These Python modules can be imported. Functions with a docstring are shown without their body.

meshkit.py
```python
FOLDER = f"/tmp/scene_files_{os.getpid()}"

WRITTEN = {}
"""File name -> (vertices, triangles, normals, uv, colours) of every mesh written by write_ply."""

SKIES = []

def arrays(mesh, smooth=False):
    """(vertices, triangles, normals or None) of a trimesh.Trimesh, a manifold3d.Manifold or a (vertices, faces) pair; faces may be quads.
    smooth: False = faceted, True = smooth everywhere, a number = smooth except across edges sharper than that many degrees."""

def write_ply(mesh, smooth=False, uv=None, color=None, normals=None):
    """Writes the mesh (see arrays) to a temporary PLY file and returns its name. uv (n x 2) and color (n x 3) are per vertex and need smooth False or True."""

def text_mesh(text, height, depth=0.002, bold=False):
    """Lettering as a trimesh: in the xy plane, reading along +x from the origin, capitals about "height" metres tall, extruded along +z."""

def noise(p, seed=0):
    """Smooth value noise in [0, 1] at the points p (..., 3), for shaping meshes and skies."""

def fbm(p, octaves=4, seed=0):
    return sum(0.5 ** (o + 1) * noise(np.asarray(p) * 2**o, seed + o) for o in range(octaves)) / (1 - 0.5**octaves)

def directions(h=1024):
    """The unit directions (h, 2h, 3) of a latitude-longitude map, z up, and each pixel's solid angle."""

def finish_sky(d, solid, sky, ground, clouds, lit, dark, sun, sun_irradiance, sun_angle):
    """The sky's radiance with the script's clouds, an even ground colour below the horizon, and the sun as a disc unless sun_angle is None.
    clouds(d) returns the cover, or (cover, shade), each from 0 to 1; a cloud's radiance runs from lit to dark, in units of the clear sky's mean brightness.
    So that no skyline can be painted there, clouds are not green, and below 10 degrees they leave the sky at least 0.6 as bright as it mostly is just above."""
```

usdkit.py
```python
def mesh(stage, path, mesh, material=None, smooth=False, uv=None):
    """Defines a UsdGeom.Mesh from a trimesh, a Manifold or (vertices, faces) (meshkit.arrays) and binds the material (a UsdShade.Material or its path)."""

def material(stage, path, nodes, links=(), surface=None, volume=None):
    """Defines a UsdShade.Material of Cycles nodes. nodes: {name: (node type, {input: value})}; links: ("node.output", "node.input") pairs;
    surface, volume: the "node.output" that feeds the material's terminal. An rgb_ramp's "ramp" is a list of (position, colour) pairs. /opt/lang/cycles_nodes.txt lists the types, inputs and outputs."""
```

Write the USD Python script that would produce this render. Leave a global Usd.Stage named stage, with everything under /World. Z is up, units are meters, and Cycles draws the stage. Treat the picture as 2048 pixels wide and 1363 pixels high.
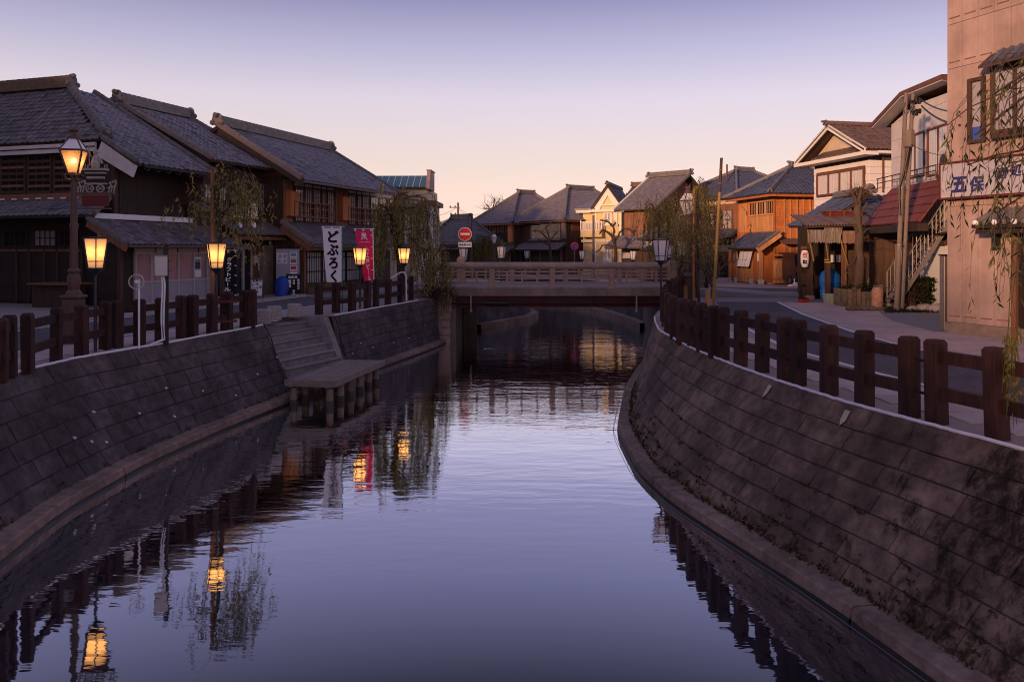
import math, random
import numpy as np, trimesh, usdkit
from shapely.geometry import Polygon, Point, LineString, box as sbox
from shapely.ops import unary_union
from shapely import constrained_delaunay_triangles
from scipy.interpolate import PchipInterpolator
from pxr import Usd, UsdGeom, UsdLux, UsdShade, Gf, Sdf

stage = Usd.Stage.CreateInMemory()
UsdGeom.SetStageUpAxis(stage, 'Z'); UsdGeom.SetStageMetersPerUnit(stage, 1.0)
world = UsdGeom.Xform.Define(stage, '/World'); stage.SetDefaultPrim(world.GetPrim())
rng = np.random.default_rng(7); random.seed(7)

# ------------------------------------------------------------------ camera
f, H, hy, cx = 1600.0, 2.1, 500.0, 1024.0      # lens in photograph pixels (2048 wide), eye height, horizon row
cam = UsdGeom.Camera.Define(stage, '/World/camera')
cam.AddTranslateOp().Set(Gf.Vec3d(0, 0, H)); cam.AddRotateXYZOp().Set(Gf.Vec3f(90, 0, 0))
cam.CreateHorizontalApertureAttr(36.0); cam.CreateFocalLengthAttr(36.0 * f / 2048)
cam.CreateVerticalApertureOffsetAttr(-(681.5 - hy) / 2048 * 36.0)
cam.CreateClippingRangeAttr(Gf.Vec2f(0.05, 5000)); cam.CreateExposureAttr(0.0)

# ------------------------------------------------------------------ sky and low sun (behind the camera, to the left)
SUN_AZ, SUN_EL = math.radians(215), math.radians(8.0)
sd = Gf.Vec3d(math.sin(SUN_AZ) * math.cos(SUN_EL), math.cos(SUN_AZ) * math.cos(SUN_EL), math.sin(SUN_EL))
usdkit.material(stage, '/World/Looks/sky', {
    'tc': ('texture_coordinate', {}), 'sep': ('separate_xyz', {}),
    'ramp': ('rgb_ramp', {'ramp': [(0.0, (1.58, 1.09, .92)), (0.04, (1.50, 1.05, .89)), (0.1, (1.25, 1.00, .83)), (0.184, (1.08, .95, 1.015)), (0.24, (.72, .68, .88)), (0.30, (.37, .352, .59)), (0.376, (.31, .305, .56)), (0.47, (.30, .295, .52)), (0.7, (.29, .28, .50)), (1.0, (.285, .275, .49))]}),
    'sky': ('sky_texture', {'sky_type': 'single_scattering', 'sun_disc': False, 'sun_elevation': SUN_EL, 'sun_rotation': math.atan2(sd[0], sd[1])}),
    'sc': ('mix', {'mix_type': 'multiply', 'fac': 1.0, 'color2': (10, 10, 10)}),
    'skt': ('mix', {'mix_type': 'multiply', 'fac': 1.0, 'color2': (1.2, .82, 1.2)}),
    'mx': ('mix', {'fac': 0.42}),
    'bg': ('background_shader', {'strength': 0.1})},
    [('tc.generated', 'sep.vector'), ('sep.z', 'ramp.fac'), ('ramp.color', 'sc.color1'), ('sky.color', 'skt.color1'),
     ('sc.color', 'mx.color1'), ('skt.color', 'mx.color2'), ('mx.color', 'bg.color')], surface='bg.background')
dome = UsdLux.DomeLight.Define(stage, '/World/sky')
UsdShade.MaterialBindingAPI.Apply(dome.GetPrim()).Bind(UsdShade.Material.Get(stage, '/World/Looks/sky'))
dome.GetPrim().SetCustomDataByKey('kind', 'structure')
dome.GetPrim().SetCustomDataByKey('label', 'clear dusk sky, violet above and peach at the horizon')
sun = UsdLux.DistantLight.Define(stage, '/World/sun')
zax = sd.GetNormalized(); xax = Gf.Cross(Gf.Vec3d(0, 0, 1), zax).GetNormalized(); yax = Gf.Cross(zax, xax)
sun.AddTransformOp().Set(Gf.Matrix4d(*xax, 0, *yax, 0, *zax, 0, 0, 0, 0, 1))
sun.CreateIntensityAttr(1.1); sun.CreateAngleAttr(3.0); sun.CreateColorAttr(Gf.Vec3f(1.0, 0.56, 0.30)); sun.CreateNormalizeAttr(True)

# ------------------------------------------------------------------ helpers
def P(px, py, z=0.0):
    "point of the level z seen at a pixel of the photograph"
    d = f * (H - z) / (py - hy); return np.array([(px - cx) * d / f, d, z])
def At(px, py, d):
    return np.array([(px - cx) * d / f, d, H - (py - hy) * d / f])

class Fr:
    "plan frame: u along the street (away from the viewpoint), n outward, to the river; side -1 on the right bank"
    def __init__(s, o, deg, side=1):
        a = math.radians(deg); s.o = np.array(o, float); s.u = np.array([math.sin(a), math.cos(a)]); s.n = side * np.array([math.cos(a), -math.sin(a)])
    def P(s, a, t, z):
        q = s.o + a * s.u + t * s.n; return np.array([q[0], q[1], z])
    def s(s, px, t):
        k = (px - cx) / f; q = s.o + t * s.n; return (k * q[1] - q[0]) / (s.u[0] - k * s.u[1])
    def t(s, px, a):
        k = (px - cx) / f; q = s.o + a * s.u; return (k * q[1] - q[0]) / (s.n[0] - k * s.n[1])
    def z(s, py, a, t):
        return H - (py - hy) * s.P(a, t, 0)[1] / f
    def rect(s, t, x0, y0, x1, y1):
        "s0, s1, z0, z1 of a pixel rectangle on the plane t"
        a, b = s.s(x0, t), s.s(x1, t); m = (a + b) / 2
        return min(a, b), max(a, b), s.z(y1, m, t), s.z(y0, m, t)
    def rectt(s, a, x0, y0, x1, y1):
        "t0, t1, z0, z1 of a pixel rectangle on the cross plane s = a"
        p, q = s.t(x0, a), s.t(x1, a); m = (p + q) / 2
        return min(p, q), max(p, q), s.z(y1, a, m), s.z(y0, a, m)
    def loc(s, p):
        d = np.array(p[:2]) - s.o; return d @ s.u, d @ s.n, p[2]
WF = Fr((0, 0), 90)      # u = +x ; n = (0,-1)
WF.u = np.array([1., 0.]); WF.n = np.array([0., 1.])

def ray(px, py, p0, n):
    d = np.array([(px - cx) / f, 1, -(py - hy) / f]); o = np.array([0, 0, H]); return o + d * ((np.array(p0) - o) @ n) / (d @ n)

class MB:
    def __init__(s): s.v, s.f, s.n = [], [], 0
    def add(s, v, fc):
        v = np.asarray(v, float).reshape(-1, 3); fc = np.asarray(fc, int)
        if fc.shape[1] == 4: fc = np.vstack([fc[:, [0, 1, 2]], fc[:, [0, 2, 3]]])
        s.v.append(v); s.f.append(fc + s.n); s.n += len(v); return s
    def hexa(s, p):
        "8 points: bottom 4 ring, top 4 ring"
        p = np.asarray(p, float); q = np.array([[0, 3, 2, 1], [4, 5, 6, 7], [0, 1, 5, 4], [1, 2, 6, 5], [2, 3, 7, 6], [3, 0, 4, 7]])
        if np.dot(np.cross(p[1] - p[0], p[3] - p[0]), p[4] - p[0]) < 0: q = q[:, ::-1]
        return s.add(p, q)
    def lb(s, fr, s0, s1, t0, t1, z0, z1):
        "box in a plan frame"
        return s.hexa([fr.P(a, t, z) for z in (z0, z1) for a, t in ((s0, t0), (s1, t0), (s1, t1), (s0, t1))])
    def box(s, x0, x1, y0, y1, z0, z1): return s.lb(WF, x0, x1, y0, y1, z0, z1)
    def cb(s, c, size, rot=0.0, bev=0.02):
        "chamfered box, c = centre of the base, rot = radians round z"
        hx, hy_, hz = size[0] / 2, size[1] / 2, size[2]; b = min(bev, hx * .4, hy_ * .4, hz * .4)
        rings = []
        for z, k in ((0, b), (b, 0), (hz - b, 0), (hz, b)):
            X, Y = hx - k, hy_ - k; e = b if k == 0 else 0
            e = b * .7
            rings.append([(X, -Y + e, z), (X, Y - e, z), (X - e, Y, z), (-X + e, Y, z), (-X, Y - e, z), (-X, -Y + e, z), (-X + e, -Y, z), (X - e, -Y, z)])
        v = np.array(rings).reshape(-1, 3); ca, sa = math.cos(rot), math.sin(rot)
        v = np.c_[v[:, 0] * ca - v[:, 1] * sa + c[0], v[:, 0] * sa + v[:, 1] * ca + c[1], v[:, 2] + c[2]]
        fc = []
        for r in range(3):
            for k in range(8):
                a, b2 = r * 8 + k, r * 8 + (k + 1) % 8; fc += [[a, b2, b2 + 8], [a, b2 + 8, a + 8]]
        for k in range(1, 7): fc += [[0, k + 1, k], [24, 24 + k, 24 + k + 1]]
        return s.add(v, fc)
    def bar(s, a, b, w, h, up=(0, 0, 1)):
        "box beam from a to b, w across, h along up"
        a, b = np.array(a, float), np.array(b, float); d = b - a; d /= np.linalg.norm(d) + 1e-9
        r = np.cross(d, up); r /= np.linalg.norm(r) + 1e-9; q = np.cross(r, d)
        c = [(-w / 2, -h / 2), (w / 2, -h / 2), (w / 2, h / 2), (-w / 2, h / 2)]
        return s.hexa([p + x * r + y * q for p in (a, b) for x, y in c])
    def tube(s, pts, r, k=8, cap=True):
        pts = np.asarray(pts, float); n = len(pts); r = np.broadcast_to(r, (n,))
        t = np.gradient(pts, axis=0); t /= np.linalg.norm(t, axis=1, keepdims=True) + 1e-12
        ref = np.where(np.abs(t[:, 2:]) < .9, [0, 0, 1.], [1., 0, 0]); a = np.cross(t, ref); a /= np.linalg.norm(a, axis=1, keepdims=True) + 1e-12; b = np.cross(t, a)
        g = np.arange(k) * 2 * np.pi / k
        v = pts[:, None] + r[:, None, None] * (np.cos(g)[None, :, None] * a[:, None] + np.sin(g)[None, :, None] * b[:, None])
        fc = []
        for i in range(n - 1):
            for j in range(k): fc.append([i * k + j, i * k + (j + 1) % k, (i + 1) * k + (j + 1) % k, (i + 1) * k + j])
        s.add(v.reshape(-1, 3), fc)
        if cap:
            for e in (0, n - 1): s.add(np.vstack([v[e], pts[e:e + 1]]), [[j, (j + 1) % k, k] for j in range(k)])
        return s
    def lathe(s, c, prof, k=12, axis=None, rot=0.0, sx=1.0, sy=1.0, cap=True):
        "prof: (radius, height) pairs; c centre of the base"
        g = np.arange(k) * 2 * np.pi / k + rot; n = len(prof)
        v = np.array([[(r * np.cos(a) * sx, r * np.sin(a) * sy, h) for a in g] for r, h in prof]).reshape(-1, 3)
        if axis is not None:
            z = np.array(axis, float); z /= np.linalg.norm(z); x = np.cross([0, 0, 1.0] if abs(z[2]) < .9 else [1., 0, 0], z); x /= np.linalg.norm(x); y = np.cross(z, x)
            v = v @ np.array([x, y, z])
        v = v + np.array(c); fc = []
        for i in range(n - 1):
            for j in range(k): fc.append([i * k + j, i * k + (j + 1) % k, (i + 1) * k + (j + 1) % k, (i + 1) * k + j])
        s.add(v, fc)
        for e in (0, n - 1):
            if cap and prof[e][0] > 1e-4: s.add(v[e * k:(e + 1) * k], [[0, j, j + 1] for j in range(1, k - 1)])
        return s
    def prism(s, pts, d):
        "planar polygon (3d points) pushed along the vector d"
        pts = np.asarray(pts, float); n = len(pts); d = np.array(d, float)
        e1 = pts[1] - pts[0]; nn = np.zeros(3)
        for i in range(n): nn += np.cross(pts[i] - pts[0], pts[(i + 1) % n] - pts[0])
        nn /= np.linalg.norm(nn) + 1e-12; e1 = e1 / (np.linalg.norm(e1) + 1e-12); e2 = np.cross(nn, e1)
        q = [((p - pts[0]) @ e1, (p - pts[0]) @ e2) for p in pts]
        tri = tri2d(Polygon(q))
        if tri is not None:
            v2, f2 = tri; v3 = pts[0] + v2[:, :1] * e1 + v2[:, 1:] * e2
            k0 = np.cross(v3[f2[0, 1]] - v3[f2[0, 0]], v3[f2[0, 2]] - v3[f2[0, 0]]) @ d
            if k0 > 0: f2 = f2[:, ::-1]
            s.add(v3, f2); s.add(v3 + d, f2[:, ::-1])
        w = 1 if nn @ d > 0 else -1
        s.add(np.vstack([pts, pts + d]), [[i, (i + 1) % n, n + (i + 1) % n, n + i][::w] for i in range(n)])
        return s
    def ball(s, c, r, sub=1, sc=(1, 1, 1), jit=0, seed=0):
        m = trimesh.creation.icosphere(sub, 1.0); v = np.array(m.vertices)
        if jit: v = v * (1 + jit * (np.random.default_rng(seed).random((len(v), 1)) - .5))
        return s.add(v * np.array(sc) * r + np.array(c), m.faces)
    def merge(s, o):
        for v, fc in zip(o.v, o.f): pass
        V, F = o.get(); return s.add(V, F)
    def get(s): return np.vstack(s.v), np.vstack(s.f)

def tri2d(poly):
    if poly.is_empty or poly.area < 1e-9: return None
    V, F, n = [], [], 0
    for g in getattr(poly, 'geoms', [poly]):
        if g.geom_type != 'Polygon' or g.area < 1e-9: continue
        v, fc = trimesh.creation.triangulate_polygon(g, engine='earcut')
        V.append(v); F.append(fc + n); n += len(v)
    return (np.vstack(V), np.vstack(F)) if V else None

counts = {}
def numbered(parent, name):
    k = counts.get((parent, name), 0); counts[(parent, name)] = k + 1
    return f'{parent}/{name}' if k == 0 else f'{parent}/{name}_{k:03d}'
class T:
    def __init__(s, path, loc): s.path, s.loc = path, np.array(loc, float)
def cd(prim, **kw):
    for k, v in kw.items():
        if v: prim.SetCustomDataByKey(k, v)
def thing(name, label, cat, loc, group=None, kind=None):
    path = numbered('/World', name); x = UsdGeom.Xform.Define(stage, path)
    loc = np.array([loc[0], loc[1], loc[2] if len(loc) > 2 else 0.0], float)
    x.AddTranslateOp().Set(Gf.Vec3d(*map(float, loc))); cd(x.GetPrim(), label=label, category=cat, group=group, kind=kind)
    return T(path, loc)
def part(t, name, mb, m, smooth=False, label=None, kind=None):
    path = numbered(t.path, name); v, fc = mb.get() if isinstance(mb, MB) else mb
    me = usdkit.mesh(stage, path, (v - t.loc, fc), mat(m), smooth=smooth); cd(me.GetPrim(), label=label, kind=kind)
    return T(path, t.loc)
def top(name, mb, m, label=None, cat=None, group=None, kind=None, smooth=False):
    path = numbered('/World', name); v, fc = mb.get() if isinstance(mb, MB) else mb
    me = usdkit.mesh(stage, path, (v, fc), mat(m), smooth=smooth); cd(me.GetPrim(), label=label, category=cat, group=group, kind=kind)
    return T(path, (0, 0, 0))
def copy(src, loc, rot, label, cat, group=None, scale=1.0):
    name = src.path.split('/')[-1]; name = name[:-4] if name[-4:-3] == '_' and name[-3:].isdigit() else name
    path = numbered('/World', name); x = UsdGeom.Xform.Define(stage, path)
    x.AddTranslateOp().Set(Gf.Vec3d(*map(float, loc))); x.AddRotateZOp().Set(float(rot))
    if scale != 1.0: x.AddScaleOp().Set(Gf.Vec3f(scale, scale, scale))
    x.GetPrim().GetReferences().AddInternalReference(src.path); x.GetPrim().SetInstanceable(True)
    cd(x.GetPrim(), label=label, category=cat, group=group); return T(path, loc)

# ------------------------------------------------------------------ materials
mats = {}
def mat(n): return mats[n]
def M(name, c, rough=.75, var=.3, scale=5.0, stretch=(1, 1, 1), bump=.2, bscale=30, bstretch=(1, 1, 1), spec=.3, c2=None, rnd=0.0, metal=0.0, dirt=0.0, det=6, damp=False):
    dark = tuple(x * (1 - var) for x in c) if c2 is None else c2
    n = {'g': ('geometry', {}), 'mp': ('mapping', {'mapping_type': 'point', 'scale': stretch}), 'no': ('noise_texture', {'scale': scale, 'detail': det, 'roughness': .62}),
         'rp': ('rgb_ramp', {'ramp': [(.30, dark), (.70, c)]}),
         'p': ('principled_bsdf', {'roughness': rough, 'specular_ior_level': spec, 'metallic': metal})}
    l = [('g.position', 'mp.vector'), ('mp.vector', 'no.vector'), ('no.fac', 'rp.fac')]
    col = 'rp.color'
    if dirt:
        n |= {'n3': ('noise_texture', {'scale': .7, 'detail': 5, 'roughness': .7}), 'r3': ('rgb_ramp', {'ramp': [(.42, (1 - dirt,) * 3), (.62, (1, 1, 1))]}), 'm3': ('mix', {'mix_type': 'multiply', 'fac': 1.0})}
        l += [('g.position', 'n3.vector'), ('n3.fac', 'r3.fac'), (col, 'm3.color1'), ('r3.color', 'm3.color2')]; col = 'm3.color'
    if rnd:
        n |= {'oi': ('object_info', {}), 'r4': ('map_range', {'from_min': 0, 'from_max': 1, 'to_min': 1 - rnd, 'to_max': 1 + rnd}), 'cc': ('combine_color', {}), 'm4': ('mix', {'mix_type': 'multiply', 'fac': 1.0})}
        l += [('oi.random', 'r4.value'), ('r4.result', 'cc.r'), ('r4.result', 'cc.g'), ('r4.result', 'cc.b'), (col, 'm4.color1'), ('cc.color', 'm4.color2')]; col = 'm4.color'
    if damp:      # damp runs with an outline of their own, densest on the near lower part of the wall
        n |= {'mS': ('mapping', {'mapping_type': 'point', 'scale': (1.5, 1.5, .65)}), 'nS': ('noise_texture', {'scale': 1.7, 'detail': 9, 'roughness': .74, 'distortion': .2}), 'sS': ('separate_xyz', {}),
              'yS': ('map_range', {'from_min': 12.5, 'from_max': 8.0, 'to_min': -.16, 'to_max': .07, 'clamp': True}), 'aS': ('math', {'math_type': 'add'}), 'rS': ('rgb_ramp', {'ramp': [(.54, (1, 1, 1)), (.585, (.55, .52, .42)), (.64, (.20, .17, .15))]}), 'mxS': ('mix', {'mix_type': 'multiply', 'fac': 1.0})}
        l += [('g.position', 'mS.vector'), ('mS.vector', 'nS.vector'), ('g.position', 'sS.vector'), ('sS.y', 'yS.value'), ('nS.fac', 'aS.value1'), ('yS.result', 'aS.value2'), ('aS.value', 'rS.fac'), (col, 'mxS.color1'), ('rS.color', 'mxS.color2')]; col = 'mxS.color'
    l.append((col, 'p.base_color'))
    if bump:
        n |= {'mb': ('mapping', {'mapping_type': 'point', 'scale': bstretch}), 'nb': ('noise_texture', {'scale': bscale, 'detail': 5}), 'b': ('bump', {'strength': bump, 'distance': .02})}
        l += [('g.position', 'mb.vector'), ('mb.vector', 'nb.vector'), ('nb.fac', 'b.height'), ('b.normal', 'p.normal')]
    mats[name] = usdkit.material(stage, '/World/Looks/' + name, n, l, surface='p.BSDF')
def Mpane(name, tint=(.9, .92, .95), k=.6, rough=.02):
    mats[name] = usdkit.material(stage, '/World/Looks/' + name, {'t': ('transparent_bsdf', {'color': tint}), 'g': ('glossy_bsdf', {'color': (.9, .9, .9), 'roughness': rough}), 'fr': ('layer_weight', {'blend': .5}), 'pw': ('math', {'math_type': 'power', 'value2': 4.0}), 'ma': ('math', {'math_type': 'multiply_add', 'value2': k, 'value3': .03}), 'm': ('mix_closure', {})},
        [('fr.facing', 'pw.value1'), ('pw.value', 'ma.value1'), ('ma.value', 'm.fac'), ('t.BSDF', 'm.closure1'), ('g.BSDF', 'm.closure2')], surface='m.closure')
def Mpaper(name, c, through, diff=.5, clear=0.0):
    n = {'tr': ('translucent_bsdf', {'color': through}), 'd': ('principled_bsdf', {'base_color': c, 'roughness': .5, 'specular_ior_level': .3}), 'm': ('mix_closure', {'fac': diff})}
    l = [('tr.BSDF', 'm.closure1'), ('d.BSDF', 'm.closure2')]; out = 'm.closure'
    if clear:
        n |= {'tp': ('transparent_bsdf', {'color': (1, .9, .75)}), 'm2': ('mix_closure', {'fac': clear})}; l += [('m.closure', 'm2.closure1'), ('tp.BSDF', 'm2.closure2')]; out = 'm2.closure'
    mats[name] = usdkit.material(stage, '/World/Looks/' + name, n, l, surface=out)
def Memit(name, c, s):
    mats[name] = usdkit.material(stage, '/World/Looks/' + name, {'e': ('emission', {'color': c, 'strength': s})}, [], surface='e.emission')
V = (1, 1, .12)     # stretched upwards: upright grain
for nm, c in (('wood_black', (.040, .027, .023)), ('wood_dark', (.090, .050, .036)), ('wood_brown', (.26, .12, .068)), ('wood_orange', (.56, .19, .06)), ('wood_tan', (.66, .31, .125)), ('wood_red', (.20, .075, .05)), ('pine_pole', (.42, .20, .075)), ('bamboo', (.42, .27, .08))):
    M(nm, c, rough=.7, var=.45, scale=9, stretch=(1, 1, .15), bump=.35, bscale=40, bstretch=(1, 1, .1), rnd=.14)
M('fence_wood', (.080, .030, .026), rough=.7, var=.65, scale=9, stretch=(1, 1, .18), bump=.7, bscale=70, bstretch=(1, 1, .1), rnd=.32, dirt=.4, det=9)
M('dock_wood', (.30, .235, .20), rough=.75, var=.4, scale=8, stretch=(.4, .4, 1), bump=.35, bscale=30, rnd=.15)
M('dock_pile', (.33, .24, .17), rough=.75, var=.5, scale=6, stretch=(1, 1, .3), bump=.4, rnd=.1)
M('tile_grey', (.22, .195, .215), rough=.45, var=.45, scale=3, bump=.15, spec=.5, rnd=.28)
M('tile_mossy', (.19, .165, .165), rough=.6, var=.55, scale=2.2, bump=.25, spec=.4, rnd=.25)
M('tile_blue', (.085, .095, .145), rough=.32, var=.35, scale=3, bump=.1, spec=.6, rnd=.2)
M('tile_brown', (.17, .11, .09), rough=.5, var=.35, scale=3, bump=.1, rnd=.2)
M('ridge_tile', (.20, .18, .18), rough=.55, var=.5, scale=4, bump=.3, rnd=.12)
M('ridge_clay', (.17, .11, .07), rough=.7, var=.5, scale=5, bump=.3)
M('verge_stone', (.24, .19, .175), rough=.7, var=.35, scale=6, bump=.2)
M('plaster_white', (.70, .64, .62), rough=.85, var=.15, scale=2, bump=.1, dirt=.12)
M('plaster_cream', (.62, .50, .38), rough=.85, var=.15, scale=2, bump=.1, dirt=.1)
M('plaster_pink', (.46, .325, .29), rough=.85, var=.24, scale=2.2, stretch=(1.6, 1.6, .12), bump=.15, bscale=80, dirt=.25, rnd=.04)
M('siding_yellow', (.76, .58, .30), rough=.65, var=.15, scale=2, bump=.1, rnd=.05)
M('trim_white', (.76, .72, .66), rough=.55, var=.08, bump=0)
M('tile_white', (.74, .68, .66), rough=.3, var=.06, bump=0, spec=.5, rnd=.06)
M('concrete', (.33, .25, .21), rough=.85, var=.35, scale=3, bump=.3, bscale=25, dirt=.3)
M('concrete_pink', (.47, .32, .245), rough=.8, var=.25, scale=4, bump=.25, bscale=40, dirt=.2)
M('granite', (.52, .47, .45), rough=.8, var=.75, scale=34, bump=.5, bscale=50, det=3)
M('stone_block', (.20, .16, .14), rough=.85, var=.5, scale=3.5, bump=.55, bscale=18, dirt=.5, rnd=.10)
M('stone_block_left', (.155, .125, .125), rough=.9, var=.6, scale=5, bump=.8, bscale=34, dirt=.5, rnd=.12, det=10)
M('stone_stair', (.30, .275, .275), rough=.85, var=.4, scale=4, bump=.4, bscale=22, rnd=.12)
M('joint_dark', (.115, .088, .075), rough=.95, var=.4, bump=.3)
M('tide', (.030, .026, .022), rough=.5, var=.5, scale=8, bump=.4, spec=.4)
M('ledge_stone', (.40, .275, .215), rough=.9, var=.5, scale=6, bump=.7, bscale=30, dirt=.4, det=9)
M('moss', (.085, .062, .028), rough=.95, var=.6, scale=12, bump=.6)
M('soil', (.055, .04, .03), rough=.95, var=.5, scale=10, bump=.7)
M('asphalt', (.165, .145, .16), rough=.95, spec=.12, var=.35, scale=14, bump=.4, bscale=120, dirt=.25, det=10)
M('asphalt_worn', (.27, .25, .26), rough=.85, var=.3, scale=2.5, stretch=(.4, 2, 1), bump=.2, bscale=120)
M('paving', (.50, .41, .39), rough=.85, var=.2, scale=2, bump=.25, bscale=80, rnd=.1)
M('paving_brown', (.60, .445, .40), rough=.9, var=.28, scale=7, bump=.4, bscale=60, rnd=.08, dirt=.22, det=9)
M('ground', (.36, .30, .275), rough=.9, var=.25, scale=1, bump=.25, bscale=60)
M('line_white', (.72, .70, .70), rough=.7, var=.3, scale=12, bump=.1)
M('kerb', (.40, .35, .33), rough=.85, var=.3, scale=6, bump=.25, rnd=.08)
M('metal_navy', (.018, .026, .045), rough=.4, var=.2, bump=.05, spec=.5)
M('metal_black', (.02, .018, .02), rough=.45, var=.2, bump=.05)
M('metal_brown', (.115, .07, .06), rough=.5, var=.3, bump=.15, scale=8)
M('metal_grey', (.20, .175, .175), rough=.45, var=.25, bump=.08, metal=.3)
M('aluminium', (.50, .47, .50), rough=.4, var=.1, bump=0, metal=.2)
M('panel_grey', (.36, .34, .40), rough=.5, var=.12, bump=.05)
M('concrete_pole', (.21, .165, .145), rough=.8, var=.25, scale=5, bump=.15)
M('rust_red', (.22, .055, .038), rough=.6, var=.5, scale=5, stretch=(1, 1, .25), bump=.2, c2=(.12, .026, .02), rnd=.1)
M('maroon', (.13, .022, .022), rough=.6, var=.4, scale=3, bump=.15)
M('girder_red', (.115, .018, .018), rough=.6, var=.4, scale=3, bump=.15)
M('roof_blue', (.10, .20, .27), rough=.45, var=.3, scale=2, stretch=(2, 2, .3), bump=.05)
M('cord_white', (.80, .78, .84), rough=.5, var=.08, bump=0)
M('sign_white', (.46, .43, .50), rough=.6, var=.12, bump=0, dirt=.15)
M('cloth_white', (.80, .77, .80), rough=.9, var=.06, bump=.1, bscale=20)
M('cloth_red', (.82, .02, .115), rough=.85, var=.08, bump=.1, bscale=20)
M('cloth_black', (.014, .012, .012), rough=.9, var=.2, bump=.1)
M('ink', (.022, .016, .03), rough=.8, var=.2, bump=0)
M('ink_blue', (.03, .035, .15), rough=.7, var=.2, bump=0)
M('white_paint', (.80, .79, .80), rough=.5, var=.06, bump=0)
M('gold_paint', (.80, .68, .52), rough=.45, var=.2, bump=0)
M('red_paint', (.62, .025, .02), rough=.5, var=.08, bump=0)
M('green_paint', (.02, .22, .12), rough=.5, var=.1, bump=0)
M('blue_paint', (.02, .07, .42), rough=.45, var=.1, bump=0)
M('blue_tarp', (.02, .17, .62), rough=.4, var=.35, scale=9, bump=.5, bscale=12)
M('blue_grey', (.20, .31, .42), rough=.4, var=.2, bump=0)
M('yellow_paint', (.7, .5, .03), rough=.5, var=.1, bump=0)
M('crate_green', (.33, .42, .33), rough=.5, var=.1, bump=0)
M('curtain_pink', (.66, .38, .38), rough=.9, var=.35, scale=14, stretch=(1, 1, .05), bump=0)
M('curtain_white', (.72, .66, .60), rough=.9, var=.25, scale=12, stretch=(1, 1, .05), bump=0)
M('shoji', (.42, .38, .38), rough=.8, var=.15, bump=0)
M('reed', (.33, .28, .25), rough=.9, var=.6, scale=16, stretch=(1, 1, .06), bump=.5, bscale=40, bstretch=(1, 1, .05))
M('reed_brown', (.34, .20, .15), rough=.9, var=.5, scale=10, stretch=(1, 1, .06), bump=.5, bscale=40, bstretch=(1, 1, .05))
M('room_shade', (.012, .010, .011), rough=.9, var=.2, bump=0)  # near-black colour stands in for the shade of unlit rooms
M('bark', (.085, .055, .042), rough=.9, var=.5, scale=8, stretch=(1, 1, .3), bump=.8, bscale=25, bstretch=(1, 1, .3))
M('bark_pale', (.115, .08, .062), rough=.9, var=.45, scale=7, stretch=(1, 1, .3), bump=.7, bscale=25, bstretch=(1, 1, .4))
M('twig', (.10, .06, .05), rough=.9, var=.3, bump=0)
M('post_pink', (.50, .28, .20), rough=.8, var=.45, scale=9, bump=.35)
M('planter_stone', (.20, .15, .11), rough=.9, var=.6, scale=6, bump=.6, bscale=18, rnd=.15)
M('pot_clay', (.28, .15, .09), rough=.8, var=.3, bump=.2)
M('tyre', (.018, .018, .02), rough=.8, var=.2, bump=.1)
M('car_paint', (.02, .02, .026), rough=.25, var=.1, bump=0, spec=.6)
M('tail_light', (.42, .02, .02), rough=.25, var=.1, bump=0)
M('ac_white', (.55, .51, .47), rough=.5, var=.1, bump=0)
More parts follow.
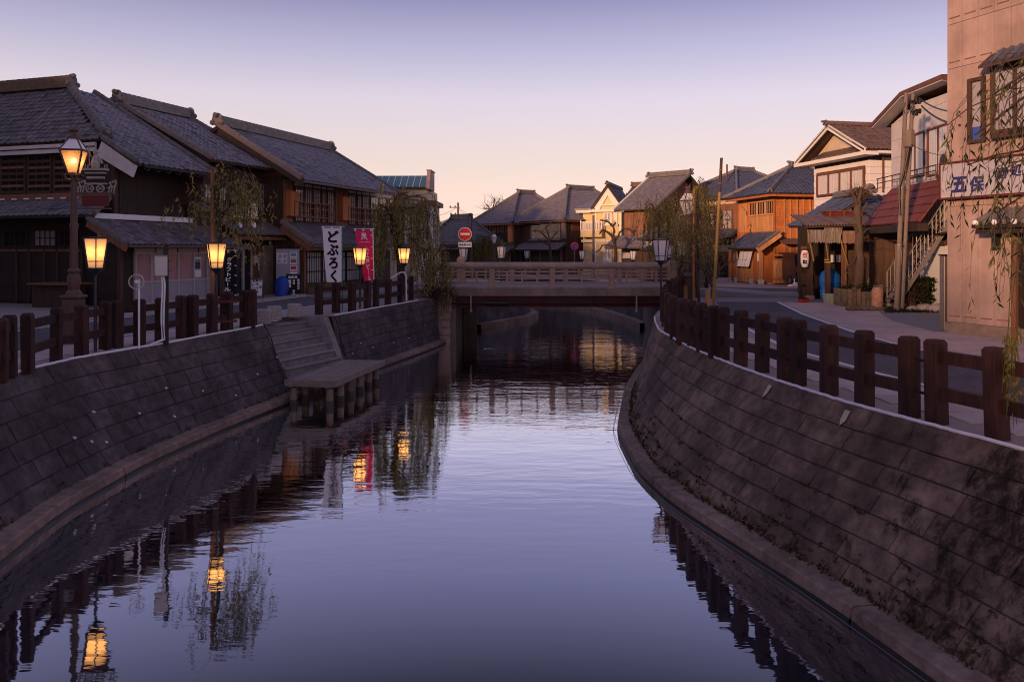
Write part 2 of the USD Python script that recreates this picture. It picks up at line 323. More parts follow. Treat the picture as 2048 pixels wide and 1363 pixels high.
def Mleaf(name, c, c2, tr):
    mats[name] = usdkit.material(stage, '/World/Looks/' + name, {'g': ('geometry', {}), 'rp': ('rgb_ramp', {'ramp': [(0, c2), (1, c)]}), 'p': ('principled_bsdf', {'roughness': .6, 'specular_ior_level': .25}), 'tr': ('translucent_bsdf', {'color': tr}), 'm': ('mix_closure', {'fac': .45})},
        [('g.random_per_island', 'rp.fac'), ('rp.color', 'p.base_color'), ('p.BSDF', 'm.closure1'), ('tr.BSDF', 'm.closure2')], surface='m.closure')
Mleaf('leaf_olive', (.32, .30, .085), (.14, .145, .04), (.34, .3, .08))
Mleaf('leaf_gold', (.58, .48, .15), (.28, .24, .07), (.6, .48, .13))
Mleaf('leaf_dark', (.055, .065, .025), (.022, .030, .012), (.05, .06, .02))
Mleaf('leaf_brown', (.12, .07, .04), (.06, .035, .022), (.08, .05, .02))
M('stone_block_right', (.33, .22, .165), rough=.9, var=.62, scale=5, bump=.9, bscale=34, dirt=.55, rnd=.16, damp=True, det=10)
Mpane('glass', (.95, .95, .97), .55); Mpane('glass_lamp', (.95, .93, .9), .4, .1)
Mpaper('lantern_paper', (.85, .80, .82), (.9, .62, .30), .35)
Mpaper('lantern_white', (.86, .83, .88), (.85, .82, .88), .6)
Mpaper('frosted_glass', (.45, .36, .32), (.8, .5, .3), .35, .35)
Memit('bulb', (1.0, .62, .25), 9.0)
mats['water'] = usdkit.material(stage, '/World/Looks/water', {
    'g': ('geometry', {}), 'mp': ('mapping', {'mapping_type': 'point', 'scale': (.55, 1.7, 1)}), 'n1': ('noise_texture', {'scale': 2.6, 'detail': 3, 'roughness': .5, 'distortion': .3}),
    'mp2': ('mapping', {'mapping_type': 'point', 'scale': (.5, 1.2, 1)}), 'n2': ('noise_texture', {'scale': .7, 'detail': 2}), 'ad': ('math', {'math_type': 'multiply_add', 'value2': 2.2}),
    'sep': ('separate_xyz', {}), 'mr': ('map_range', {'from_min': 8, 'from_max': 30, 'to_min': .016, 'to_max': .08, 'clamp': True}),
    'b': ('bump', {'distance': .12, 'strength': .06}), 'gl': ('glossy_bsdf', {'color': (.93, .93, .95), 'roughness': .02}),
    'd': ('principled_bsdf', {'base_color': (.007, .007, .010), 'roughness': .1, 'specular_ior_level': 0}), 'm': ('mix_closure', {}), 'lw': ('layer_weight', {'blend': .5}), 'fr': ('rgb_ramp', {'ramp': [(.40, (.06, .06, .06)), (.53, (.17, .17, .17)), (.63, (.66, .66, .66)), (.74, (.98, .98, .98)), (1, (.98, .98, .98))]})},
    [('g.position', 'mp.vector'), ('mp.vector', 'n1.vector'), ('g.position', 'mp2.vector'), ('mp2.vector', 'n2.vector'), ('n2.fac', 'ad.value1'), ('n1.fac', 'ad.value3'), ('ad.value', 'b.height'),
     ('g.position', 'sep.vector'), ('sep.y', 'mr.value'), ('mr.result', 'b.strength'), ('b.normal', 'gl.normal'), ('lw.facing', 'fr.fac'), ('fr.color', 'm.fac'), ('d.BSDF', 'm.closure1'), ('gl.BSDF', 'm.closure2')], surface='m.closure')

# ------------------------------------------------------------------ lettering (outlines as coordinates)
GL = {}
for line in '''C=5,30 5,43 7,54 11,62 19,70 29,75 42,76 52,72 59,67 59,64 54,58 46,63 40,65 29,63 21,54 17,43 18,27 24,14 31,9 40,8 48,11 55,16 61,10 61,8 56,3 49,-1 41,-3 31,-2 21,2 11,12 7,20
D=8,74 33,75 41,73 51,69 59,60 64,46 64,28 57,11 48,3 33,-1 9,0/21,10 30,9 42,13 47,18 50,25 52,40 50,49 43,60 36,63 21,64
E=8,74 53,74 54,66 52,64 21,64 21,44 48,44 48,34 21,33 21,10 54,9 54,-1 9,0
O=5,30 5,44 8,56 14,66 25,74 41,76 50,73 61,65 66,56 70,41 68,23 62,9 50,0 41,-3 33,-3 21,1 10,13/17,31 21,18 28,11 39,8 47,11 53,17 57,29 57,44 52,57 49,61 41,64 35,65 27,62 21,56 18,48
く=19,37 21,43 25,48 50,69 63,82 64,81 72,73 35,43 32,38 68,7 74,1 74,-1 66,-8 65,-8 51,6 25,29
ど=82,79 83,81 89,83 97,72 98,67 91,64|71,76 78,79 87,63 80,60 71,74|16,13 17,22 20,30 32,43 20,71 20,75 29,77 42,49 72,66 74,64 77,56 37,33 29,24 28,15 32,9 45,5 63,6 82,8 82,-3 60,-6 44,-6 32,-4 24,0 20,4
ぶ=81,69 88,72 97,56 90,53 81,67|69,35 76,39 78,38 92,14 95,7 94,5 87,1 85,2 79,17|70,64 74,67 77,68 85,56 86,52 78,49|32,71 36,76 39,78 64,65 66,58 53,48 47,54 51,60|28,3 28,7 46,5 50,6 53,10 52,17 48,24 33,41 37,46 41,48 61,24 65,14 64,6 60,-1 50,-5 30,-4|1,9 16,19 27,29 28,29 33,23 33,21 25,13 7,0 4,2
ろ=10,24 11,26 55,64 45,65 23,64 22,74 71,76 76,70 76,68 51,47 62,47 72,44 78,41 83,35 86,27 86,16 82,8 75,1 65,-3 50,-6 33,-5 31,-1 30,5 46,4 58,6 67,10 73,15 75,23 74,28 71,33 66,36 52,38 41,35 30,28 17,17
を=8,29 8,30 24,48 30,58 11,60 11,69 34,69 37,81 47,80 46,70 74,72 75,63 42,59 37,49 50,49 55,47 60,42 86,53 89,45 89,43 61,31 60,12 50,13 50,26 40,18 38,12 40,7 48,5 63,5 81,7 83,6 83,-3 81,-4 48,-6 36,-3 30,1 27,9 28,18 35,27 49,37 46,40 39,40 30,37 17,23
イ=7,36 9,38 28,44 51,56 66,67 79,80 88,72 77,61 61,49 60,-4 49,-3 49,41 14,27 11,28
ク=9,38 9,40 21,49 31,59 44,82 55,79 50,67 81,68 88,63 83,48 77,34 65,18 46,3 28,-6 25,-5 19,2 39,12 54,23 67,40 73,57 43,57 29,42 18,33 16,33
サ=5,49 6,59 26,59 27,79 37,78 38,59 62,59 62,79 73,80 74,59 93,58 93,48 74,48 72,26 67,13 57,1 44,-6 35,2 49,10 57,18 61,31 62,48 37,48 37,24 27,22 26,48 7,48
タ=8,39 29,58 38,71 44,83 55,79 51,69 81,69 89,64 81,44 72,28 82,19 77,12 74,11 64,18 44,3 27,-6 20,-2 17,1 18,3 39,13 54,25 36,39 35,41 41,47 42,47 62,35 67,42 74,58 43,58 36,49 17,32 14,33
ト=32,78 44,78 44,52 64,45 86,35 83,27 81,24 65,32 44,39 43,-4 32,-4
ビ=77,80 78,82 84,84 92,73 93,68 86,65|18,11 18,76 29,76 29,47 31,47 58,55 73,62 66,77 72,80 75,78 82,65 81,63 76,60 79,52 60,44 29,35 29,12 33,8 41,7 64,8 83,10 82,-2 39,-4 25,-1 20,3
フ=13,61 14,72 81,72 87,67 81,43 70,22 54,7 31,-4 23,4 22,6 44,15 59,27 68,41 73,60
ラ=13,43 13,53 83,53 89,48 83,31 74,17 58,3 38,-5 35,-5 29,3 48,11 60,19 69,29 74,42|22,66 23,76 82,75 82,66 80,65
ル=51,1 51,76 62,76 63,13 77,22 90,36 92,35 96,29 96,27 79,10 59,-3 57,-3|5,2 17,16 23,29 26,52 25,75 36,76 35,37 31,19 24,6 15,-3 13,-3
レ=21,3 22,76 33,75 33,11 45,15 61,23 74,32 86,44 92,37 92,35 89,31 77,20 56,8 29,-3 27,-3
ン=13,6 13,7 37,14 56,24 73,39 86,58 89,58 94,49 92,45 80,29 60,13 42,3 20,-3 18,-3|16,67 22,74 24,74 45,57 49,53 49,52 42,45
ー=9,33 9,43 10,45 91,44 90,32
上=4,4 41,6 42,84 52,83 52,53 89,52 89,43 52,42 52,6 96,5 96,-5 5,-5
中=8,67 44,68 45,86 55,85 55,68 91,67 91,18 82,18 80,23 55,23 55,-9 45,-9 44,23 19,23 18,17 8,18/55,34 81,34 81,57 55,57/18,34 44,34 44,57 19,57
五=4,5 29,7 34,35 17,36 16,46 36,47 38,62 38,65 12,66 11,76 89,75 88,66 50,65 48,47 73,47 79,45 76,7 96,6 95,-4 5,-4/40,7 65,7 68,36 46,36
休=1,42 1,44 16,62 29,85 37,83 38,81 28,60 28,58 30,60 57,60 58,84 66,84 68,60 96,60 97,58 97,51 95,50 74,49 86,26 99,10 92,3 80,16 68,36 67,-9 58,-9 57,34 46,17 33,3 28,6 27,-8 18,-9 17,43 7,34 5,35/29,14 42,30 52,49 31,50 28,51
保=1,43 2,46 15,63 27,85 35,83 37,81 90,81 91,47 69,46 69,37 97,35 96,27 75,26 82,17 99,3 99,1 93,-5 91,-5 70,16 69,-8 59,-9 58,17 44,3 36,-4 33,-5 27,1 25,-9 17,-9 16,43 7,36 5,36/47,71 47,56 81,56 80,71/26,61 26,4 27,3 40,13 52,26 30,27 29,35 58,37 58,45 37,47 36,79
処=1,32 7,43 12,55 18,85 28,84 26,69 40,69 46,67 42,41 35,20 41,13 46,23 50,36 52,78 81,78 82,19 86,19 87,26 88,27 95,24 94,15 89,10 78,10 74,13 72,17 72,68 62,69 59,32 55,18 49,8 65,3 97,2 95,-7 67,-8 57,-6 41,0 30,9 21,-1 9,-10 3,-2 17,10 23,20 16,35 9,25 8,25/22,52 25,38 29,32 33,45 35,59 24,59
出=9,35 20,35 20,7 44,7 44,39 14,40 14,76 24,75 25,50 43,50 44,84 55,85 56,50 75,50 76,76 86,76 87,40 56,39 56,7 80,7 80,35 90,35 91,-9 81,-9 79,-4 10,-4
営=8,69 20,70 14,80 21,84 26,80 33,70 46,70 40,83 48,86 58,70 67,70 77,84 79,85 87,81 81,70 93,69 93,48 84,48 82,60 18,60 17,48 9,47|16,-9 16,24 86,23 86,-9 85,-10 78,-10 75,-6 26,-6 24,-10/26,4 75,4 76,14 26,14|22,54 77,55 78,30 23,29/33,46 33,38 68,39 68,46
地=31,42 32,44 41,49 42,76 51,76 53,53 62,58 62,85 71,85 72,62 86,68 93,66 92,25 89,19 82,17 75,17 72,23 72,13 63,13 62,45 54,43 52,41 52,5 54,3 85,3 87,7 88,15 90,16 98,13 97,4 94,-3 86,-8 53,-7 46,-5 42,3 41,36 34,35/72,27 81,27 82,28 82,55 72,50|2,16 16,22 15,51 4,52 3,60 15,62 16,84 25,84 26,62 38,60 37,52 26,51 26,27 36,30 38,21 6,6 5,8
小=69,57 71,59 79,61 93,33 99,17 98,14 88,11 81,32|26,-1 26,1 45,2 45,83 55,84 55,-3 53,-7 48,-9 30,-10|2,18 11,33 19,60 29,59 30,56 24,37 14,16 10,12
屋=2,-5 8,9 11,27 14,80 90,80 89,55 24,55 23,52 24,50 92,50 92,42 77,41 92,26 86,20 88,19 88,11 62,10 62,3 95,2 95,-7 19,-7 17,1 10,-10/78,27 62,26 62,20 84,20/24,71 24,65 79,65 79,71/46,36 54,34 67,36 63,41 52,42/16,2 51,3 51,10 26,11 26,19 51,20 50,25 27,24 25,32 32,37 36,41 23,41 20,16
川=80,79 90,79 90,-9 80,-9|47,-1 46,74 56,75 57,1 56,-1|2,-2 8,7 13,25 15,79 24,80 25,32 22,12 16,-1 10,-10 2,-5
戸=6,79 94,79 95,70 6,70|2,-4 9,6 13,19 16,61 87,61 86,18 78,18 76,23 26,23 21,7 14,-6 10,-10 8,-10/26,34 76,33 77,51 26,51
新=3,7 8,15 13,25 4,27 4,35 24,36 23,43 3,44 4,52 14,53 11,66 5,67 5,75 23,76 20,84 29,86 35,76 51,75 52,68 51,66 46,66 42,53 53,52 55,76 86,84 94,78 93,75 64,67 64,52 96,52 97,50 96,42 87,41 86,-9 76,-8 75,41 64,41 61,12 58,1 53,-8 51,-8 45,-3 48,5 43,5 34,20 32,-4 28,-7 17,-7 15,1 23,3 23,26 16,26 20,23 21,21 10,2 4,5/51,35 53,34 54,36 53,44 34,43 34,36/43,25 49,13 51,12 53,26/35,22 38,24 39,26 34,26/21,65 25,53 31,53 35,66
本=2,14 19,30 34,53 6,54 6,64 44,65 45,85 55,86 56,65 95,64 94,54 66,53 80,30 98,15 91,7 79,15 78,9 56,9 55,-9 45,-9 44,9 22,9 20,15 9,6/57,47 56,47 56,20 74,20/26,21 44,20 44,49 35,33
業=2,0 3,1 20,7 33,14 6,15 5,23 44,25 44,28 15,29 15,37 44,37 44,41 10,42 10,50 30,51 26,58 5,60 6,68 20,68 14,80 14,82 22,84 32,68 35,69 37,86 45,85 46,68 54,68 56,86 64,85 65,68 70,69 79,84 88,82 82,69 95,67 95,59 75,58 71,51 91,50 91,42 56,42 55,40 56,37 86,37 86,29 56,28 55,25 94,24 95,15 67,14 82,6 97,1 98,0 92,-8 76,-3 56,10 54,-9 45,-9 44,9 24,-2 9,-8/39,58 42,51 58,50 62,58
江=31,-2 32,7 57,8 57,65 37,66 36,76 91,76 91,66 69,65 69,8 97,7 97,-2|8,77 14,84 32,73 33,71 28,64 27,64|6,-2 25,31 27,32 33,25 15,-7 13,-8|3,50 7,56 9,57 26,48 28,45 24,38 22,38
物=2,44 6,64 9,79 17,78 16,66 20,65 21,85 30,85 31,66 40,65 42,58 47,69 53,85 61,84 62,83 59,69 96,69 93,18 91,5 88,-4 81,-8 68,-8 64,0 65,2 77,2 80,4 84,26 86,59 84,58 76,31 68,14 60,2 51,-8 43,-3 43,-1 53,9 61,21 69,39 74,59 69,59 58,32 44,13 37,17 36,19 50,37 59,59 54,58 43,40 43,32 31,27 30,-9 21,-8 20,24 5,20 2,28 3,30 20,35 20,55 14,55 9,40/31,55 30,39 31,38 39,41 34,46 40,54
着=2,15 12,23 26,38 6,39 5,47 32,48 34,51 15,53 14,60 38,61 40,63 39,65 10,66 11,74 27,74 23,82 24,83 32,86 41,74 60,74 67,85 69,86 77,83 74,74 90,73 90,65 52,65 51,62 51,61 85,61 85,53 47,52 45,49 94,48 94,39 40,39 38,37 85,36 85,-9 76,-9 74,-6 37,-6 34,-10 27,-10 25,19 10,7 8,7 3,12/36,3 74,3 75,5 37,6/36,15 74,14 75,16 37,16/36,25 74,24 75,27 37,28
米=2,3 21,18 37,36 5,37 5,46 44,47 45,85 55,84 56,47 95,46 95,37 63,36 81,17 98,5 98,3 92,-4 89,-3 78,5 56,28 55,-9 45,-9 44,28 23,5 11,-4 8,-5|65,54 80,80 91,76 74,50|10,75 11,77 19,80 30,64 34,54 26,50 24,51 18,63
純=2,-4 7,20 15,20 16,17 11,-6 9,-7|18,19 26,21 27,20 30,2 30,-3 28,-4 21,-4|29,20 30,22 34,24 33,27 6,23 3,31 16,46 5,45 2,54 10,62 23,86 30,83 31,81 18,57 24,57 31,69 40,65 30,47 36,47 44,28 45,56 54,55 54,29 63,29 64,61 43,62 43,72 63,72 64,85 72,86 74,72 97,71 96,62 74,61 74,29 83,29 83,55 93,55 93,14 92,12 98,9 96,-2 94,-6 88,-8 73,-8 67,-6 64,1 63,18 45,19 44,25 38,22 43,4 35,1/74,2 87,2 88,12 83,14 83,18 74,18/21,36 30,36 28,43 26,43
自=15,72 40,72 44,85 47,86 55,84 52,72 86,71 86,-9 77,-9 75,-4 26,-4 24,-10 15,-9/26,29 75,28 76,39 26,39/26,50 75,50 76,61 26,62/26,18 26,6 76,7 75,18
蔵=2,-5 6,6 9,19 10,59 62,60 61,70 39,70 37,62 29,62 27,70 4,70 4,79 27,80 28,85 30,86 38,85 39,80 61,80 62,85 70,86 73,80 96,79 96,70 84,69 90,63 90,60 93,59 93,51 72,49 75,32 81,47 90,44 84,27 78,14 82,3 86,-1 88,1 90,11 98,7 97,-4 94,-9 89,-12 81,-10 75,-4 70,4 55,-10 53,-10 47,-4 51,1 22,2 22,47 60,47 59,39 46,38 47,35 59,34 59,14 47,13 46,10 60,8 67,17 61,50 20,50 19,20 15,0 9,-10/71,65 72,60 80,60 73,67/72,70 73,67 74,70/31,27 31,22 50,22 50,27/30,10 38,9 38,13 31,13/30,36 38,35 38,39 31,39
車=4,14 44,16 44,20 14,21 15,62 44,63 44,66 8,67 8,76 44,77 45,85 54,86 56,77 93,76 92,67 55,66 56,63 86,61 86,21 56,20 55,16 95,15 96,5 56,5 55,-9 45,-10 44,5 5,5/55,30 75,30 75,36 56,36/55,46 75,46 75,52 56,53/24,30 44,30 44,36 25,36/24,46 44,46 44,52 25,53
転=3,17 21,18 21,22 6,23 7,60 21,61 21,65 5,66 4,74 21,75 23,85 31,85 32,75 49,74 48,66 32,65 32,61 46,60 47,49 96,49 97,47 96,39 75,38 61,7 81,8 76,24 85,27 98,-5 97,-7 91,-9 88,-9 85,-1 48,-6 45,2 48,8 32,8 31,-9 22,-9 21,8 3,8/46,23 32,22 32,18 48,17 51,11 58,26 62,39 47,39/31,32 38,31 38,37 31,37/32,52 31,46 38,46 38,52/16,32 22,31 22,37 16,37/16,47 22,46 22,52 16,52|52,69 53,77 93,77 93,68
酒=6,77 11,84 27,75 29,80 96,80 96,70 74,69 75,60 93,58 93,-9 84,-9 82,-5 42,-4 40,-9 32,-9 31,58 48,60 48,69 28,70 24,65 22,65/41,6 82,5 83,13 42,13/42,25 42,23 82,23 83,29 71,30 66,32 65,35 64,50 59,50 57,41 54,34 48,28/74,39 83,39 83,50 74,50/58,60 64,60 64,70 58,70/41,35 42,35 47,40 49,45 49,50 41,50|4,-3 21,31 22,32 29,27 29,25 17,-1 13,-8|2,51 7,57 8,57 22,50 26,46 21,39 20,39 3,49
除=7,-9 7,81 32,82 36,79 37,76 28,52 33,43 36,37 61,36 62,45 46,46 45,50 39,48 33,55 51,69 66,86 73,84 74,82 72,79 75,76 84,67 98,58 99,56 93,49 88,51 87,46 72,45 72,36 96,36 97,27 72,26 72,-3 67,-8 52,-9 48,-2 49,0 62,1 62,26 37,26 34,19 31,16 23,14 16,15 16,-8/52,56 53,55 81,56 67,70/17,50 16,50 16,25 25,24 27,28 26,36/25,71 16,71 17,51|82,25 91,14 98,3 97,1 91,-2 89,-1 75,19 76,21|32,2 47,23 55,21 49,9 40,-3'''.split('\n'):
    k, v = line.split('=', 1)
    GL[k] = [[[tuple(map(int, q.split(','))) for q in ring.split(' ')] for ring in g.split('/')] for g in v.split('|')]
def letters(text, o, ex, ey, size, vertical=True, gap=1.08, d=None, bold=0.0, italic=0.0):
    "lettering as a mesh: o = centre of the first character, ex across, ey up, unit vectors"
    mb = MB(); o, ex, ey = (np.array(x, float) for x in (o, ex, ey)); d = np.cross(ex, ey) * .004 if d is None else np.array(d)
    for i, ch in enumerate(text):
        if ch == ' ' or ch not in GL: continue
        c = o + (-ey if vertical else ex) * i * size * gap
        pg = unary_union([Polygon(g[0], g[1:]).buffer(0) for g in GL[ch]])
        if ch == 'ー' and vertical: pg = Polygon([(46, 0), (54, 0), (54, 76), (46, 76)])
        if bold: pg = pg.buffer(bold).simplify(.8)
        tri = tri2d(pg)
        if tri is None: continue
        v, fc = tri; q = (v - np.array([50, 38])) / 100 * size
        v3 = c + (q[:, :1] + italic * q[:, 1:]) * ex + q[:, 1:] * ey
        n = len(v3); mb.add(v3 + d, fc)
        for g in getattr(pg, 'geoms', [pg]):
            for ring in [g.exterior, *g.interiors]:
                r = (np.array(ring.coords)[:-1] - np.array([50, 38])) / 100 * size; r3 = c + (r[:, :1] + italic * r[:, 1:]) * ex + r[:, 1:] * ey; k = len(r3)
                mb.add(np.vstack([r3, r3 + d]), [[a, (a + 1) % k, k + (a + 1) % k, k + a] for a in range(k)])
    return mb
# ================================================================== THE RIVER AND ITS BANKS
ZW = -2.0
# left bank: (y, x of the wall's top edge, x of the waterline)
LB = np.array([(-30, -6.0, -4.6), (2, -7.0, -5.5), (6, -7.45, -5.85), (8, -7.75, -6.2), (10.4, -8.1, -6.66), (13.0, -8.33, -6.98), (14.8, -8.42, -6.95), (16.9, -7.98, -6.72), (18.9, -7.52, -6.4), (21.0, -7.12, -6.0), (22.25, -6.87, -5.8), (25.3, -5.67, -5.05), (28.7, -4.9, -4.3), (33.0, -3.85, -3.3), (36.0, -3.2, -2.75), (41.5, -2.4, -1.6)])
RB = np.array([(-30, 9.5, 8.0), (2, 6.6, 5.0), (6, 5.75, 4.3), (8.34, 5.30, 3.80), (9.2, 5.05, 3.60), (11.2, 4.49, 3.02), (13.3, 4.13, 2.48), (15.1, 3.93, 2.30), (17.5, 3.78, 2.34), (20.0, 3.78, 2.70), (23.0, 4.10, 3.25), (26.5, 4.75, 4.1), (30.0, 5.7, 5.1), (34.0, 6.9, 6.5), (36.0, 7.35, 6.95), (42, 7.6, 7.2)])
Lt, Lw = PchipInterpolator(LB[:, 0], LB[:, 1]), PchipInterpolator(LB[:, 0], LB[:, 2])
Rt, Rw = PchipInterpolator(RB[:, 0], RB[:, 1]), PchipInterpolator(RB[:, 0], RB[:, 2])
ys = np.linspace(-30, 41.5, 90)
far_left = [(-1.0, 44.5), (.35, 47.2), (.75, 50.0), (.35, 53.5), (-2.5, 58.0), (-9.0, 63.0), (-30, 72)]       # upper edge of the left bank beyond the bridge
far_right = [(7.3, 46.0), (6.7, 51.0), (5.2, 57.0), (1.0, 62.5), (-6.0, 68.5), (-26, 78)]
left_line = [(float(Lt(y)), y) for y in ys] + far_left
right_line = [(float(Rt(y)), y) for y in ys] + [(7.6, 42.0)] + far_right
river = Polygon(left_line + right_line[::-1]).buffer(0)
def sheet(name, poly, z, m, label=None, kind='structure', parent=None, cat=None):
    v, fc = tri2d(poly); v = np.c_[v, np.full(len(v), z)]
    if parent is not None: return part(parent, name, (v, fc), m)
    return top(name, (v, fc), m, label, cat, kind=kind)
big = Polygon([(-700, -300), (700, -300), (700, 1500), (-700, 1500)])
stair_hole = Polygon([(float(Lt(22.3)) - 1.2, 22.3 + .4), (float(Lt(22.3)) + .5, 22.3), (float(Lt(25.3)) + .5, 25.3), (float(Lt(25.3)) - 1.2, 25.3 + .4)])
sheet('ground', big.difference(river).difference(stair_hole), 0.0, 'ground', 'pale brown paved ground of both quays and the town behind')
wv = [(-60, -60), (60, -60), (60, 160), (-60, 160)]
top('river', (np.array([(x, y, ZW) for x, y in wv]), np.array([[0, 1, 2, 3]])), 'water', 'still dark river reflecting the violet sky and the houses', kind='structure')
top('river_bed', (np.array([(x, y, ZW - 1.2) for x, y in wv]), np.array([[0, 1, 2, 3]])), 'soil', 'dark bed under the river', kind='structure')

def quay(name, label, yt, yb, y0, y1, side, m, rows, blen, zt=lambda y: 0.0):
    "battered wall of courses: separate blocks before a dark core; the ledge at its foot in lengths"
    t = thing(name, label, 'wall', (float(yt((y0 + y1) / 2)), (y0 + y1) / 2, ZW))
    def wp(y, v, proud=0.0):     # v 0 at the ledge, 1 at the top
        xt, xb = float(yt(y)), float(yb(y)) + side * -.27
        x = xb + (xt - xb) * v; z = ZW + .17 + (zt(y) - ZW - .17) * v
        return np.array([x + side * proud, y, z])
    n = int((y1 - y0) / .5); yy = np.linspace(y0, y1, n + 1); core = MB()
    prof = lambda y: [wp(y, 1, -.03) + [side * -.5, 0, -.004], wp(y, 1, -.03) - [0, 0, .004], wp(y, 0, -.03), wp(y, 0, -.03) + [0, 0, -1.2], wp(y, 0, -.03) + [side * -.5, 0, -1.2]]
    g = np.array([prof(y) for y in yy]); k = 5
    core.add(g.reshape(-1, 3), [[i * k + j, i * k + j + 1, (i + 1) * k + j + 1, (i + 1) * k + j] for i in range(n) for j in range(k - 1)])
    part(t, 'wall_core', core, 'joint_dark')
    for r in range(rows):
        y = y0 + (.37 * r % 1) * blen * .9 - blen * .3
        while y < y1:
            L = blen * (1 + .5 * (rng.random() - .5)); a, b = max(y, y0), min(y + L, y1); y += L
            if b - a < .15: continue
            j = .007 + .009 * rng.random(); pr = rng.random() * .010 + .002; pt_ = rng.normal() * .005; v0, v1 = r / rows + .0018 + .004 * rng.random(), (r + 1) / rows - (.0018 + .004 * rng.random() if r < rows - 1 else -.002)
            mm = 3; mb = MB(); q = []
            for i, u in enumerate(np.linspace(a + j, b - j, mm)):
                e = (.006 if i in (0, mm - 1) else 0) - pt_ * (i - 1)
                q += [wp(u, v0, -.04), wp(u, v0 + .002, pr - .004 - e), wp(u, v0 + .009, pr - e), wp(u, v1 - .009, pr - e), wp(u, v1 - .002, pr - .004 - e), wp(u, v1, -.04)]
            fc = [[i * 6 + h, i * 6 + h + 1, (i + 1) * 6 + h + 1, (i + 1) * 6 + h] for i in range(mm - 1) for h in range(5)]
            if r == rows - 1: fc += [[i * 6 + 5, i * 6, (i + 1) * 6, (i + 1) * 6 + 5] for i in range(mm - 1)]
            mb.add(q, fc + [[0, 1, 2, 3], [0, 3, 4, 5], [(mm - 1) * 6 + x for x in (0, 1, 2, 3)], [(mm - 1) * 6 + x for x in (0, 3, 4, 5)]])
            part(t, 'stone_block', mb, m)
    y = y0; i = 0
    while y < y1 - .05:
        L = min(4.6 + .8 * rng.random(), y1 - y)
        mb = MB(); q = []
        ss = np.linspace(y + .015, y + L - .015, max(3, int(L / .5)))
        for u in ss:
            w = float(yb(u)); q += [(w - side * .38, u, ZW + .225 + .008 * math.sin(u * 3)), (w - side * .05, u, ZW + .20), (w - side * .014, u, ZW + .175), (w - side * .002, u, ZW + .055)]
        k = 4; n2 = len(ss)
        mb.add(q, [[i2 * k + j, i2 * k + j + 1, (i2 + 1) * k + j + 1, (i2 + 1) * k + j] for i2 in range(n2 - 1) for j in range(3)])
        mb.add(q[:4], [[0, 1, 2, 3]]); mb.add(q[-4:], [[0, 1, 2, 3]])
        part(t, 'ledge', mb, 'ledge_stone')
        q = []
        for u in ss: w = float(yb(u)); q += [(w - side * .002, u, ZW + .055 + .012 * math.sin(u * 5.1) * math.sin(u * 1.7)), (w + side * .006, u, ZW + .02), (w + side * .006, u, ZW - .5)]
        part(t, 'tide_band', MB().add(q, [[i2 * 3 + j, i2 * 3 + j + 1, (i2 + 1) * 3 + j + 1, (i2 + 1) * 3 + j] for i2 in range(n2 - 1) for j in range(2)]), 'tide'); y += L
    return t, wp
apl = lambda y: 0.0
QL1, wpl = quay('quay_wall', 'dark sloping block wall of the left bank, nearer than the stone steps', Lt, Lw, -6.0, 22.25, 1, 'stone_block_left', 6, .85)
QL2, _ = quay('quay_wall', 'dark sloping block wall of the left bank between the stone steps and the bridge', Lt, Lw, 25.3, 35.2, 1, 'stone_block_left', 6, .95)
QR, wpr = quay('quay_wall', 'brown mossy curving block wall of the right bank', Rt, Rw, -6.0, 33.5, -1, 'stone_block_right', 7, .95)

# moss and plants in the joints of the walls (small clumps)
def clumps(name, label, pts, m, size, parent=None):
    mb = MB()
    for p in pts:
        for k in range(7):
            c = p + rng.normal(0, 1, 3) * np.array([.03, .10, .025]) * size / .05; a = rng.normal(0, 1, 3); a /= np.linalg.norm(a); b = np.cross(a, rng.normal(0, 1, 3)); b /= np.linalg.norm(b) + 1e-9
            s = size * (.4 + rng.random()); mb.add([c - a * s, c + b * s * .6, c + a * s, c - b * s * .6], [[0, 1, 2, 3]])
    top(name, mb, m, label, 'moss', kind='stuff')
pts = []
for k in range(520):
    y = 7.5 + 15 * rng.random() ** 1.2; pts.append(wpr(y, .0 + .035 * abs(rng.normal()) * (1 if k % 3 else 3), .012))
for k in range(60):
    y = 8 + 9 * rng.random(); pts.append(wpr(y, 1 / 7 * rng.integers(1, 4) + .01 * rng.normal(), .01))
clumps('moss', 'brown moss along the foot and joints of the right bank wall', pts, 'moss', .030)
clumps('moss', 'sparse moss along the foot of the left bank wall', [wpl(11 + 11 * rng.random(), .01 + .03 * abs(rng.normal()), .012) for k in range(60)], 'moss', .028)
mb = MB()
for px, py in ((1520, 768), (1668, 818)):
    y = 3360 / (py - 500) * 1.02; q = [wpr(y - .05, .97, .03), wpr(y + .06, .97, .03), wpr(y + .03, .9, .03), wpr(y - .02, .86, .03), wpr(y - .07, .9, .03)]
    top('paint_splash', MB().add(q + [wpr(y, .92, .036)], [[i, (i + 1) % 5, 5] for i in range(5)]), 'plaster_cream', 'pale splash of mortar on the right wall ' + ('under the farther double post' if px < 1600 else 'under the nearer single post'), 'splash')

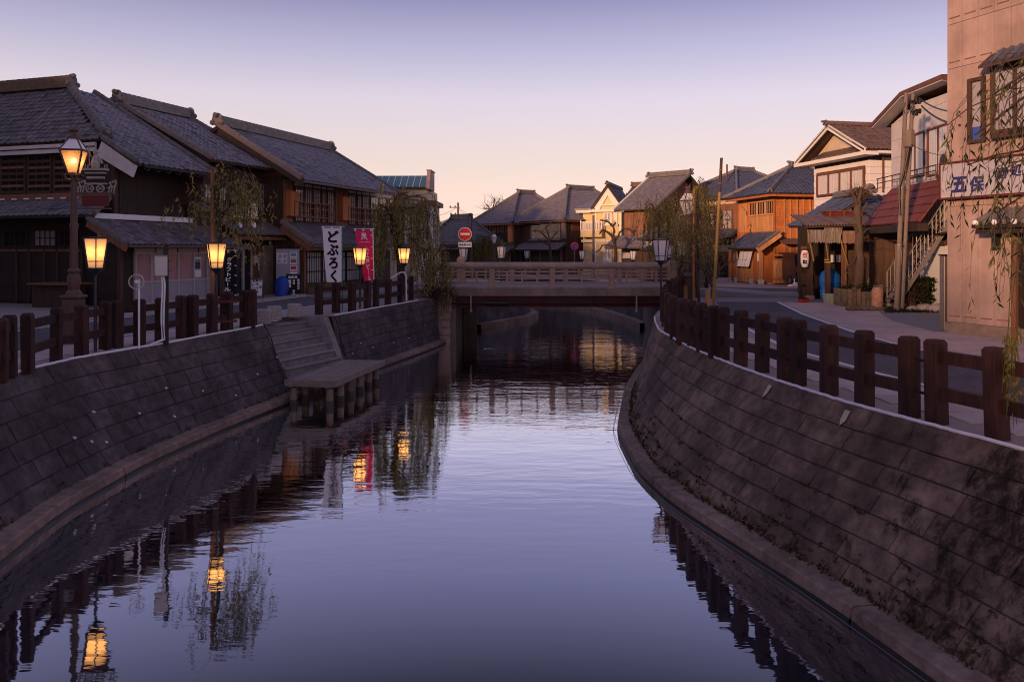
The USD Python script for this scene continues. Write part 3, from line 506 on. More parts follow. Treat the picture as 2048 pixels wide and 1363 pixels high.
# short white drain pipes in the left wall
k = 0
for px, py in ((145, 876), (186, 878), (187, 818), (208, 886), (274, 825), (332, 772), (348, 830), (404, 780), (470, 788), (514, 748), (556, 714), (720, 686), (746, 694), (786, 684), (818, 674), (703, 708)):
    lo, hi = 9.0, 35.0
    best = min(((abs((cx + f * wpl(y, v)[0] / y) - px) + abs(hy - f * (wpl(y, v)[2] - H) / y - py), y, v) for y in np.linspace(10, 34.5, 130) for v in np.linspace(.08, .9, 30)))
    if best[0] > 9 or 22.2 < best[1] < 25.4: continue
    p = wpl(best[1], best[2]); top('drain_pipe', MB().tube([p - [.06, 0, 0], p + [.035, -.01, -.012]], .022, 8), 'white_paint', 'short white drain pipe sticking out of the left bank wall', 'drain pipe', group='drain pipes in the left bank wall'); k += 1

# cables along the tops of the walls
def cable(name, label, pts, r, m, wob=.012):
    pts = np.array(pts, float); n = len(pts); tt = np.linspace(0, n - 1, n * 6); q = np.stack([PchipInterpolator(np.arange(n), pts[:, i])(tt) for i in range(3)], 1)
    q += np.random.default_rng(n).normal(0, wob * .3, q.shape) * [1, 1, .2]; return top(name, MB().tube(q, r, 6), m, label, 'cable', smooth=True)
cable('cable', 'white cable along the top of the left wall, nearer than the steps', [(float(Lt(y)) - .04, y, .028 + .005 * math.sin(y * 2)) for y in np.linspace(6, 22.2, 26)], .026, 'cord_white', .03)
cable('cable', 'white cable along the top of the left wall beyond the steps', [(float(Lt(y)) - .05, y, .028) for y in np.linspace(25.4, 33, 14)], .026, 'cord_white', .03)
cable('cable', 'white cable following the curved top edge of the right wall', [(float(Rt(y)) + .03, y, .028) for y in np.linspace(4, 25, 36)], .024, 'cord_white', .025)
for (ya, yb_) in ((22.2, 21.9), (25.35, 25.6)):
    q = [wpl(ya + (yb_ - ya) * s, 1 - s, .05 + .03 * math.sin(9 * s)) for s in np.linspace(0, 1, 9)]; q[0] = q[0] + [-.06, 0, .05]
    cable('cable', 'black cable hanging down the wall ' + ('on the near side of the steps' if ya < 23 else 'on the far side of the steps'), q, .017, 'metal_black', .01)
cable('cable', 'thin pale cord stretched over the water below the right ledge', [(float(Rw(y)) - .09, y, ZW + .05) for y in np.linspace(7, 22, 12)], .005, 'metal_grey', 0)

# ------------------------------------------------------------------ stone steps and landing stage on the left
u = np.array([Lt(25.3) - Lt(22.25), 3.05]); Ls = np.linalg.norm(u); SF = Fr((float(Lt(22.25)), 22.25), math.degrees(math.atan2(u[0], u[1])))
st = thing('stone_steps', 'grey stone steps cut into the left quay wall down to the landing stage', 'steps', SF.P(Ls / 2, 0, -1.3))
for i in range(6):
    z1 = -.14 - i * .215; part(st, 'step', MB().cb(SF.P(Ls / 2, -.95 + i * .26 - .2, z1 - 1.0 - .0), (Ls - .5, .70, .955), math.radians(90) - math.atan2(u[0], u[1]), .01), 'stone_stair'); part(st, 'tread', MB().cb(SF.P(Ls / 2, -.95 + i * .26 - .165, z1 - .045), (Ls - .54, .72, .047), math.radians(90) - math.atan2(u[0], u[1]), .012), 'stone_stair')
for k, (a0, a1) in enumerate(((-.02, .26), (Ls - .26, Ls + .02))):
    for r in range(6):
        z0, z1 = -1.75 + r * .292, -1.75 + (r + 1) * .292 - .008
        o0, o1 = .55 - (.72) * (r) / 6, .55 - .72 * (r + 1) / 6
        part(st, 'side_block', MB().hexa([SF.P(a, t, z) for z, o in ((z0, o0), (z1, o1)) for a, t in ((a0, -1.4), (a1, -1.4), (a1, o), (a0, o))]), 'stone_stair')
part(st, 'back_wall', MB().lb(SF, 0, Ls, -1.6, -1.42, -1.9, -.006), 'stone_stair')
part(st, 'foot_ledge', MB().lb(SF, -.1, Ls + .1, -.5, .78, -2.6, ZW + .27), 'ledge_stone')
for px, py, s, rz in ((527, 648, .40, .2), (549, 640, .40, .35), (589, 634, .42, .3)):
    p = P(px, py); top('granite_block', MB().cb((p[0], p[1], 0), (s, s, .42), rz, .03), 'granite', {527: 'speckled granite block beside the last fence post before the steps', 549: 'speckled granite block at the head of the steps, the middle one of three', 589: 'speckled granite block standing alone above the steps, the farthest of three'}[px], 'stone block')
JF = Fr(P(668, 762, -1.3)[:2], math.degrees(math.atan2(P(768, 720, -1.3)[0] - P(668, 762, -1.3)[0], P(768, 720, -1.3)[1] - P(668, 762, -1.3)[1])))
JL = float(np.hypot(*(P(768, 720, -1.3) - P(668, 762, -1.3))[:2])); JW = 1.36
jt = thing('landing_stage', 'low timber landing stage on posts at the foot of the stone steps', 'jetty', JF.P(JL / 2, -JW / 2, ZW))
nb = 13
for i in range(nb):
    t0 = -JW + i * JW / nb; part(jt, 'deck_board', MB().cb(JF.P(JL / 2, t0 + JW / nb / 2, -1.345), (JL, JW / nb - .010, .045), math.radians(90) - math.atan2(JF.u[0], JF.u[1]), .006), 'dock_wood')
part(jt, 'edge_board', MB().lb(JF, -.035, -.003, -JW, .035, -1.46, -1.292), 'dock_wood'); part(jt, 'edge_board', MB().lb(JF, 0, JL, .005, .04, -1.46, -1.292), 'dock_wood')
for t0 in (-.2, -JW + .15): part(jt, 'beam', MB().lb(JF, .02, JL - .05, t0 - .06, t0 + .06, -1.50, -1.35), 'dock_pile')
for s in (.2, .95, 1.7, 2.45, 3.2, JL - .2):
    for t0 in (-.2, -JW + .15):
        p = JF.P(s, t0, -3); part(jt, 'wet_foot', MB().lathe(p, [(.108, .0), (.108, 1.14), (.104, 1.16)], 10), 'joint_dark'); part(jt, 'post', MB().lathe(p, [(.105, 0), (.10, .9), (.105, 1.05), (.098, 1.47)], 10), 'dock_pile', smooth=40)

# unseen blocks left of the view, placed and sized to shade the near quays
NB = Fr((-14.6, 18.6), 12); mb = MB().lb(NB, -18, 0, -11, 0, 0, 3.3).prism([NB.P(-18.4, .7, 3.1), NB.P(-18.4, -11.5, 3.1), NB.P(-18.4, -5.5, 4.4)], np.r_[NB.u * 19, 0])
mb.lb(NB, -62, -19, -12, 0, 0, 8.4).prism([NB.P(-62.5, .7, 8.2), NB.P(-62.5, -12.5, 8.2), NB.P(-62.5, -6, 12.0)], np.r_[NB.u * 44, 0])
mb.lb(NB, -22, 3, -34, -13.5, 0, 11.5).prism([NB.P(-22.5, -13, 11.3), NB.P(-22.5, -34.5, 11.3), NB.P(-22.5, -24, 16.0)], np.r_[NB.u * 26, 0])
top('neighbouring_building', mb, 'wood_dark', 'unseen dark blocks left of the view, placed to keep the low sun off the near quays', kind='structure')

# ================================================================== STREETS
def band(pts_a, pts_b): return Polygon(list(pts_a) + list(pts_b)[::-1]).buffer(0)
lroad_in = [(-9.4, 4), (-10.0, 10), (-10.35, 14), (-10.15, 17.1), (-9.9, 18.7), (-9.6, 19.6), (-8.75, 24), (-7.9, 28), (-7.0, 33), (-6.4, 36), (-6.3, 42), (-6.6, 56)]
lroad_out = [(-12.6, 4), (-13.0, 12), (-13.0, 18), (-12.75, 21.4), (-12.1, 24.7), (-11.2, 28.2), (-10.0, 33), (-9.2, 37), (-7.9, 42.5), (-7.6, 56)]
sheet('road', band(lroad_in, lroad_out), .004, 'asphalt', 'asphalt street along the left quay in front of the dark wooden houses')
def line(name, pts, w, label, z=.008):
    top(name, tri3(LineString(pts).buffer(w / 2, cap_style=2), z), 'line_white', label, kind='structure')
def tri3(poly, z):
    v, fc = tri2d(poly); return np.c_[v, np.full(len(v), z)], fc
line('road_marking', [(x + .0, y) for x, y in lroad_in[:9]], .12, 'white edge line of the left street on the river side')
line('road_marking', lroad_out[:8], .10, 'white edge line of the left street on the house side')
r_in = [(7.6, 2), (7.1, 8), (6.45, 12.3), (6.2, 13.8), (5.95, 16.4), (5.95, 17.8), (6.25, 21), (6.65, 24.3), (7.3, 28), (8.3, 32.5)]
r_out = [(9.6, 2), (9.3, 8), (8.95, 13.9), (8.65, 15.8), (8.6, 18), (8.75, 20.4), (9.5, 26), (10.75, 32.3)]
sheet('road', band(r_in, r_out), .004, 'asphalt', 'asphalt street along the right quay behind the fence')
line('road_marking', r_in[1:-1], .13, 'white edge line of the right street on the fence side')
line('road_marking', r_out[1:], .14, 'white edge line of the right street on the house side')
sheet('crossing', Polygon([(8.2, 32.6), (10.8, 32.4), (20, 31.5), (26, 34), (26, 40), (12, 40.5), (9.6, 39.5)]), .005, 'asphalt_worn', 'worn pale asphalt of the crossing at the right end of the bridge')
sheet('road', Polygon([(9.4, 46.5), (8.9, 41.6), (12, 40.7), (30, 40.2), (30, 43.2), (17, 43.4), (13, 44.5), (10.8, 47.5), (10.5, 58), (8.9, 58)]), .004, 'asphalt', 'dark asphalt side street beyond the crossing, in front of the orange house')
line('road_marking', [(8.9, 41.5), (12, 40.6), (20, 39.2)], .12, 'white line along the near edge of the dark side street')
sheet('pavement', Polygon([(9.05, 13.9), (8.75, 15.8), (8.72, 18), (8.87, 20.4), (9.62, 26), (10.9, 32.2), (18, 31), (18, 21), (11.2, 20.2), (12.2, 16.5), (13, 8), (9.45, 8)]), .006, 'paving_brown', 'brown pavement in front of the right bank houses')
sheet('forecourt', Polygon([(10.9, 20.6), (18, 20.6), (18, 28.2), (13.6, 28.3), (12.4, 27.0), (11.3, 23.8)]), .010, 'asphalt_worn', 'grey worn forecourt beside the tall pink building')
sheet('pavement', Polygon([(11, 47.6), (13.2, 44.7), (17, 43.6), (30, 43.4), (30, 60), (11, 60)]), .006, 'paving_brown', 'brown pavement before the orange wooden house')
# kerb stones on the left quay
for pts, lab in ((lroad_out, 'left'),):
    ls = LineString([(x - .22, y) for x, y in pts[:8]]); kb = thing('kerb', 'row of pale kerb stones before the left bank houses', 'kerb', (pts[3][0] - .2, pts[3][1], 0))
    n = int(ls.length / 1.0)
    for i in range(n):
        a, b = ls.interpolate(i * 1.0 + .01), ls.interpolate(i * 1.0 + .985); part(kb, 'kerb_stone', MB().bar((a.x, a.y, .05), (b.x, b.y, .05), .16, .1), 'kerb')
# paving slabs of the near left quay, larger than ten pixels only close by
pv = thing('quay_paving', 'pale paving slabs on the left quay behind the fence', 'paving', (-8.9, 17, 0)); npv = 0
for y in np.arange(10.5, 24, .62):
    x0, x1 = float(Lt(y)) - .55, float(np.interp(y, [p[1] for p in lroad_in], [p[0] for p in lroad_in])) + .15
    n = int((x0 - x1) / .62)
    for k in range(n):
        xa = x0 - k * .62
        part(pv, 'paving_slab', MB().box(xa - .606, xa, y + .006, y + .612, .0, .012 + .004 * rng.random()), 'paving')
pr = thing('quay_paving', 'pale paving slabs on the right quay behind the fence', 'paving', (5.5, 13, 0))
for y in np.arange(7.2, 21, .62):
    x0, x1 = float(Rt(y)) + .62, float(np.interp(y, [p[1] for p in r_in], [p[0] for p in r_in])) - .15
    n = int((x1 - x0) / .62)
    for k in range(n):
        xa = x0 + k * .62
        part(pr, 'paving_slab', MB().box(xa, xa + .606, y + .006, y + .612, .0, .012 + .004 * rng.random()), 'paving')

# ================================================================== FENCES
def fence(label, pts, rails=True, h=1.02, ends=(0, 0), pw=.195):
    "posts at plan points, two rails let into them"
    t = thing('wooden_fence', label, 'fence', (*pts[len(pts) // 2], 0))
    dirs = np.gradient(np.array(pts, float), axis=0); ang = np.arctan2(dirs[:, 1], dirs[:, 0])
    for i, (x, y) in enumerate(pts):
        w = pw * (1 + .04 * rng.normal()); tx, ty = rng.normal(0, .012, 2); mb = MB().cb((x, y, -.02), (w, w, h + .02 - .035), ang[i] + .03 * rng.normal(), .012)
        mb2 = MB(); 
        g = ang[i]; c, s_ = math.cos(g), math.sin(g); q = [(x + c * a - s_ * b, y + s_ * a + c * b) for a, b in ((-w / 2, -w / 2), (w / 2, -w / 2), (w / 2, w / 2), (-w / 2, w / 2))]
        mb.add([(qx, qy, h - .045) for qx, qy in q] + [(x + (qx - x) * .72, y + (qy - y) * .72, h) for qx, qy in q], [[0, 1, 5, 4], [1, 2, 6, 5], [2, 3, 7, 6], [3, 0, 4, 7], [4, 5, 6, 7]])
        v, fc = mb.get(); v[:, 0] += tx * v[:, 2]; v[:, 1] += ty * v[:, 2]; part(t, 'post', (v, fc), 'fence_wood')
    for (x0, y0), (x1, y1) in zip(pts[:-1], pts[1:]):
        d = np.array([x1 - x0, y1 - y0]); d /= np.linalg.norm(d) + 1e-9; e = d * pw * .42
        for z in (h * .80, h * .37):
            part(t, 'rail', MB().bar((x0 + e[0], y0 + e[1], z), (x1 - e[0], y1 - e[1], z), .085, .15), 'fence_wood')
    return t
def gp(*l): return [tuple(P(x, y)[:2]) for x, y in l]
fence('brown wooden fence on the left quay, nearest length at the left picture edge', [(-7.2, 9.9), (-7.75, 11.4), (-8.15, 12.75), tuple(P(20, 752)[:2])])
fence('brown wooden fence on the left quay carrying the nearest lit lantern', gp((56, 744), (112, 722), (163, 712), (210, 699)))
fence('brown wooden fence on the left quay before the grey meter box pole', gp((234, 695), (279, 690), (321, 685), (363, 676)))
fence('brown wooden fence on the left quay ending at the stone steps', gp((385, 674), (423, 668), (456, 663), (489, 656)))
fence('lone brown double post at the near side of the stone steps', gp((503, 655), (507, 652)))
fence('brown wooden fence on the left quay just beyond the steps, by the white banner', gp((638, 629), (672, 625), (704, 623), (735, 618)))
fence('brown wooden fence on the left quay farthest along, by the willow', gp((752, 614), (776, 611), (800, 605), (822, 600)))
fence('brown wooden fence on the right quay, nearest length with willow twigs over it', [tuple(P(1873.5, 847)[:2]), tuple(P(1995, 878)[:2]), (5.62, 8.05), (5.87, 7.2)])
fence('brown wooden fence on the right quay, second length from the picture edge', gp((1597, 770), (1658, 790), (1729, 811), (1819, 834)))
fence('brown wooden fence on the right quay, third length from the picture edge', gp((1446, 719), (1481, 732), (1524, 744), (1571, 761)))
fence('brown wooden fence on the right quay, fourth length, by the leaning bamboo pole', gp((1363, 687), (1385, 695), (1404, 704), (1429, 715)))
fence('brown wooden fence on the right quay bending away towards the bridge', [(3.85, 19.0), (3.95, 20.3), (4.2, 22.0), (4.5, 23.6), (4.85, 25.2)])
fence('brown wooden fence on the right quay running up to the bridge end', [(5.2, 26.4), (5.65, 28.0), (6.15, 29.7), (6.65, 31.4), (7.15, 33.1), (7.6, 35.0)], h=1.12)
def chain(a, b, label, z=(.8, .4)):
    t = thing('chain', label, 'chain', (*a, 0))
    for zz in z:
        for k in range(7):
            s = (k + .5) / 7; p = np.array([a[0] + (b[0] - a[0]) * s, a[1] + (b[1] - a[1]) * s, zz - .06 * 4 * s * (1 - s)]); d = np.array([b[0] - a[0], b[1] - a[1], 0]) / 14
            part(t, 'link', MB().bar(p - d * 1.1, p + d * 1.1, .018 if k % 2 else .035, .035 if k % 2 else .018), 'metal_black')
chain(P(1819, 834)[:2], P(1873.5, 847)[:2], 'black chain closing the gap between the two nearest right fence lengths')
chain(P(1571, 761)[:2], P(1597, 770)[:2], 'black chain closing the narrow gap between double posts on the right')

# ================================================================== BRIDGE
BY0, BY1 = 36.0, 41.0; zb = .40; BX0, BX1 = -3.15, 7.35
br = thing('bridge', 'concrete bridge with pink concrete railings crossing the river', 'bridge', ((BX0 + BX1) / 2, 38.5, zb))
part(br, 'deck', MB().box(BX0 - .6, BX1 + .6, BY0, BY1 + .3, .06, zb).box(BX0 - .6, BX1 + .6, BY0 - .02, BY0 + .2, .04, zb - .06), 'concrete')
part(br, 'kerb', MB().box(BX0 - .6, BX1 + .4, BY0 + .06, BY0 + .30, zb - .01, zb + .07), 'concrete_pink')
part(br, 'girder', MB().box(BX0 - .2, BX1 + .3, BY0 + .35, BY0 + .5, -.44, .06).box(BX0 - .2, BX1 + .3, BY0 + .25, BY0 + .6, -.48, -.44), 'girder_red')
part(br, 'girder', MB().box(BX0 - .2, BX1 + .3, BY1 - .4, BY1 - .25, -.46, .06), 'girder_red')
for x in np.arange(-2.5, 7, 1.55): part(br, 'stiffener', MB().box(x, x + .03, BY0 + .24, BY0 + .35, -.44, .06), 'girder_red')
part(br, 'pipe', MB().tube([(BX0 - .1, BY0 + .12, -.30), (BX1 + .1, BY0 + .12, -.30)], .05, 10).tube([(-1.2, BY0 + .12, -.28), (-.2, BY0 + .12, -.28)], .12, 12), 'metal_black', smooth=40)
for x in (-1.85, 5.6): part(br, 'drain', MB().tube([(x, BY0 - .04, .05), (x, BY0 - .04, -.55)], .04, 8).tube([(x, BY0 - .04, -.55), (x, BY0 - .04, -.68)], .06, 8), 'concrete_pink')
for Y, pxs, nm in ((BY0 + .16, (-.9, 1.82, 4.5, 7.2), 'near'), (BY1 + .02, (-2.7, 0.0, 2.74, 5.5), 'far')):
    part(br, 'top_rail', MB().tube([(BX0 - .6, Y, zb + .97), (BX1 + .2, Y, zb + .97)], .115, 12), 'concrete_pink', smooth=40)
    ends = [BX0 - .55] + list(pxs) + ([BX1 + .4] if Y > 40 else [])
    for x in pxs: part(br, 'rail_post', MB().cb((x, Y - .02, zb - .05), (.25, .25, .91), 0, .03), 'concrete_pink')
    for a, b in zip(ends[:-1], ends[1:]):
        for z in (.74, .575, .42, .25): part(br, 'rail', MB().box(a + .125, b - .125, Y - .04, Y + .04, zb + z - .032, zb + z + .032), 'concrete_pink')
        for k in range(1, 3 if b - a < 2 else 4):
            x = a + (b - a) * k / (3 if b - a < 2 else 4); part(br, 'baluster', MB().box(x - .05, x + .05, Y - .052, Y + .052, zb + .20, zb + .78), 'concrete_pink')
for x, y, hh in ((BX0 - .55, BY0 + .1, 1.25), (7.22, BY0 + .1, 1.28), (-2.62, BY1 + .1, 1.4)): part(br, 'end_pillar', MB().cb((x, y, zb - .1), (.42, .42, hh), 0, .05).lathe((x, y, zb - .1 + hh), [(.2, 0), (.16, .07), (.0, .1)], 4, rot=math.pi / 4), 'concrete_pink')
top('bridge_road', MB().box(BX0 - .6, BX1 + .6, BY0 + .4, BY1 - .1, zb, zb + .004), 'asphalt_worn', 'asphalt road surface across the bridge deck', kind='structure')
# ramps of the approaches
for nm, x0, x1 in (('left', -9.0, BX0 - .55), ('right', 13.0, BX1 + .55)):
    top('approach_ramp', MB().prism([(x0, BY0 - .6, .003), (x1, BY0 - .6, .003), (x1, BY0 - .6, zb)], (0, BY1 - BY0 + .9, 0)), 'asphalt_worn', f'sloping approach to the bridge on its {nm} bank', kind='structure')
ab = thing('bridge_abutment', 'stained concrete abutment with a stone pilaster under the left end of the bridge', 'abutment', (-3.2, 36.5, ZW))
part(ab, 'abutment_wall', MB().box(-4.4, -2.55, 36.25, 41.3, -3, -.03), 'concrete')
pz = -2.4
for r in range(7):
    part(ab, 'stone_block', MB().cb((-3.05 + .02 * rng.normal(), 35.95, pz), (.62, .5, .335), 0, .03), 'concrete_pink'); pz += .345
part(ab, 'wing_wall', MB().prism([(-3.95, 35.25, -.02), (-3.36, 35.9, -.02), (-3.36, 35.9, -2.5), (-2.9, 35.25, -2.5)], (-.6, .8, 0)), 'concrete')
part(ab, 'return_wall', MB().box(-2.5, -1.8, 41.2, 41.6, -3, -.03), 'concrete')
ab = thing('bridge_abutment', 'shaded concrete abutment under the right end of the bridge', 'abutment', (7.4, 38.5, ZW))
part(ab, 'abutment_wall', MB().box(6.95, 9.0, 35.0, 42.2, -3, -.03), 'concrete')
def farbank(label, ln, side):
    t = thing('quay_wall', label, 'wall', (*ln[len(ln) // 2], ZW)); n = len(ln); dirs = np.gradient(np.array(ln, float), axis=0); dirs /= np.linalg.norm(dirs, axis=1, keepdims=True)
    nrm = np.c_[dirs[:, 1], -dirs[:, 0]] * side; q = []
    for (x, y), m_ in zip(ln, nrm): q += [(x, y, -.003), (x + m_[0] * .45, y + m_[1] * .45, ZW + .3), (x + m_[0] * .46, y + m_[1] * .46, ZW - 1)]
    part(t, 'wall_face', MB().add(q, [[i * 3 + j, i * 3 + j + 1, (i + 1) * 3 + j + 1, (i + 1) * 3 + j] for i in range(n - 1) for j in range(2)]), 'stone_block_left')
    q = []
    for (x, y), m_ in zip(ln, nrm): q += [(x + m_[0] * .40, y + m_[1] * .40, ZW + .3), (x + m_[0] * .9, y + m_[1] * .9, ZW + .27), (x + m_[0] * .92, y + m_[1] * .92, ZW - 1)]
    part(t, 'ledge', MB().add(q, [[i * 3 + j, i * 3 + j + 1, (i + 1) * 3 + j + 1, (i + 1) * 3 + j] for i in range(n - 1) for j in range(2)]), 'ledge_stone')
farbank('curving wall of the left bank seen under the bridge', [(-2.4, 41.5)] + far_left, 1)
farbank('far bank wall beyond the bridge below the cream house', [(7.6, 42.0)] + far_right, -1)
# ================================================================== BUILDINGS: helpers
def tile_shape(w, e):
    uu = np.array([0, .22, .45, .68, .86, 1.0]); hh = np.array([.042, .012, 0, .010, .034, .042])
    v = [(u_ * w, e + .01, h) for u_, h in zip(uu, hh)] + [(u_ * w, -.03, h + .030) for u_, h in zip(uu, hh)] + [(u_ * w, -.03, h - .004) for u_, h in zip(uu, hh)]
    fc = [[i, i + 1, 6 + i + 1, 6 + i] for i in range(5)] + [[6 + i, 7 + i, 13 + i, 12 + i] for i in range(5)]
    return np.array(v), np.array(fc)
def roof(t, poly, m, w=.27, e=.25, nparts=0, deck='wood_dark', dth=.10, lift=.0):
    "tiled plane: 3d polygon whose first two points are the eave; tiles laid in rows on a deck"
    poly = [np.array(p, float) for p in poly]; ax = poly[1] - poly[0]; ax /= np.linalg.norm(ax)
    nn = np.zeros(3)
    for i in range(len(poly)): nn += np.cross(poly[i] - poly[0], poly[(i + 1) % len(poly)] - poly[0])
    nn /= np.linalg.norm(nn)
    if nn[2] < 0: nn = -nn
    up = np.cross(nn, ax)
    if up[2] < 0: up = -up
    O = poly[0]; q = Polygon([((p - O) @ ax, (p - O) @ up) for p in poly]).buffer(0)
    part(t, 'roof_deck', MB().prism([p - nn * .012 for p in poly], -nn * dth), deck)
    a0, b0, a1, b1 = q.bounds; tv, tf = tile_shape(w, e); cells = []
    for j in range(int((b1 - b0) / e) + 1):
        for i in range(int((a1 - a0) / w) + 1):
            a, b = a0 + i * w, b0 + j * e
            if q.contains(Point(a + w / 2, b + e / 2)): cells.append((a, b))
    R = np.array([ax, up, nn]); out = []
    for a, b in cells:
        jz = rng.normal() * .007; v = tv + [a + rng.normal() * .004, b + rng.normal() * .005, jz + lift]; out.append(v @ R + O)
    out.sort(key=lambda v: v[0][0] ** 2 + v[0][1] ** 2)
    for v in out[:nparts]: part(t, 'roof_tile', (v, quads(tf)), m)
    rest = out[nparts:]
    if rest:
        mb = MB()
        for v in rest: mb.add(v, tf)
        part(t, 'roof_tiles', mb, m, kind='stuff')
    return ax, up, nn
def quads(fc): fc = np.asarray(fc); return np.vstack([fc[:, [0, 1, 2]], fc[:, [0, 2, 3]]])
def ridge(t, a, b, w=.30, h=.34, m='ridge_tile', caps=True, orn=(1, 1), osz=.34, om=None, nm='ridge'):
    a, b = np.array(a, float), np.array(b, float); L = np.linalg.norm(b - a); d = (b - a) / L; r = np.cross(d, [0, 0, 1]); r /= np.linalg.norm(r); u_ = np.cross(r, d)
    mb = MB()
    for k in range(3):
        ww = w * (1 - .14 * k); z0 = h * k / 3; mb.bar(a + u_ * (z0 + h / 6), b + u_ * (z0 + h / 6), ww, h / 3 - .012, up=u_)
    n = max(2, int(L / .3)); 
    for i in range(n):
        p, q = a + d * L * i / n + u_ * h, a + d * (L * (i + 1) / n - .0) + u_ * h; mb.tube([p, q], [w * .34, w * .30], 8)
    part(t, nm, mb, m)
    for e, p, s in ((orn[0], a, -1), (orn[1], b, 1)):
        if not e: continue
        o = MB().lathe(p + d * s * .02 - d * .06 + u_ * (h * .75), [(osz * .72, 0), (osz * .8, .06), (osz * .62, .12)], 12, axis=d).lathe(p + d * s * .06 - d * .05 + u_ * (h * 1.2), [(osz * .28, 0), (osz * .3, .12), (osz * .12, .2)], 10, axis=d * s)
        for k in (-1, 1): o.ball(p + d * s * .05 + r * k * osz * .68 + u_ * h * .35, osz * .36, 1)
        part(t, 'ridge_ornament', o, om or m)
def verge(t, pts, w=.20, h=.16, m='verge_stone', nm='verge'):
    mb = MB()
    for a, b in zip(pts[:-1], pts[1:]):
        a, b = np.array(a, float), np.array(b, float); up = np.array([0, 0, 1.])
        mb.bar(a + up * h * .3, b + up * h * .3, w, h)
        L = np.linalg.norm(b - a); n = max(1, int(L / .28))
        for i in range(n):
            p, q = a + (b - a) * i / n, a + (b - a) * (i + .96) / n; mb.tube([p + up * h * .8, q + up * h * .8], [w * .42, w * .36], 6)
    part(t, nm, mb, m)
def boards_v(t, fr, s0, s1, t0, z0, z1, m, bw=.22, th=.02, nm='board', gap=.006, cap=60):
    "upright boards on a wall plane, each its own piece"
    n = max(1, int(round((s1 - s0) / bw))); w = (s1 - s0) / n
    for i in range(n):
        a = s0 + i * w; part(t, nm, MB().lb(fr, a + gap / 2, a + w - gap / 2, t0, t0 + th * (1 + .3 * rng.random()), z0, z1), m)
def boards_h(t, fr, s0, s1, t0, z0, z1, m, bh=.2, th=.022, nm='board', cross=False, a=None):
    n = max(1, int(round((z1 - z0) / bh))); h = (z1 - z0) / n
    for i in range(n):
        z = z0 + i * h
        if not cross: part(t, nm, MB().hexa([fr.P(x, y, zz) for zz, k in ((z + .003, .012), (z + h - .003, 0)) for x, y in ((s0, t0), (s1, t0), (s1, t0 + th + k), (s0, t0 + th + k))]), m)
        else: part(t, nm, MB().hexa([fr.P(x, y, zz) for zz, k in ((z + .003, .012), (z + h - .003, 0)) for x, y in ((a, s0), (a, s1), (a - th - k, s1), (a - th - k, s0))]), m)
def lattice(t, fr, s0, s1, t0, z0, z1, nx, nz, m, frame=.07, bar=.025, d=.05, pane='glass', back=None, nm='window', cross=False):
    "framed window with glazing bars; t0 = wall face; cross: lies on the plane s = t0, seen from -s"
    def B(mb, a, b, q0, q1, c, e):
        if cross: return mb.lb(fr, t0 - q1, t0 - q0, a, b, c, e)
        return mb.lb(fr, a, b, t0 + q0, t0 + q1, c, e)
    mb = MB(); B(mb, s0, s1, 0, d, z0, z0 + frame); B(mb, s0, s1, 0, d, z1 - frame, z1); B(mb, s0, s0 + frame, 0, d, z0 + frame, z1 - frame); B(mb, s1 - frame, s1, 0, d, z0 + frame, z1 - frame)
    wdw = part(t, nm, mb, m)
    for i in range(1, nx):
        a = s0 + frame + (s1 - s0 - 2 * frame) * i / nx; part(wdw, 'glazing_bar', B(MB(), a - bar / 2, a + bar / 2, .012, d * .8, z0 + frame, z1 - frame), m)
    for i in range(1, nz):
        z = z0 + frame + (z1 - z0 - 2 * frame) * i / nz; part(wdw, 'glazing_bar', B(MB(), s0 + frame, s1 - frame, .014, d * .72, z - bar / 2, z + bar / 2), m)
    if pane: part(wdw, 'pane', B(MB(), s0 + frame * .8, s1 - frame * .8, .034, .038, z0 + frame * .8, z1 - frame * .8), pane)
    if back and 'curtain' in back:
        n = max(8, int((s1 - s0) / .035)); q = []
        for i in range(n + 1):
            a = s0 + frame * .5 + (s1 - s0 - frame) * i / n; o = .015 + .011 * math.sin(i * 2 * math.pi / 4.2 + .8 * math.sin(i * .7))
            for z in (z0 + frame * .5, z1 - frame * .5): q.append(fr.P(t0 - o, a, z) if cross else fr.P(a, t0 + o, z))
        part(wdw, 'curtain', (np.array(q), quads([[2 * i, 2 * i + 2, 2 * i + 3, 2 * i + 1] for i in range(n)])), back, smooth=True)
    elif back: part(wdw, 'curtain' if 'curtain' in back else 'backing', B(MB(), s0 + frame * .5, s1 - frame * .5, .002, .006, z0 + frame * .5, z1 - frame * .5), back)
    return wdw
def slats_v(t, fr, s0, s1, t0, z0, z1, n, m, w=.05, d=.04, nm='slat'):
    for i in range(n):
        a = s0 + (s1 - s0) * (i + .5) / n; part(t, nm, MB().lb(fr, a - w / 2, a + w / 2, t0, t0 + d, z0, z1), m)

# ================================================================== LEFT BANK
A = Fr((-14.2, 30), 18); mA = .60
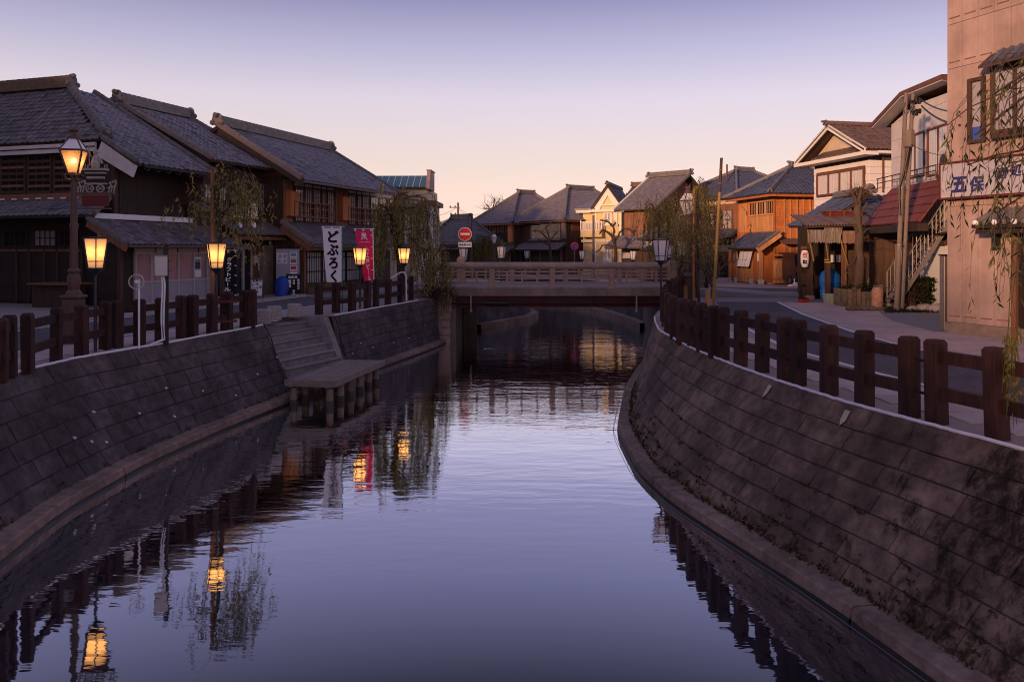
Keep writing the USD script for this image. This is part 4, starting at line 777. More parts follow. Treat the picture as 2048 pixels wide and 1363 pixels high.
# ------------- building A: dark corner house, hipped towards us
te = .6; sA0, sA1 = -.75, 3.87; zA = 5.30
pA, nA = A.P(0, te, zA), np.array([A.n[0] * mA, A.n[1] * mA, 1.0])
apex = ray(140, 176, pA, nA); hipc = ray(205, 277, pA, nA); sa, ta, za = A.loc(apex); sh, th_, zh = A.loc(hipc)
hA = thing('corner_house', 'large dark wooden corner house with hipped tile roof and white plaster eave board', 'house', A.P(1.5, -4, 0))
Q2, Q3 = A.P(sh, te, zA), A.P(sA1, te, zA); apx = A.P(sa, ta, za); top_r = A.P(sA1 - .1, ta + .2, za - .1)
roof(hA, [Q2, Q3, A.P(max(sa, sA1 - .3), ta, za), apx, A.P(sh, th_, zh)], 'tile_grey', nparts=150)
zs = zh; sS = sh
southL = A.P(sS, -22, zs); ridgeL = A.P(sa, -22, za)
roof(hA, [southL, A.P(sS, th_, zs), apx, ridgeL], 'tile_mossy', w=.29, e=.27, nparts=150)
part(hA, 'roof_deck', MB().prism([A.P(sa, ta, za), A.P(sa, -22, za), A.P(sa + 6, -22, za - 3.6), A.P(sa + 6, ta, za - 3.6)], (0, 0, -.1)), 'wood_dark')
ridge(hA, ridgeL, A.P(sa, ta + .1, za), w=.42, h=.42, m='ridge_clay', orn=(0, 1), osz=.34, om='ridge_tile')
ridge(hA, A.P(sS + .25, th_ - .1, zs + .1), A.P(sa, ta, za + .05), w=.30, h=.22, orn=(1, 0), osz=.28, nm='hip_ridge')
verge(hA, [A.P(sA1, te, zA), A.P(max(sa, sA1 - .3), ta, za)], m='ridge_tile'); verge(hA, [A.P(sS - .02, te + .03, zA + .03), A.P(sS - .02, th_, zh + .02)], w=.16, h=.12, m='ridge_tile')
part(hA, 'eave_board', MB().prism([A.P(sS - .05, th_ + .0, zh - .12), A.P(sS - .05, te, zA - .12), A.P(sS - .05, te - .18, zA - .52), A.P(sS - .05, th_ - .25, zh - .62)], A.P(0, 0, 0) * 0 + np.r_[A.u * .07, 0]), 'plaster_white', label='white plaster eave board at the corner of the roof')
part(hA, 'eave_board', MB().lb(A, sS - .05, sS + .02, -22, th_ - .3, zs - .46, zs - .12), 'plaster_white')
part(hA, 'gable_wall', MB().prism([A.P(sA1 - .35, te - .3, zA - .2), A.P(sA1 - .35, ta, za - .3), A.P(sA1 - .35, ta, 4.0), A.P(sA1 - .35, te - .3, 4.0)], np.r_[A.u * .1, 0]), 'wood_dark')
part(hA, 'eave_lip', MB().lb(A, sS - .08, sS - .05, -22, th_ - .3, zs - .30, zs - .26).lb(A, sS + .3, sA1, te + .0, te + .06, zA - .13, zA - .02), 'wood_black')
for k in range(7): part(hA, 'gutter_hook', MB().tube([A.P(sS + .5 + k * .55, te - .15, zA - .14), A.P(sS + .5 + k * .55, te + .02, zA - .24), A.P(sS + .5 + k * .55, te + .12, zA - .18)], .016, 5), 'metal_grey')
sw = A.s(228, -.8)                  # south wall plane (upper storey)
part(hA, 'wall', MB().lb(A, sw, 3.7, -20, -.8, 0, 5.6), 'wood_black')
part(hA, 'corner_post', MB().lb(A, sw - .03, sw + .14, -.9, -.76, 2.4, 5.5), 'wood_dark')
x0, x1, z0, z1 = A.rect(-.8, 238, 348, 366, 432); boards_v(hA, A, x0, x1, -.795, z0 - .2, z1, 'wood_black', .42, .02, 'shutter')
x0, x1, z0, z1 = A.rect(-.8, 370, 362, 388, 416); part(hA, 'shutter_box', MB().lb(A, x0, x1, -.8, -.42, z0, z1), 'wood_red', label='reddish wooden shutter box')
lattice(hA, A, A.s(392, -.8), A.s(424, -.8), -.8, 3.6, 5.0, 4, 3, 'wood_dark', pane='glass', back='room_shade')
# south wall windows seen over the lower roof
for x0_, x1_ in ((2, 52), (56, 104), (108, 160)):
    a, b, z0, z1 = A.rectt(sw, x0_, 308, x1_, 392); 
    w_ = lattice(hA, A, a, b, sw, z0, z1, 3, 1, 'wood_dark', pane='glass', back='room_shade', cross=True)
    for k in range(6): zz = z0 + .1 + (z1 - z0 - .2) * k / 6; part(w_, 'shutter_slat', MB().lb(A, sw - .05, sw - .03, a + .08, b - .08, zz, zz + .10), 'wood_brown' if k % 3 == 1 else 'wood_dark')
# lower roof on the south side
ta0, ta1 = A.t(215, sw - .1), A.t(190, sw - 1.2)
zt, zb_ = A.z(398, sw, A.t(120, sw)), A.z(430, sw - 1.3, A.t(100, sw - 1.3))
roof(hA, [A.P(sw - 1.3, -22, zb_), A.P(sw - 1.3, ta1, zb_), A.P(sw, ta0, zt), A.P(sw, -22, zt)], 'tile_grey', nparts=60)
part(hA, 'wall_band', MB().lb(A, sw - .12, sw - .002, -22, ta0, zt - .02, zt + .22), 'wood_brown')
for k in range(16): part(hA, 'flashing_tab', MB().lb(A, sw - .18, sw - .123, ta0 - .35 - k * .62, ta0 - .12 - k * .62, zt + .0, zt + .055), 'cord_white')
verge(hA, [A.P(sw - 1.3, ta1 + .05, zb_), A.P(sw, ta0 + .05, zt)], w=.16, h=.12)
for x0_, x1_, lit in ((8, 55, 0), (68, 114, 1), (118, 165, 0)):
    a, b, z0, z1 = A.rectt(sw, x0_, 458, x1_, 494); lattice(hA, A, a, b, sw, z0, z1, 4, 2, 'wood_black', bar=.035, pane='glass', back='shoji' if lit else 'room_shade', cross=True)
a, b, z0, z1 = A.rectt(sw, 0, 498, 166, 503); part(hA, 'sill_rail', MB().lb(A, sw - .05, sw, a - 3, b, z0, z1), 'wood_brown')
for x in (35, 60, 90, 116, 165): a = A.t(x, sw); part(hA, 'wall_post', MB().lb(A, sw - .06, sw, a - .05, a + .05, 0, z1), 'wood_dark')
boards_h(hA, A, A.t(0, sw) - 2, A.t(165, sw), 0, .1, z0 - .05, 'wood_black', .25, cross=True, a=sw)
p = A.P(sw - 1.0, A.t(95, sw - 1), 0); bx = thing('wooden_booth', 'low dark wooden cabinet with a flat roof against the corner house', 'cabinet', p)
part(bx, 'body', MB().lb(A, sw - 1.5, sw - .55, A.t(64, sw - 1.5), A.t(128, sw - 1.5), 0, .82), 'wood_dark'); part(bx, 'lid', MB().hexa([A.P(s_, t_, z) for z in (.84, .90) for s_, t_ in ((sw - 1.75, A.t(60, sw - 1.6)), (sw - 1.75, A.t(136, sw - 1.6)), (sw - .4, A.t(136, sw - 1.6)), (sw - .4, A.t(60, sw - 1.6)))]), 'wood_brown')
# street side: lower roof, white flashing, gable end, shop windows
tl = 1.0; s1 = A.s(255, tl); s2 = A.s(485, tl); zl = A.z(489, (s1 + s2) / 2, tl); ztp = A.z(437, s1, -.8)
roof(hA, [A.P(s1, tl, zl), A.P(s2, tl, zl), A.P(s2, -.8, ztp), A.P(s1, -.8, ztp)], 'tile_grey', nparts=90)
part(hA, 'flashing', MB().lb(A, s1 + .2, A.s(392, -.7), -.8, -.66, ztp + .02, ztp + .22), 'cord_white')
verge(hA, [A.P(s1, tl, zl), A.P(s1, -.8, ztp)], w=.18, h=.12, m='ridge_tile')
part(hA, 'barge_board', MB().bar(A.P(s1 - .02, tl, zl - .16), A.P(s1 - .02, -.8, ztp - .16), .06, .26), 'wood_brown')
part(hA, 'gutter', MB().lb(A, s1, s2, tl + .01, tl + .1, zl - .12, zl - .03), 'metal_brown')
part(hA, 'front_wall', MB().lb(A, s1 + .5, s2, -.8, .15, 0, zl + .25), 'wood_black')
a, b, z0, z1 = A.rect(.15, 232, 466, 262, 490); part(hA, 'plaster_panel', MB().prism([A.P(s1 + .48, -.8, zl + .08), A.P(s1 + .48, .6, zl + .08), A.P(s1 + .48, -.3, zl + .62), A.P(s1 + .48, -.8, zl + .85)], np.r_[-A.u * .03, 0]), 'plaster_cream')
boards_h(hA, A, -.78, .15, 0, .1, zl + .05, 'wood_black', .22, cross=True, a=s1 + .5)
part(hA, 'corner_post', MB().lb(A, s1 + .44, s1 + .6, .1, .24, 0, zl), 'wood_dark')
xs = [268, 300, 334, 352, 382, 412, 440]; tF = .16
for i in range(4):
    a, b, z0, z1 = A.rect(tF, [268, 312, 356, 398][i], 496, [309, 353, 395, 436][i], 505); part(hA, 'plaster_panel', MB().lb(A, a, b, tF, tF + .03, z0, z1), 'plaster_white')
sA, sB = A.s(268, tF), A.s(436, tF); zT, zM, zB = A.z(508, A.s(300, tF), tF), A.z(563, A.s(300, tF), tF), .05
shop = part(hA, 'shop_window', MB().lb(A, sA, sB, tF, tF + .09, zT, zT + .06).lb(A, sA, sB, tF, tF + .09, zM - .03, zM + .03).lb(A, sA, sB, tF, tF + .09, zB, zB + .06), 'aluminium')
for i, x in enumerate((268, 300, 331, 354, 385, 412, 436)):
    a = A.s(x, tF); part(shop, 'mullion', MB().lb(A, a - .03, a + .03, tF + .002, tF + .10, zB, zT + .055), 'aluminium')
for x0_, x1_ in ((268, 300), (300, 331), (331, 354), (354, 385), (385, 412), (412, 436)):
    a, b = A.s(x0_, tF) + .03, A.s(x1_, tF) - .03
    part(shop, 'pane', MB().lb(A, a, b, tF + .05, tF + .056, zM + .03, zT), 'glass'); part(shop, 'lower_panel', MB().lb(A, a, b, tF + .04, tF + .05, zB + .06, zM - .03), 'panel_grey')
    n = 16; q = [A.P(a + (b - a) * i / n, tF + .018 + .012 * math.sin(i * 1.5 + .8 * math.sin(i * .7)), z) for i in range(n + 1) for z in (zM, zT)]
    part(shop, 'curtain', (np.array(q), quads([[2 * i, 2 * i + 2, 2 * i + 3, 2 * i + 1] for i in range(n)])), 'curtain_pink', smooth=True)
po = thing('poster', 'blue and white poster in the pink curtained shop window', 'poster', A.P(A.s(394, tF), tF + .06, 1))
a, b, z0, z1 = A.rect(tF + .06, 388, 514, 402, 554); part(po, 'paper', MB().lb(A, a, b, tF + .06, tF + .064, z0, z1), 'white_paint'); part(po, 'picture', MB().lb(A, a + .03, b - .03, tF + .064, tF + .067, z0 + .3, z1 - .08), 'blue_grey'); part(po, 'picture', MB().lb(A, a + .06, b - .06, tF + .067, tF + .070, z0 + .36, z0 + .62), 'metal_navy')

# ------------- building B: the house with the gold sign behind the first willow
B = A; te = .4; mB = .535; sB0, sB1 = 2.9, 8.41; zB_ = 5.93
pB, nB = B.P(0, te, zB_), np.array([B.n[0] * mB, B.n[1] * mB, 1.0]); rl, rr = B.loc(ray(228, 200, pB, nB)), B.loc(ray(385, 242, pB, nB)); tR = (rl[1] + rr[1]) / 2; zR = zB_ + mB * (te - tR)
hB = thing('shop_house', 'dark wooden shop house with gold sign letters behind the staked willow', 'house', B.P(6, -3, 0))
sl, sr = rl[0], sB1
roof(hB, [B.P(sl, te, zB_), B.P(sr, te, zB_), B.P(sr, tR, zR), B.P(sl, tR, zR)], 'tile_grey', nparts=230)
roof(hB, [B.P(sl, 2 * tR - te, zB_), B.P(sr, 2 * tR - te, zB_), B.P(sr, tR, zR), B.P(sl, tR, zR)], 'tile_grey')
ridge(hB, B.P(sl - .05, tR, zR), B.P(sr + .05, tR, zR), w=.38, h=.38, osz=.36); verge(hB, [B.P(sl, te, zB_), B.P(sl, tR, zR)]); verge(hB, [B.P(sr, te, zB_), B.P(sr, tR, zR)], m='ridge_tile')
part(hB, 'wall', MB().lb(B, sl + .1, 9.6, 2 * tR, -.55, 0, zB_ + .05), 'wood_dark')
part(hB, 'gable_wall', MB().prism([B.P(sl + .28, te - .12, zB_ - .1), B.P(sl + .28, 2 * tR, zB_ - .1), B.P(sl + .28, tR, zR - .25)], np.r_[B.u * .1, 0]), 'wood_dark')
boards_v(hB, B, sl + .4, 9.4, -.545, 3.1, zB_, 'wood_dark', .34, .02)
for x0_, x1_ in ((398, 424), (436, 452), (515, 540)): a, b, z0, z1 = B.rect(-.52, x0_, 365, x1_, 425); lattice(hB, B, a, b, -.52, z0, z1, 3, 4, 'wood_dark', pane='glass', back='shoji')
for x in (428, 548): a = B.s(x, -.5); part(hB, 'wall_post', MB().lb(B, a - .09, a + .09, -.53, -.38, 0, zB_), 'wood_red')
s1, s2 = B.s(478, .9), B.s(582, .9); zl = B.z(470, (s1 + s2) / 2, .9); ztp = B.z(438, s1, -.4)
aw = part(hB, 'awning', MB().prism([B.P(s1, .9, zl), B.P(s2, .9, zl), B.P(s2, -.5, ztp), B.P(s1, -.5, ztp)], (0, 0, .04)), 'metal_brown')
n = int((s2 - s1) / .16); mb = MB()
for i in range(n): a = s1 + .08 + i * .16; part(aw, 'corrugation', MB().tube([B.P(a, .93, zl + .05), B.P(a, -.5, ztp + .05)], .045, 6), 'metal_grey')
part(hB, 'front_beam', MB().lb(B, s1, s2, .55, .68, zl - .22, zl - .06), 'wood_brown')
# sign letters 上川屋
sg = thing('shop_sign', 'dark sign board with gold letters hung on the willow house', 'sign', B.P(B.s(495, .1), .1, 3))
a, b, z0, z1 = B.rect(.1, 462, 402, 516, 446); part(sg, 'board', MB().lb(B, a, b, .04, .1, z0, z1), 'wood_black'); part(sg, 'frame', MB().lb(B, a - .05, b + .05, .02, .13, z1, z1 + .07), 'wood_brown')
ex = np.r_[B.u, 0] ; o = B.P(a + (b - a) * .20, .105, (z0 + z1) / 2)
part(sg, 'lettering', letters('上川屋', o, ex, (0, 0, 1), (b - a) * .30, vertical=False, d=np.r_[B.n * .012, 0], bold=1.0), 'gold_paint')
for k, (px, py) in enumerate(((507, 411),)):
    p = B.P(B.s(px, .2), .2, B.z(py, B.s(px, .2), .2)); gl = thing('globe_lamp', 'small white globe lamp above the gold sign letters', 'lamp', p); part(gl, 'globe', MB().ball(p, .12, 2), 'white_paint', smooth=True); part(gl, 'arm', MB().bar(p, p - np.r_[B.n * .5, 0], .025, .025), 'metal_black')
for px in (478, 506):
    p = B.P(B.s(px, .25), .25, B.z(452, B.s(px, .25), .25)); gl = thing('paper_lantern', 'dim paper lantern hanging under the gold sign, ' + ('left one' if px < 490 else 'right one'), 'lantern', p); part(gl, 'shade', MB().lathe(p + [0, 0, -.25], [(.06, 0), (.14, .08), (.15, .22), (.13, .38), (.06, .46)], 12), 'cloth_white', smooth=40); part(gl, 'ring', MB().lathe(p + [0, 0, .20], [(.07, 0), (.07, .04)], 12), 'metal_black')
# ground floor of B: glass door, brown boards with notices, grey concrete pier
tD = -.3
part(hB, 'entrance_wall', MB().lb(B, B.s(440, tD), B.s(560, tD), -.55, tD, 0, zl - .05), 'wood_black')
a, b, z0, z1 = B.rect(tD, 466, 494, 502, 583); dr = part(hB, 'door', MB().lb(B, a, b, tD, tD + .08, z1 - .08, z1).lb(B, a, b, tD, tD + .08, .02, .14).lb(B, a, a + .06, tD, tD + .08, .1, z1).lb(B, b - .06, b, tD, tD + .08, .1, z1).lb(B, (a + b) / 2 - .05, (a + b) / 2 + .05, tD, tD + .09, .1, z1), 'aluminium')
part(dr, 'pane', MB().lb(B, a + .06, (a + b) / 2 - .05, tD + .03, tD + .036, .14, z1 - .08), 'glass'); part(dr, 'pane', MB().lb(B, (a + b) / 2 + .05, b - .06, tD + .03, tD + .036, .14, z1 - .08), 'glass')
part(hB, 'lintel', MB().lb(B, a - .2, b + .1, tD, tD + .12, z1 + .02, z1 + .12), 'concrete_pink')
a, b, z0, z1 = B.rect(tD, 503, 494, 527, 584); boards_v(hB, B, a, b, tD, .05, z1, 'wood_red', .2, .05, 'door_board')
nt = thing('notice', 'white paper notices on the brown boards beside the glass door', 'notice', B.P((a + b) / 2, tD + .06, 1.5))
for x0_, y0_, x1_, y1_ in ((508, 512, 512, 525), (512.5, 511, 516.5, 525), (516.5, 509, 521, 540)):
    q = B.rect(tD + .075, x0_, y0_, x1_, y1_); sh_ = part(nt, 'sheet', MB().lb(B, q[0], q[1], tD + .07, tD + .075, q[2], q[3]), 'white_paint'); w_ = q[1] - q[0]
    k = int((q[3] - q[2]) / (w_ * .62)); part(nt, 'writing', letters('営業中本日休蔵出'[:k], B.P((q[0] + q[1]) / 2, tD + .076, q[3] - w_ * .4), ex, (0, 0, 1), w_ * .55, d=np.r_[B.n * .002, 0]), 'ink')
a, b, z0, z1 = B.rect(0, 527, 490, 548, 580); part(hB, 'pier', MB().lb(B, a, b, -.5, .0, 0, z1), 'concrete')

# ------------- building C: the long two storey house, brown wood
C = Fr((-9.85, 39.5), 18); te = .9; mC = .585; sl, sr = -2.29, 7.92; zC = 5.37; tR = -3.75; zR = zC + mC * (te - tR)
hC = thing('merchant_house', 'long two-storey brown wooden merchant house with grey tile roof behind the banners', 'house', C.P(3, -3, 0))
roof(hC, [C.P(sl, te, zC), C.P(sr, te, zC), C.P(sr, tR, zR), C.P(sl, tR, zR)], 'tile_grey', nparts=260)
roof(hC, [C.P(sl, 2 * tR - te, zC), C.P(sr, 2 * tR - te, zC), C.P(sr, tR, zR), C.P(sl, tR, zR)], 'tile_grey')
ridge(hC, C.P(sl - .05, tR, zR), C.P(sr + .05, tR, zR), w=.38, h=.40, osz=.38, om='verge_stone'); verge(hC, [C.P(sl, te, zC), C.P(sl, tR, zR)], w=.24, h=.2); verge(hC, [C.P(sr, te, zC), C.P(sr, tR, zR)], m='ridge_tile')
part(hC, 'barge_board', MB().bar(C.P(sl - .0, te + .05, zC - .22), C.P(sl - .0, tR, zR - .22), .07, .26), 'wood_dark')
part(hC, 'gutter', MB().lb(C, sl, sr, te + .01, te + .11, zC - .14, zC - .04), 'metal_brown')
part(hC, 'wall', MB().lb(C, sl + .75, sr - .3, 2 * tR, -.55, 0, zC + .4), 'wood_dark')
part(hC, 'gable_wall', MB().prism([C.P(sl + .73, -.5, zC + .3), C.P(sl + .73, 2 * tR, zC + .3), C.P(sl + .73, tR, zR - .2)], np.r_[C.u * .1, 0]), 'wood_brown')
for k in range(18):
    a = sl + .8 + k * .55; part(hC, 'rafter', MB().bar(C.P(a, te - .05, zC - .10), C.P(a, -.6, zC + .78), .07, .09), 'wood_brown')
# upper front: boards and three window groups with railings
tU = -.54
boards_v(hC, C, C.s(566, tU), C.s(584, tU), tU, 3.0, zC + .1, 'wood_brown', .28, .03); boards_v(hC, C, C.s(670, tU), C.s(695, tU), tU, 3.0, zC + .1, 'wood_brown', .28, .04)
part(hC, 'shutter_box', MB().lb(C, C.s(570, tU), C.s(586, tU), tU, tU + .32, C.z(434, 0, tU), C.z(386, 0, tU)), 'wood_orange'); part(hC, 'shutter_box', MB().lb(C, C.s(676, tU), C.s(690, tU), tU, tU + .32, C.z(440, 3, tU), C.z(392, 3, tU)), 'wood_orange')  # warm sunlight put into the colour: orange wood on both boxes
for (x0_, x1_) in ((588, 607), (608, 624), (625, 641), (642, 652), (653, 668), (696, 711), (713, 722), (723, 738), (739, 756), (758, 775), (777, 794)):
    m_ = C.s((x0_ + x1_) / 2, tU); a, b = C.s(x0_, tU), C.s(x1_, tU); z1 = C.z(378, C.s(640, tU), tU) - .02; z0 = z1 - 1.72
    lattice(hC, C, a + .02, b - .02, tU + .01, z0, z1, 3 if x1_ - x0_ > 12 else 2, 4, 'wood_dark', frame=.06, bar=.028, pane='glass', back='shoji')
    part(hC, 'transom', MB().lb(C, a + .04, b - .04, tU + .01, tU + .03, z1 + .03, z1 + .16), 'plaster_white')
zrl = C.z(420, C.s(640, tU), tU) - .45
for x0_, x1_ in ((588, 668), (696, 796)):
    a, b = C.s(x0_, tU + .3), C.s(x1_, tU + .3); rl_ = part(hC, 'railing', MB().lb(C, a, b, tU + .28, tU + .34, zrl + .70, zrl + .76).lb(C, a, b, tU + .28, tU + .33, zrl + .42, zrl + .46).lb(C, a, b, tU + .28, tU + .34, zrl, zrl + .06), 'wood_brown')
    n = int((b - a) / .42)
    for k in range(n + 1): part(rl_, 'baluster', MB().lb(C, a + (b - a) * k / n - .025, a + (b - a) * k / n + .025, tU + .27, tU + .345, zrl - .02, zrl + .72), 'wood_brown')
# lower roof of C
tl = 1.1; s1 = C.s(622, tl); s2 = C.s(816, tl); zl = C.z(489, (s1 + s2) / 2, tl) ; ztp = C.z(446, C.s(580, -.5), -.5)
roof(hC, [C.P(s1, tl, zl), C.P(s2, tl, zl), C.P(s2, -.5, ztp), C.P(s1, -.5, ztp)], 'tile_grey', nparts=40)
verge(hC, [C.P(s1, tl, zl), C.P(s1, -.5, ztp)], w=.22, h=.16); part(hC, 'barge_board', MB().bar(C.P(s1 - .04, tl, zl - .2), C.P(s1 - .04, -.5, ztp - .2), .07, .34), 'wood_brown')
part(hC, 'front_wall', MB().lb(C, s1 + .6, s2 - .3, -.55, .1, 0, zl + .5), 'wood_dark')
part(hC, 'gutter', MB().lb(C, s1, s2, tl + .01, tl + .11, zl - .14, zl - .03), 'metal_brown')
part(hC, 'beam_end', MB().prism([C.P(s1 + .2, .1, zl - .15), C.P(s1 + .2, .9, zl - .02), C.P(s1 + .2, .1, zl + .35)], np.r_[C.u * .14, 0]), 'wood_brown')
part(hC, 'fascia', MB().lb(C, s1 + .6, s2 - .3, .1, .14, zl - .30, zl - .02), 'plaster_cream')
for x0_, x1_ in ((612, 642), (643, 652), (662, 690), (692, 718), (720, 726)):
    a, b = C.s(x0_, .12), C.s(x1_, .12); n = max(2, int((b - a) / .22)); z1 = zl - .36
    w_ = lattice(hC, C, a, b, .12, .45, z1, n, 1, 'wood_black', frame=.06, bar=.045, pane='glass', back='curtain_white')
    for q in (.38, .82): zz = .45 + (z1 - .45) * q; part(w_, 'glazing_bar', MB().lb(C, a, b, .15, .18, zz - .025, zz + .025), 'wood_black')
for x in (606, 655, 660, 728): a = C.s(x, .12); part(hC, 'wall_post', MB().lb(C, a - .1, a + .1, .1, .24, 0, zl - .05), 'wood_brown')
# grey display panel wall between B and C
GP = Fr(P(552, 590)[:2], 90 - 8); wpn = 45 / 1600 * 37.4
dp = thing('display_wall', 'grey free-standing panel with pictures between the two wooden houses', 'notice board', (*GP.o, 0))
part(dp, 'panel', MB().lb(GP, 0, wpn, -.15, -.03, 0, 2.15), 'panel_grey')
def onp(x0_, y0_, x1_, y1_): return GP.rect(0, x0_, y0_, x1_, y1_)
q = onp(553.5, 506, 574.5, 527); pl = part(dp, 'white_plaque', MB().lb(GP, q[0], q[1], -.03, .0, q[2], q[3]), 'white_paint')
exg = np.r_[GP.u, 0]; wq = q[1] - q[0]
part(pl, 'lettering', letters('酒蔵', GP.P(q[0] + wq * .28, .001, (q[2] + q[3]) / 2 + wq * .22), exg, (0, 0, 1), wq * .46, vertical=False, d=np.r_[GP.n * .004, 0], bold=2), 'panel_grey'); part(pl, 'lettering', letters('処本', GP.P(q[0] + wq * .28, .001, (q[2] + q[3]) / 2 - wq * .25), exg, (0, 0, 1), wq * .46, vertical=False, d=np.r_[GP.n * .004, 0], bold=2), 'panel_grey')
for k, (y0_, y1_, c_) in enumerate(((504, 515, 'blue_grey'), (517, 528, 'pot_clay'), (531, 541, 'red_paint'), (544, 552, 'white_paint'))):
    q = onp(580, y0_, 594, y1_); pp = part(dp, 'picture', MB().lb(GP, q[0], q[1], -.03, -.015, q[2], q[3]), 'white_paint'); part(pp, 'photo', MB().lb(GP, q[0] + .03, q[1] - .03, -.015, -.012, q[2] + .06, q[3] - .03), c_)
p = P(566, 592); vb = thing('covered_bundle', 'blue tarpaulin-covered bundle leaning at the grey panel', 'covered goods', p)
part(vb, 'tarpaulin', MB().lathe((p[0], p[1], 0), [(.36, 0), (.38, .25), (.37, .55), (.30, .78), (.17, .88), (.02, .92)], 10, sx=1, sy=.8), 'blue_paint', smooth=50)
# signs on the pavement
def easel(p, ang, w, h, board, name, label, lines, ink, m_frame='wood_brown', size=.15, lean=.16, cols=True):
    E_ = Fr(p[:2], ang); t = thing(name, label, 'sign', (*E_.o, 0)); d0 = np.r_[E_.n * -lean, 0]
    for sgn in (1, -1):
        b0 = [E_.P(-w / 2, 0, .12) - d0 * sgn, E_.P(w / 2, 0, .12) - d0 * sgn, E_.P(w / 2, 0, h), E_.P(-w / 2, 0, h)]
        part(t, 'board', MB().prism(b0, np.r_[E_.n * -.02 * sgn, 0]), board if sgn == 1 else m_frame)
        for s_ in (-w / 2 - .02, w / 2 + .02): part(t, 'leg', MB().bar(E_.P(s_, 0, 0) - d0 * sgn * 1.1, E_.P(s_, 0, h + .03), .035, .035), m_frame)
    part(t, 'top_bar', MB().lb(E_, -w / 2 - .04, w / 2 + .04, -.03, .03, h + .0, h + .04), m_frame)
    upv = np.r_[E_.n * -lean, h - .12]; upv /= np.linalg.norm(upv)
    for k, (txt, sx, sz, sc) in enumerate(lines):
        o = E_.P(sx, 0, .12) - d0 + upv * sz + np.r_[E_.n * .003, 0]
        part(t, 'lettering', letters(txt, o, np.r_[E_.u, 0], upv, sc, vertical=cols and len(txt) > 1 and sz > 0 and k > 0, d=np.r_[E_.n * .004, 0], bold=1.5), ink)
    return t
easel(P(514, 596), 82, .46, .86, 'white_paint', 'pavement_sign', 'white standing sign with black writing in front of the glass door', [('営業中', -.13, .66, .12), ('レンタ', -.15, .50, .15), ('サイル', .02, .50, .15), ('ご自由', .16, .52, .13)], 'ink')
easel(P(588, 592), 78, .62, .98, 'cloth_black', 'pavement_sign', 'black chalkboard sign with white writing beside the blue bundle', [('地新酒', -.2, .76, .13), ('酒蔵ご', -.20, .56, .17), ('本酒あり純米', .0, .60, .11), ('新酒出中', .2, .62, .12)], 'white_paint', 'metal_black')
# potted plants below C's windows
for px, nm in ((632, 'left'), (652, 'middle'), (672, 'right')):
    p = C.P(C.s(px, .8), .8, 0); t = thing('planter', f'clay trough of low yellowish plants under the brown windows, {nm} of the three', 'planter', p); part(t, 'trough', MB().lb(C, C.s(px, .8) - .42, C.s(px, .8) + .42, .6, 1.0, 0, .32), 'pot_clay')
    mb = MB()
    for k in range(120):
        c = p + [rng.normal() * .28, rng.normal() * .2, .34 + abs(rng.normal()) * .12]; a = rng.normal(0, 1, 3); a /= np.linalg.norm(a); b = np.cross(a, [0, 0, 1.]); mb.add([c - a * .06, c + b * .025, c + a * .06, c - b * .025], [[0, 1, 2, 3]])
    part(t, 'plants', mb, 'leaf_gold', kind='stuff')
# ================================================================== BANNERS
def banner(name, label, fr, W, z0, z1, m, poles, pole_m, ptop, texts=(), wave=.045, skew=0.0, pole_side=1, tmat='ink', bars=True, lean=0.0):
    "cloth of width W in the plane of fr (s from 0), hung from a pole at one side; writing lies on the cloth"
    ps = W + .03 if pole_side > 0 else -.03
    t = thing(name, label, 'banner', fr.P(ps, 0, 0)); nx, nz = 8, 24; Hh = z1 - z0
    def g(a, b, off=0.0):
        k = (1 - a) if pole_side > 0 else a; fall = (1 - b)
        return fr.P(W * a + skew * fall * k + lean * fall, wave * math.sin(3.1 * a + 4.2 * fall) * k * (.25 + .75 * fall) + off, z0 + Hh * b)
    q = [g(i / nx, j / nz) for j in range(nz + 1) for i in range(nx + 1)]
    part(t, 'cloth', (np.array(q), quads([[j * (nx + 1) + i, j * (nx + 1) + i + 1, (j + 1) * (nx + 1) + i + 1, (j + 1) * (nx + 1) + i] for j in range(nz) for i in range(nx)])), m, smooth=True)
    part(t, 'pole', MB().tube([fr.P(ps + lean, 0, poles), fr.P(ps, 0, ptop)], .020, 8), pole_m, smooth=40)
    part(t, 'cross_bar', MB().tube([fr.P(-.04, 0, z1 + .05), fr.P(W + .10, 0, z1 + .05)], .013, 6), 'white_paint')
    for a in (.03, .5, .95): part(t, 'loop', MB().lb(fr, W * a - .03, W * a + .03, -.018, .018, z1 - .03, z1 + .06), 'white_paint')
    for k in range(5): zz = z0 + Hh * (k + .1) / 4.6; c = fr.P(ps + lean * (1 - k / 5), 0, zz); part(t, 'tie', MB().lb(fr, ps - .06 * pole_side - .03 + lean * (1 - k / 5), ps - .06 * pole_side + .05 + lean * (1 - k / 5), -.026, .026, zz, zz + .035), 'white_paint')
    for txt, x, z, size, bold, tm, gp_ in texts:
        mb = letters(txt, (x, 0, z), (1, 0, 0), (0, 0, 1), size, gap=gp_, d=(0, .004, 0), bold=bold)
        v, fc = mb.get(); v = np.array([g(p[0] / W, p[2] / Hh, .004 + p[1]) for p in v]); part(t, 'lettering', (v, fc), tm)
    return t, g
p = P(683, 622); BW = Fr((p[0] - .66, p[1]), 90)
banner('white_banner', 'tall white banner with four large dark characters on a green pole', BW, .66, 1.0, 2.86, 'cloth_white', 0, 'green_paint', 2.95, [('どぶろく', .34, 1.56, .44, 3.5, 'ink', 1.02)], skew=.14)
p = P(744, 613); BRd = Fr((p[0] - .64, p[1]), 90)
tb, g = banner('red_banner', 'crimson banner with white crest and writing on a white pole', BRd, .64, .88, 2.84, 'cloth_red', 0, 'white_paint', 2.92, [('小江戸ビール', .36, 1.25, .21, 2, 'white_paint', 1.02), ], skew=.30, lean=.06)
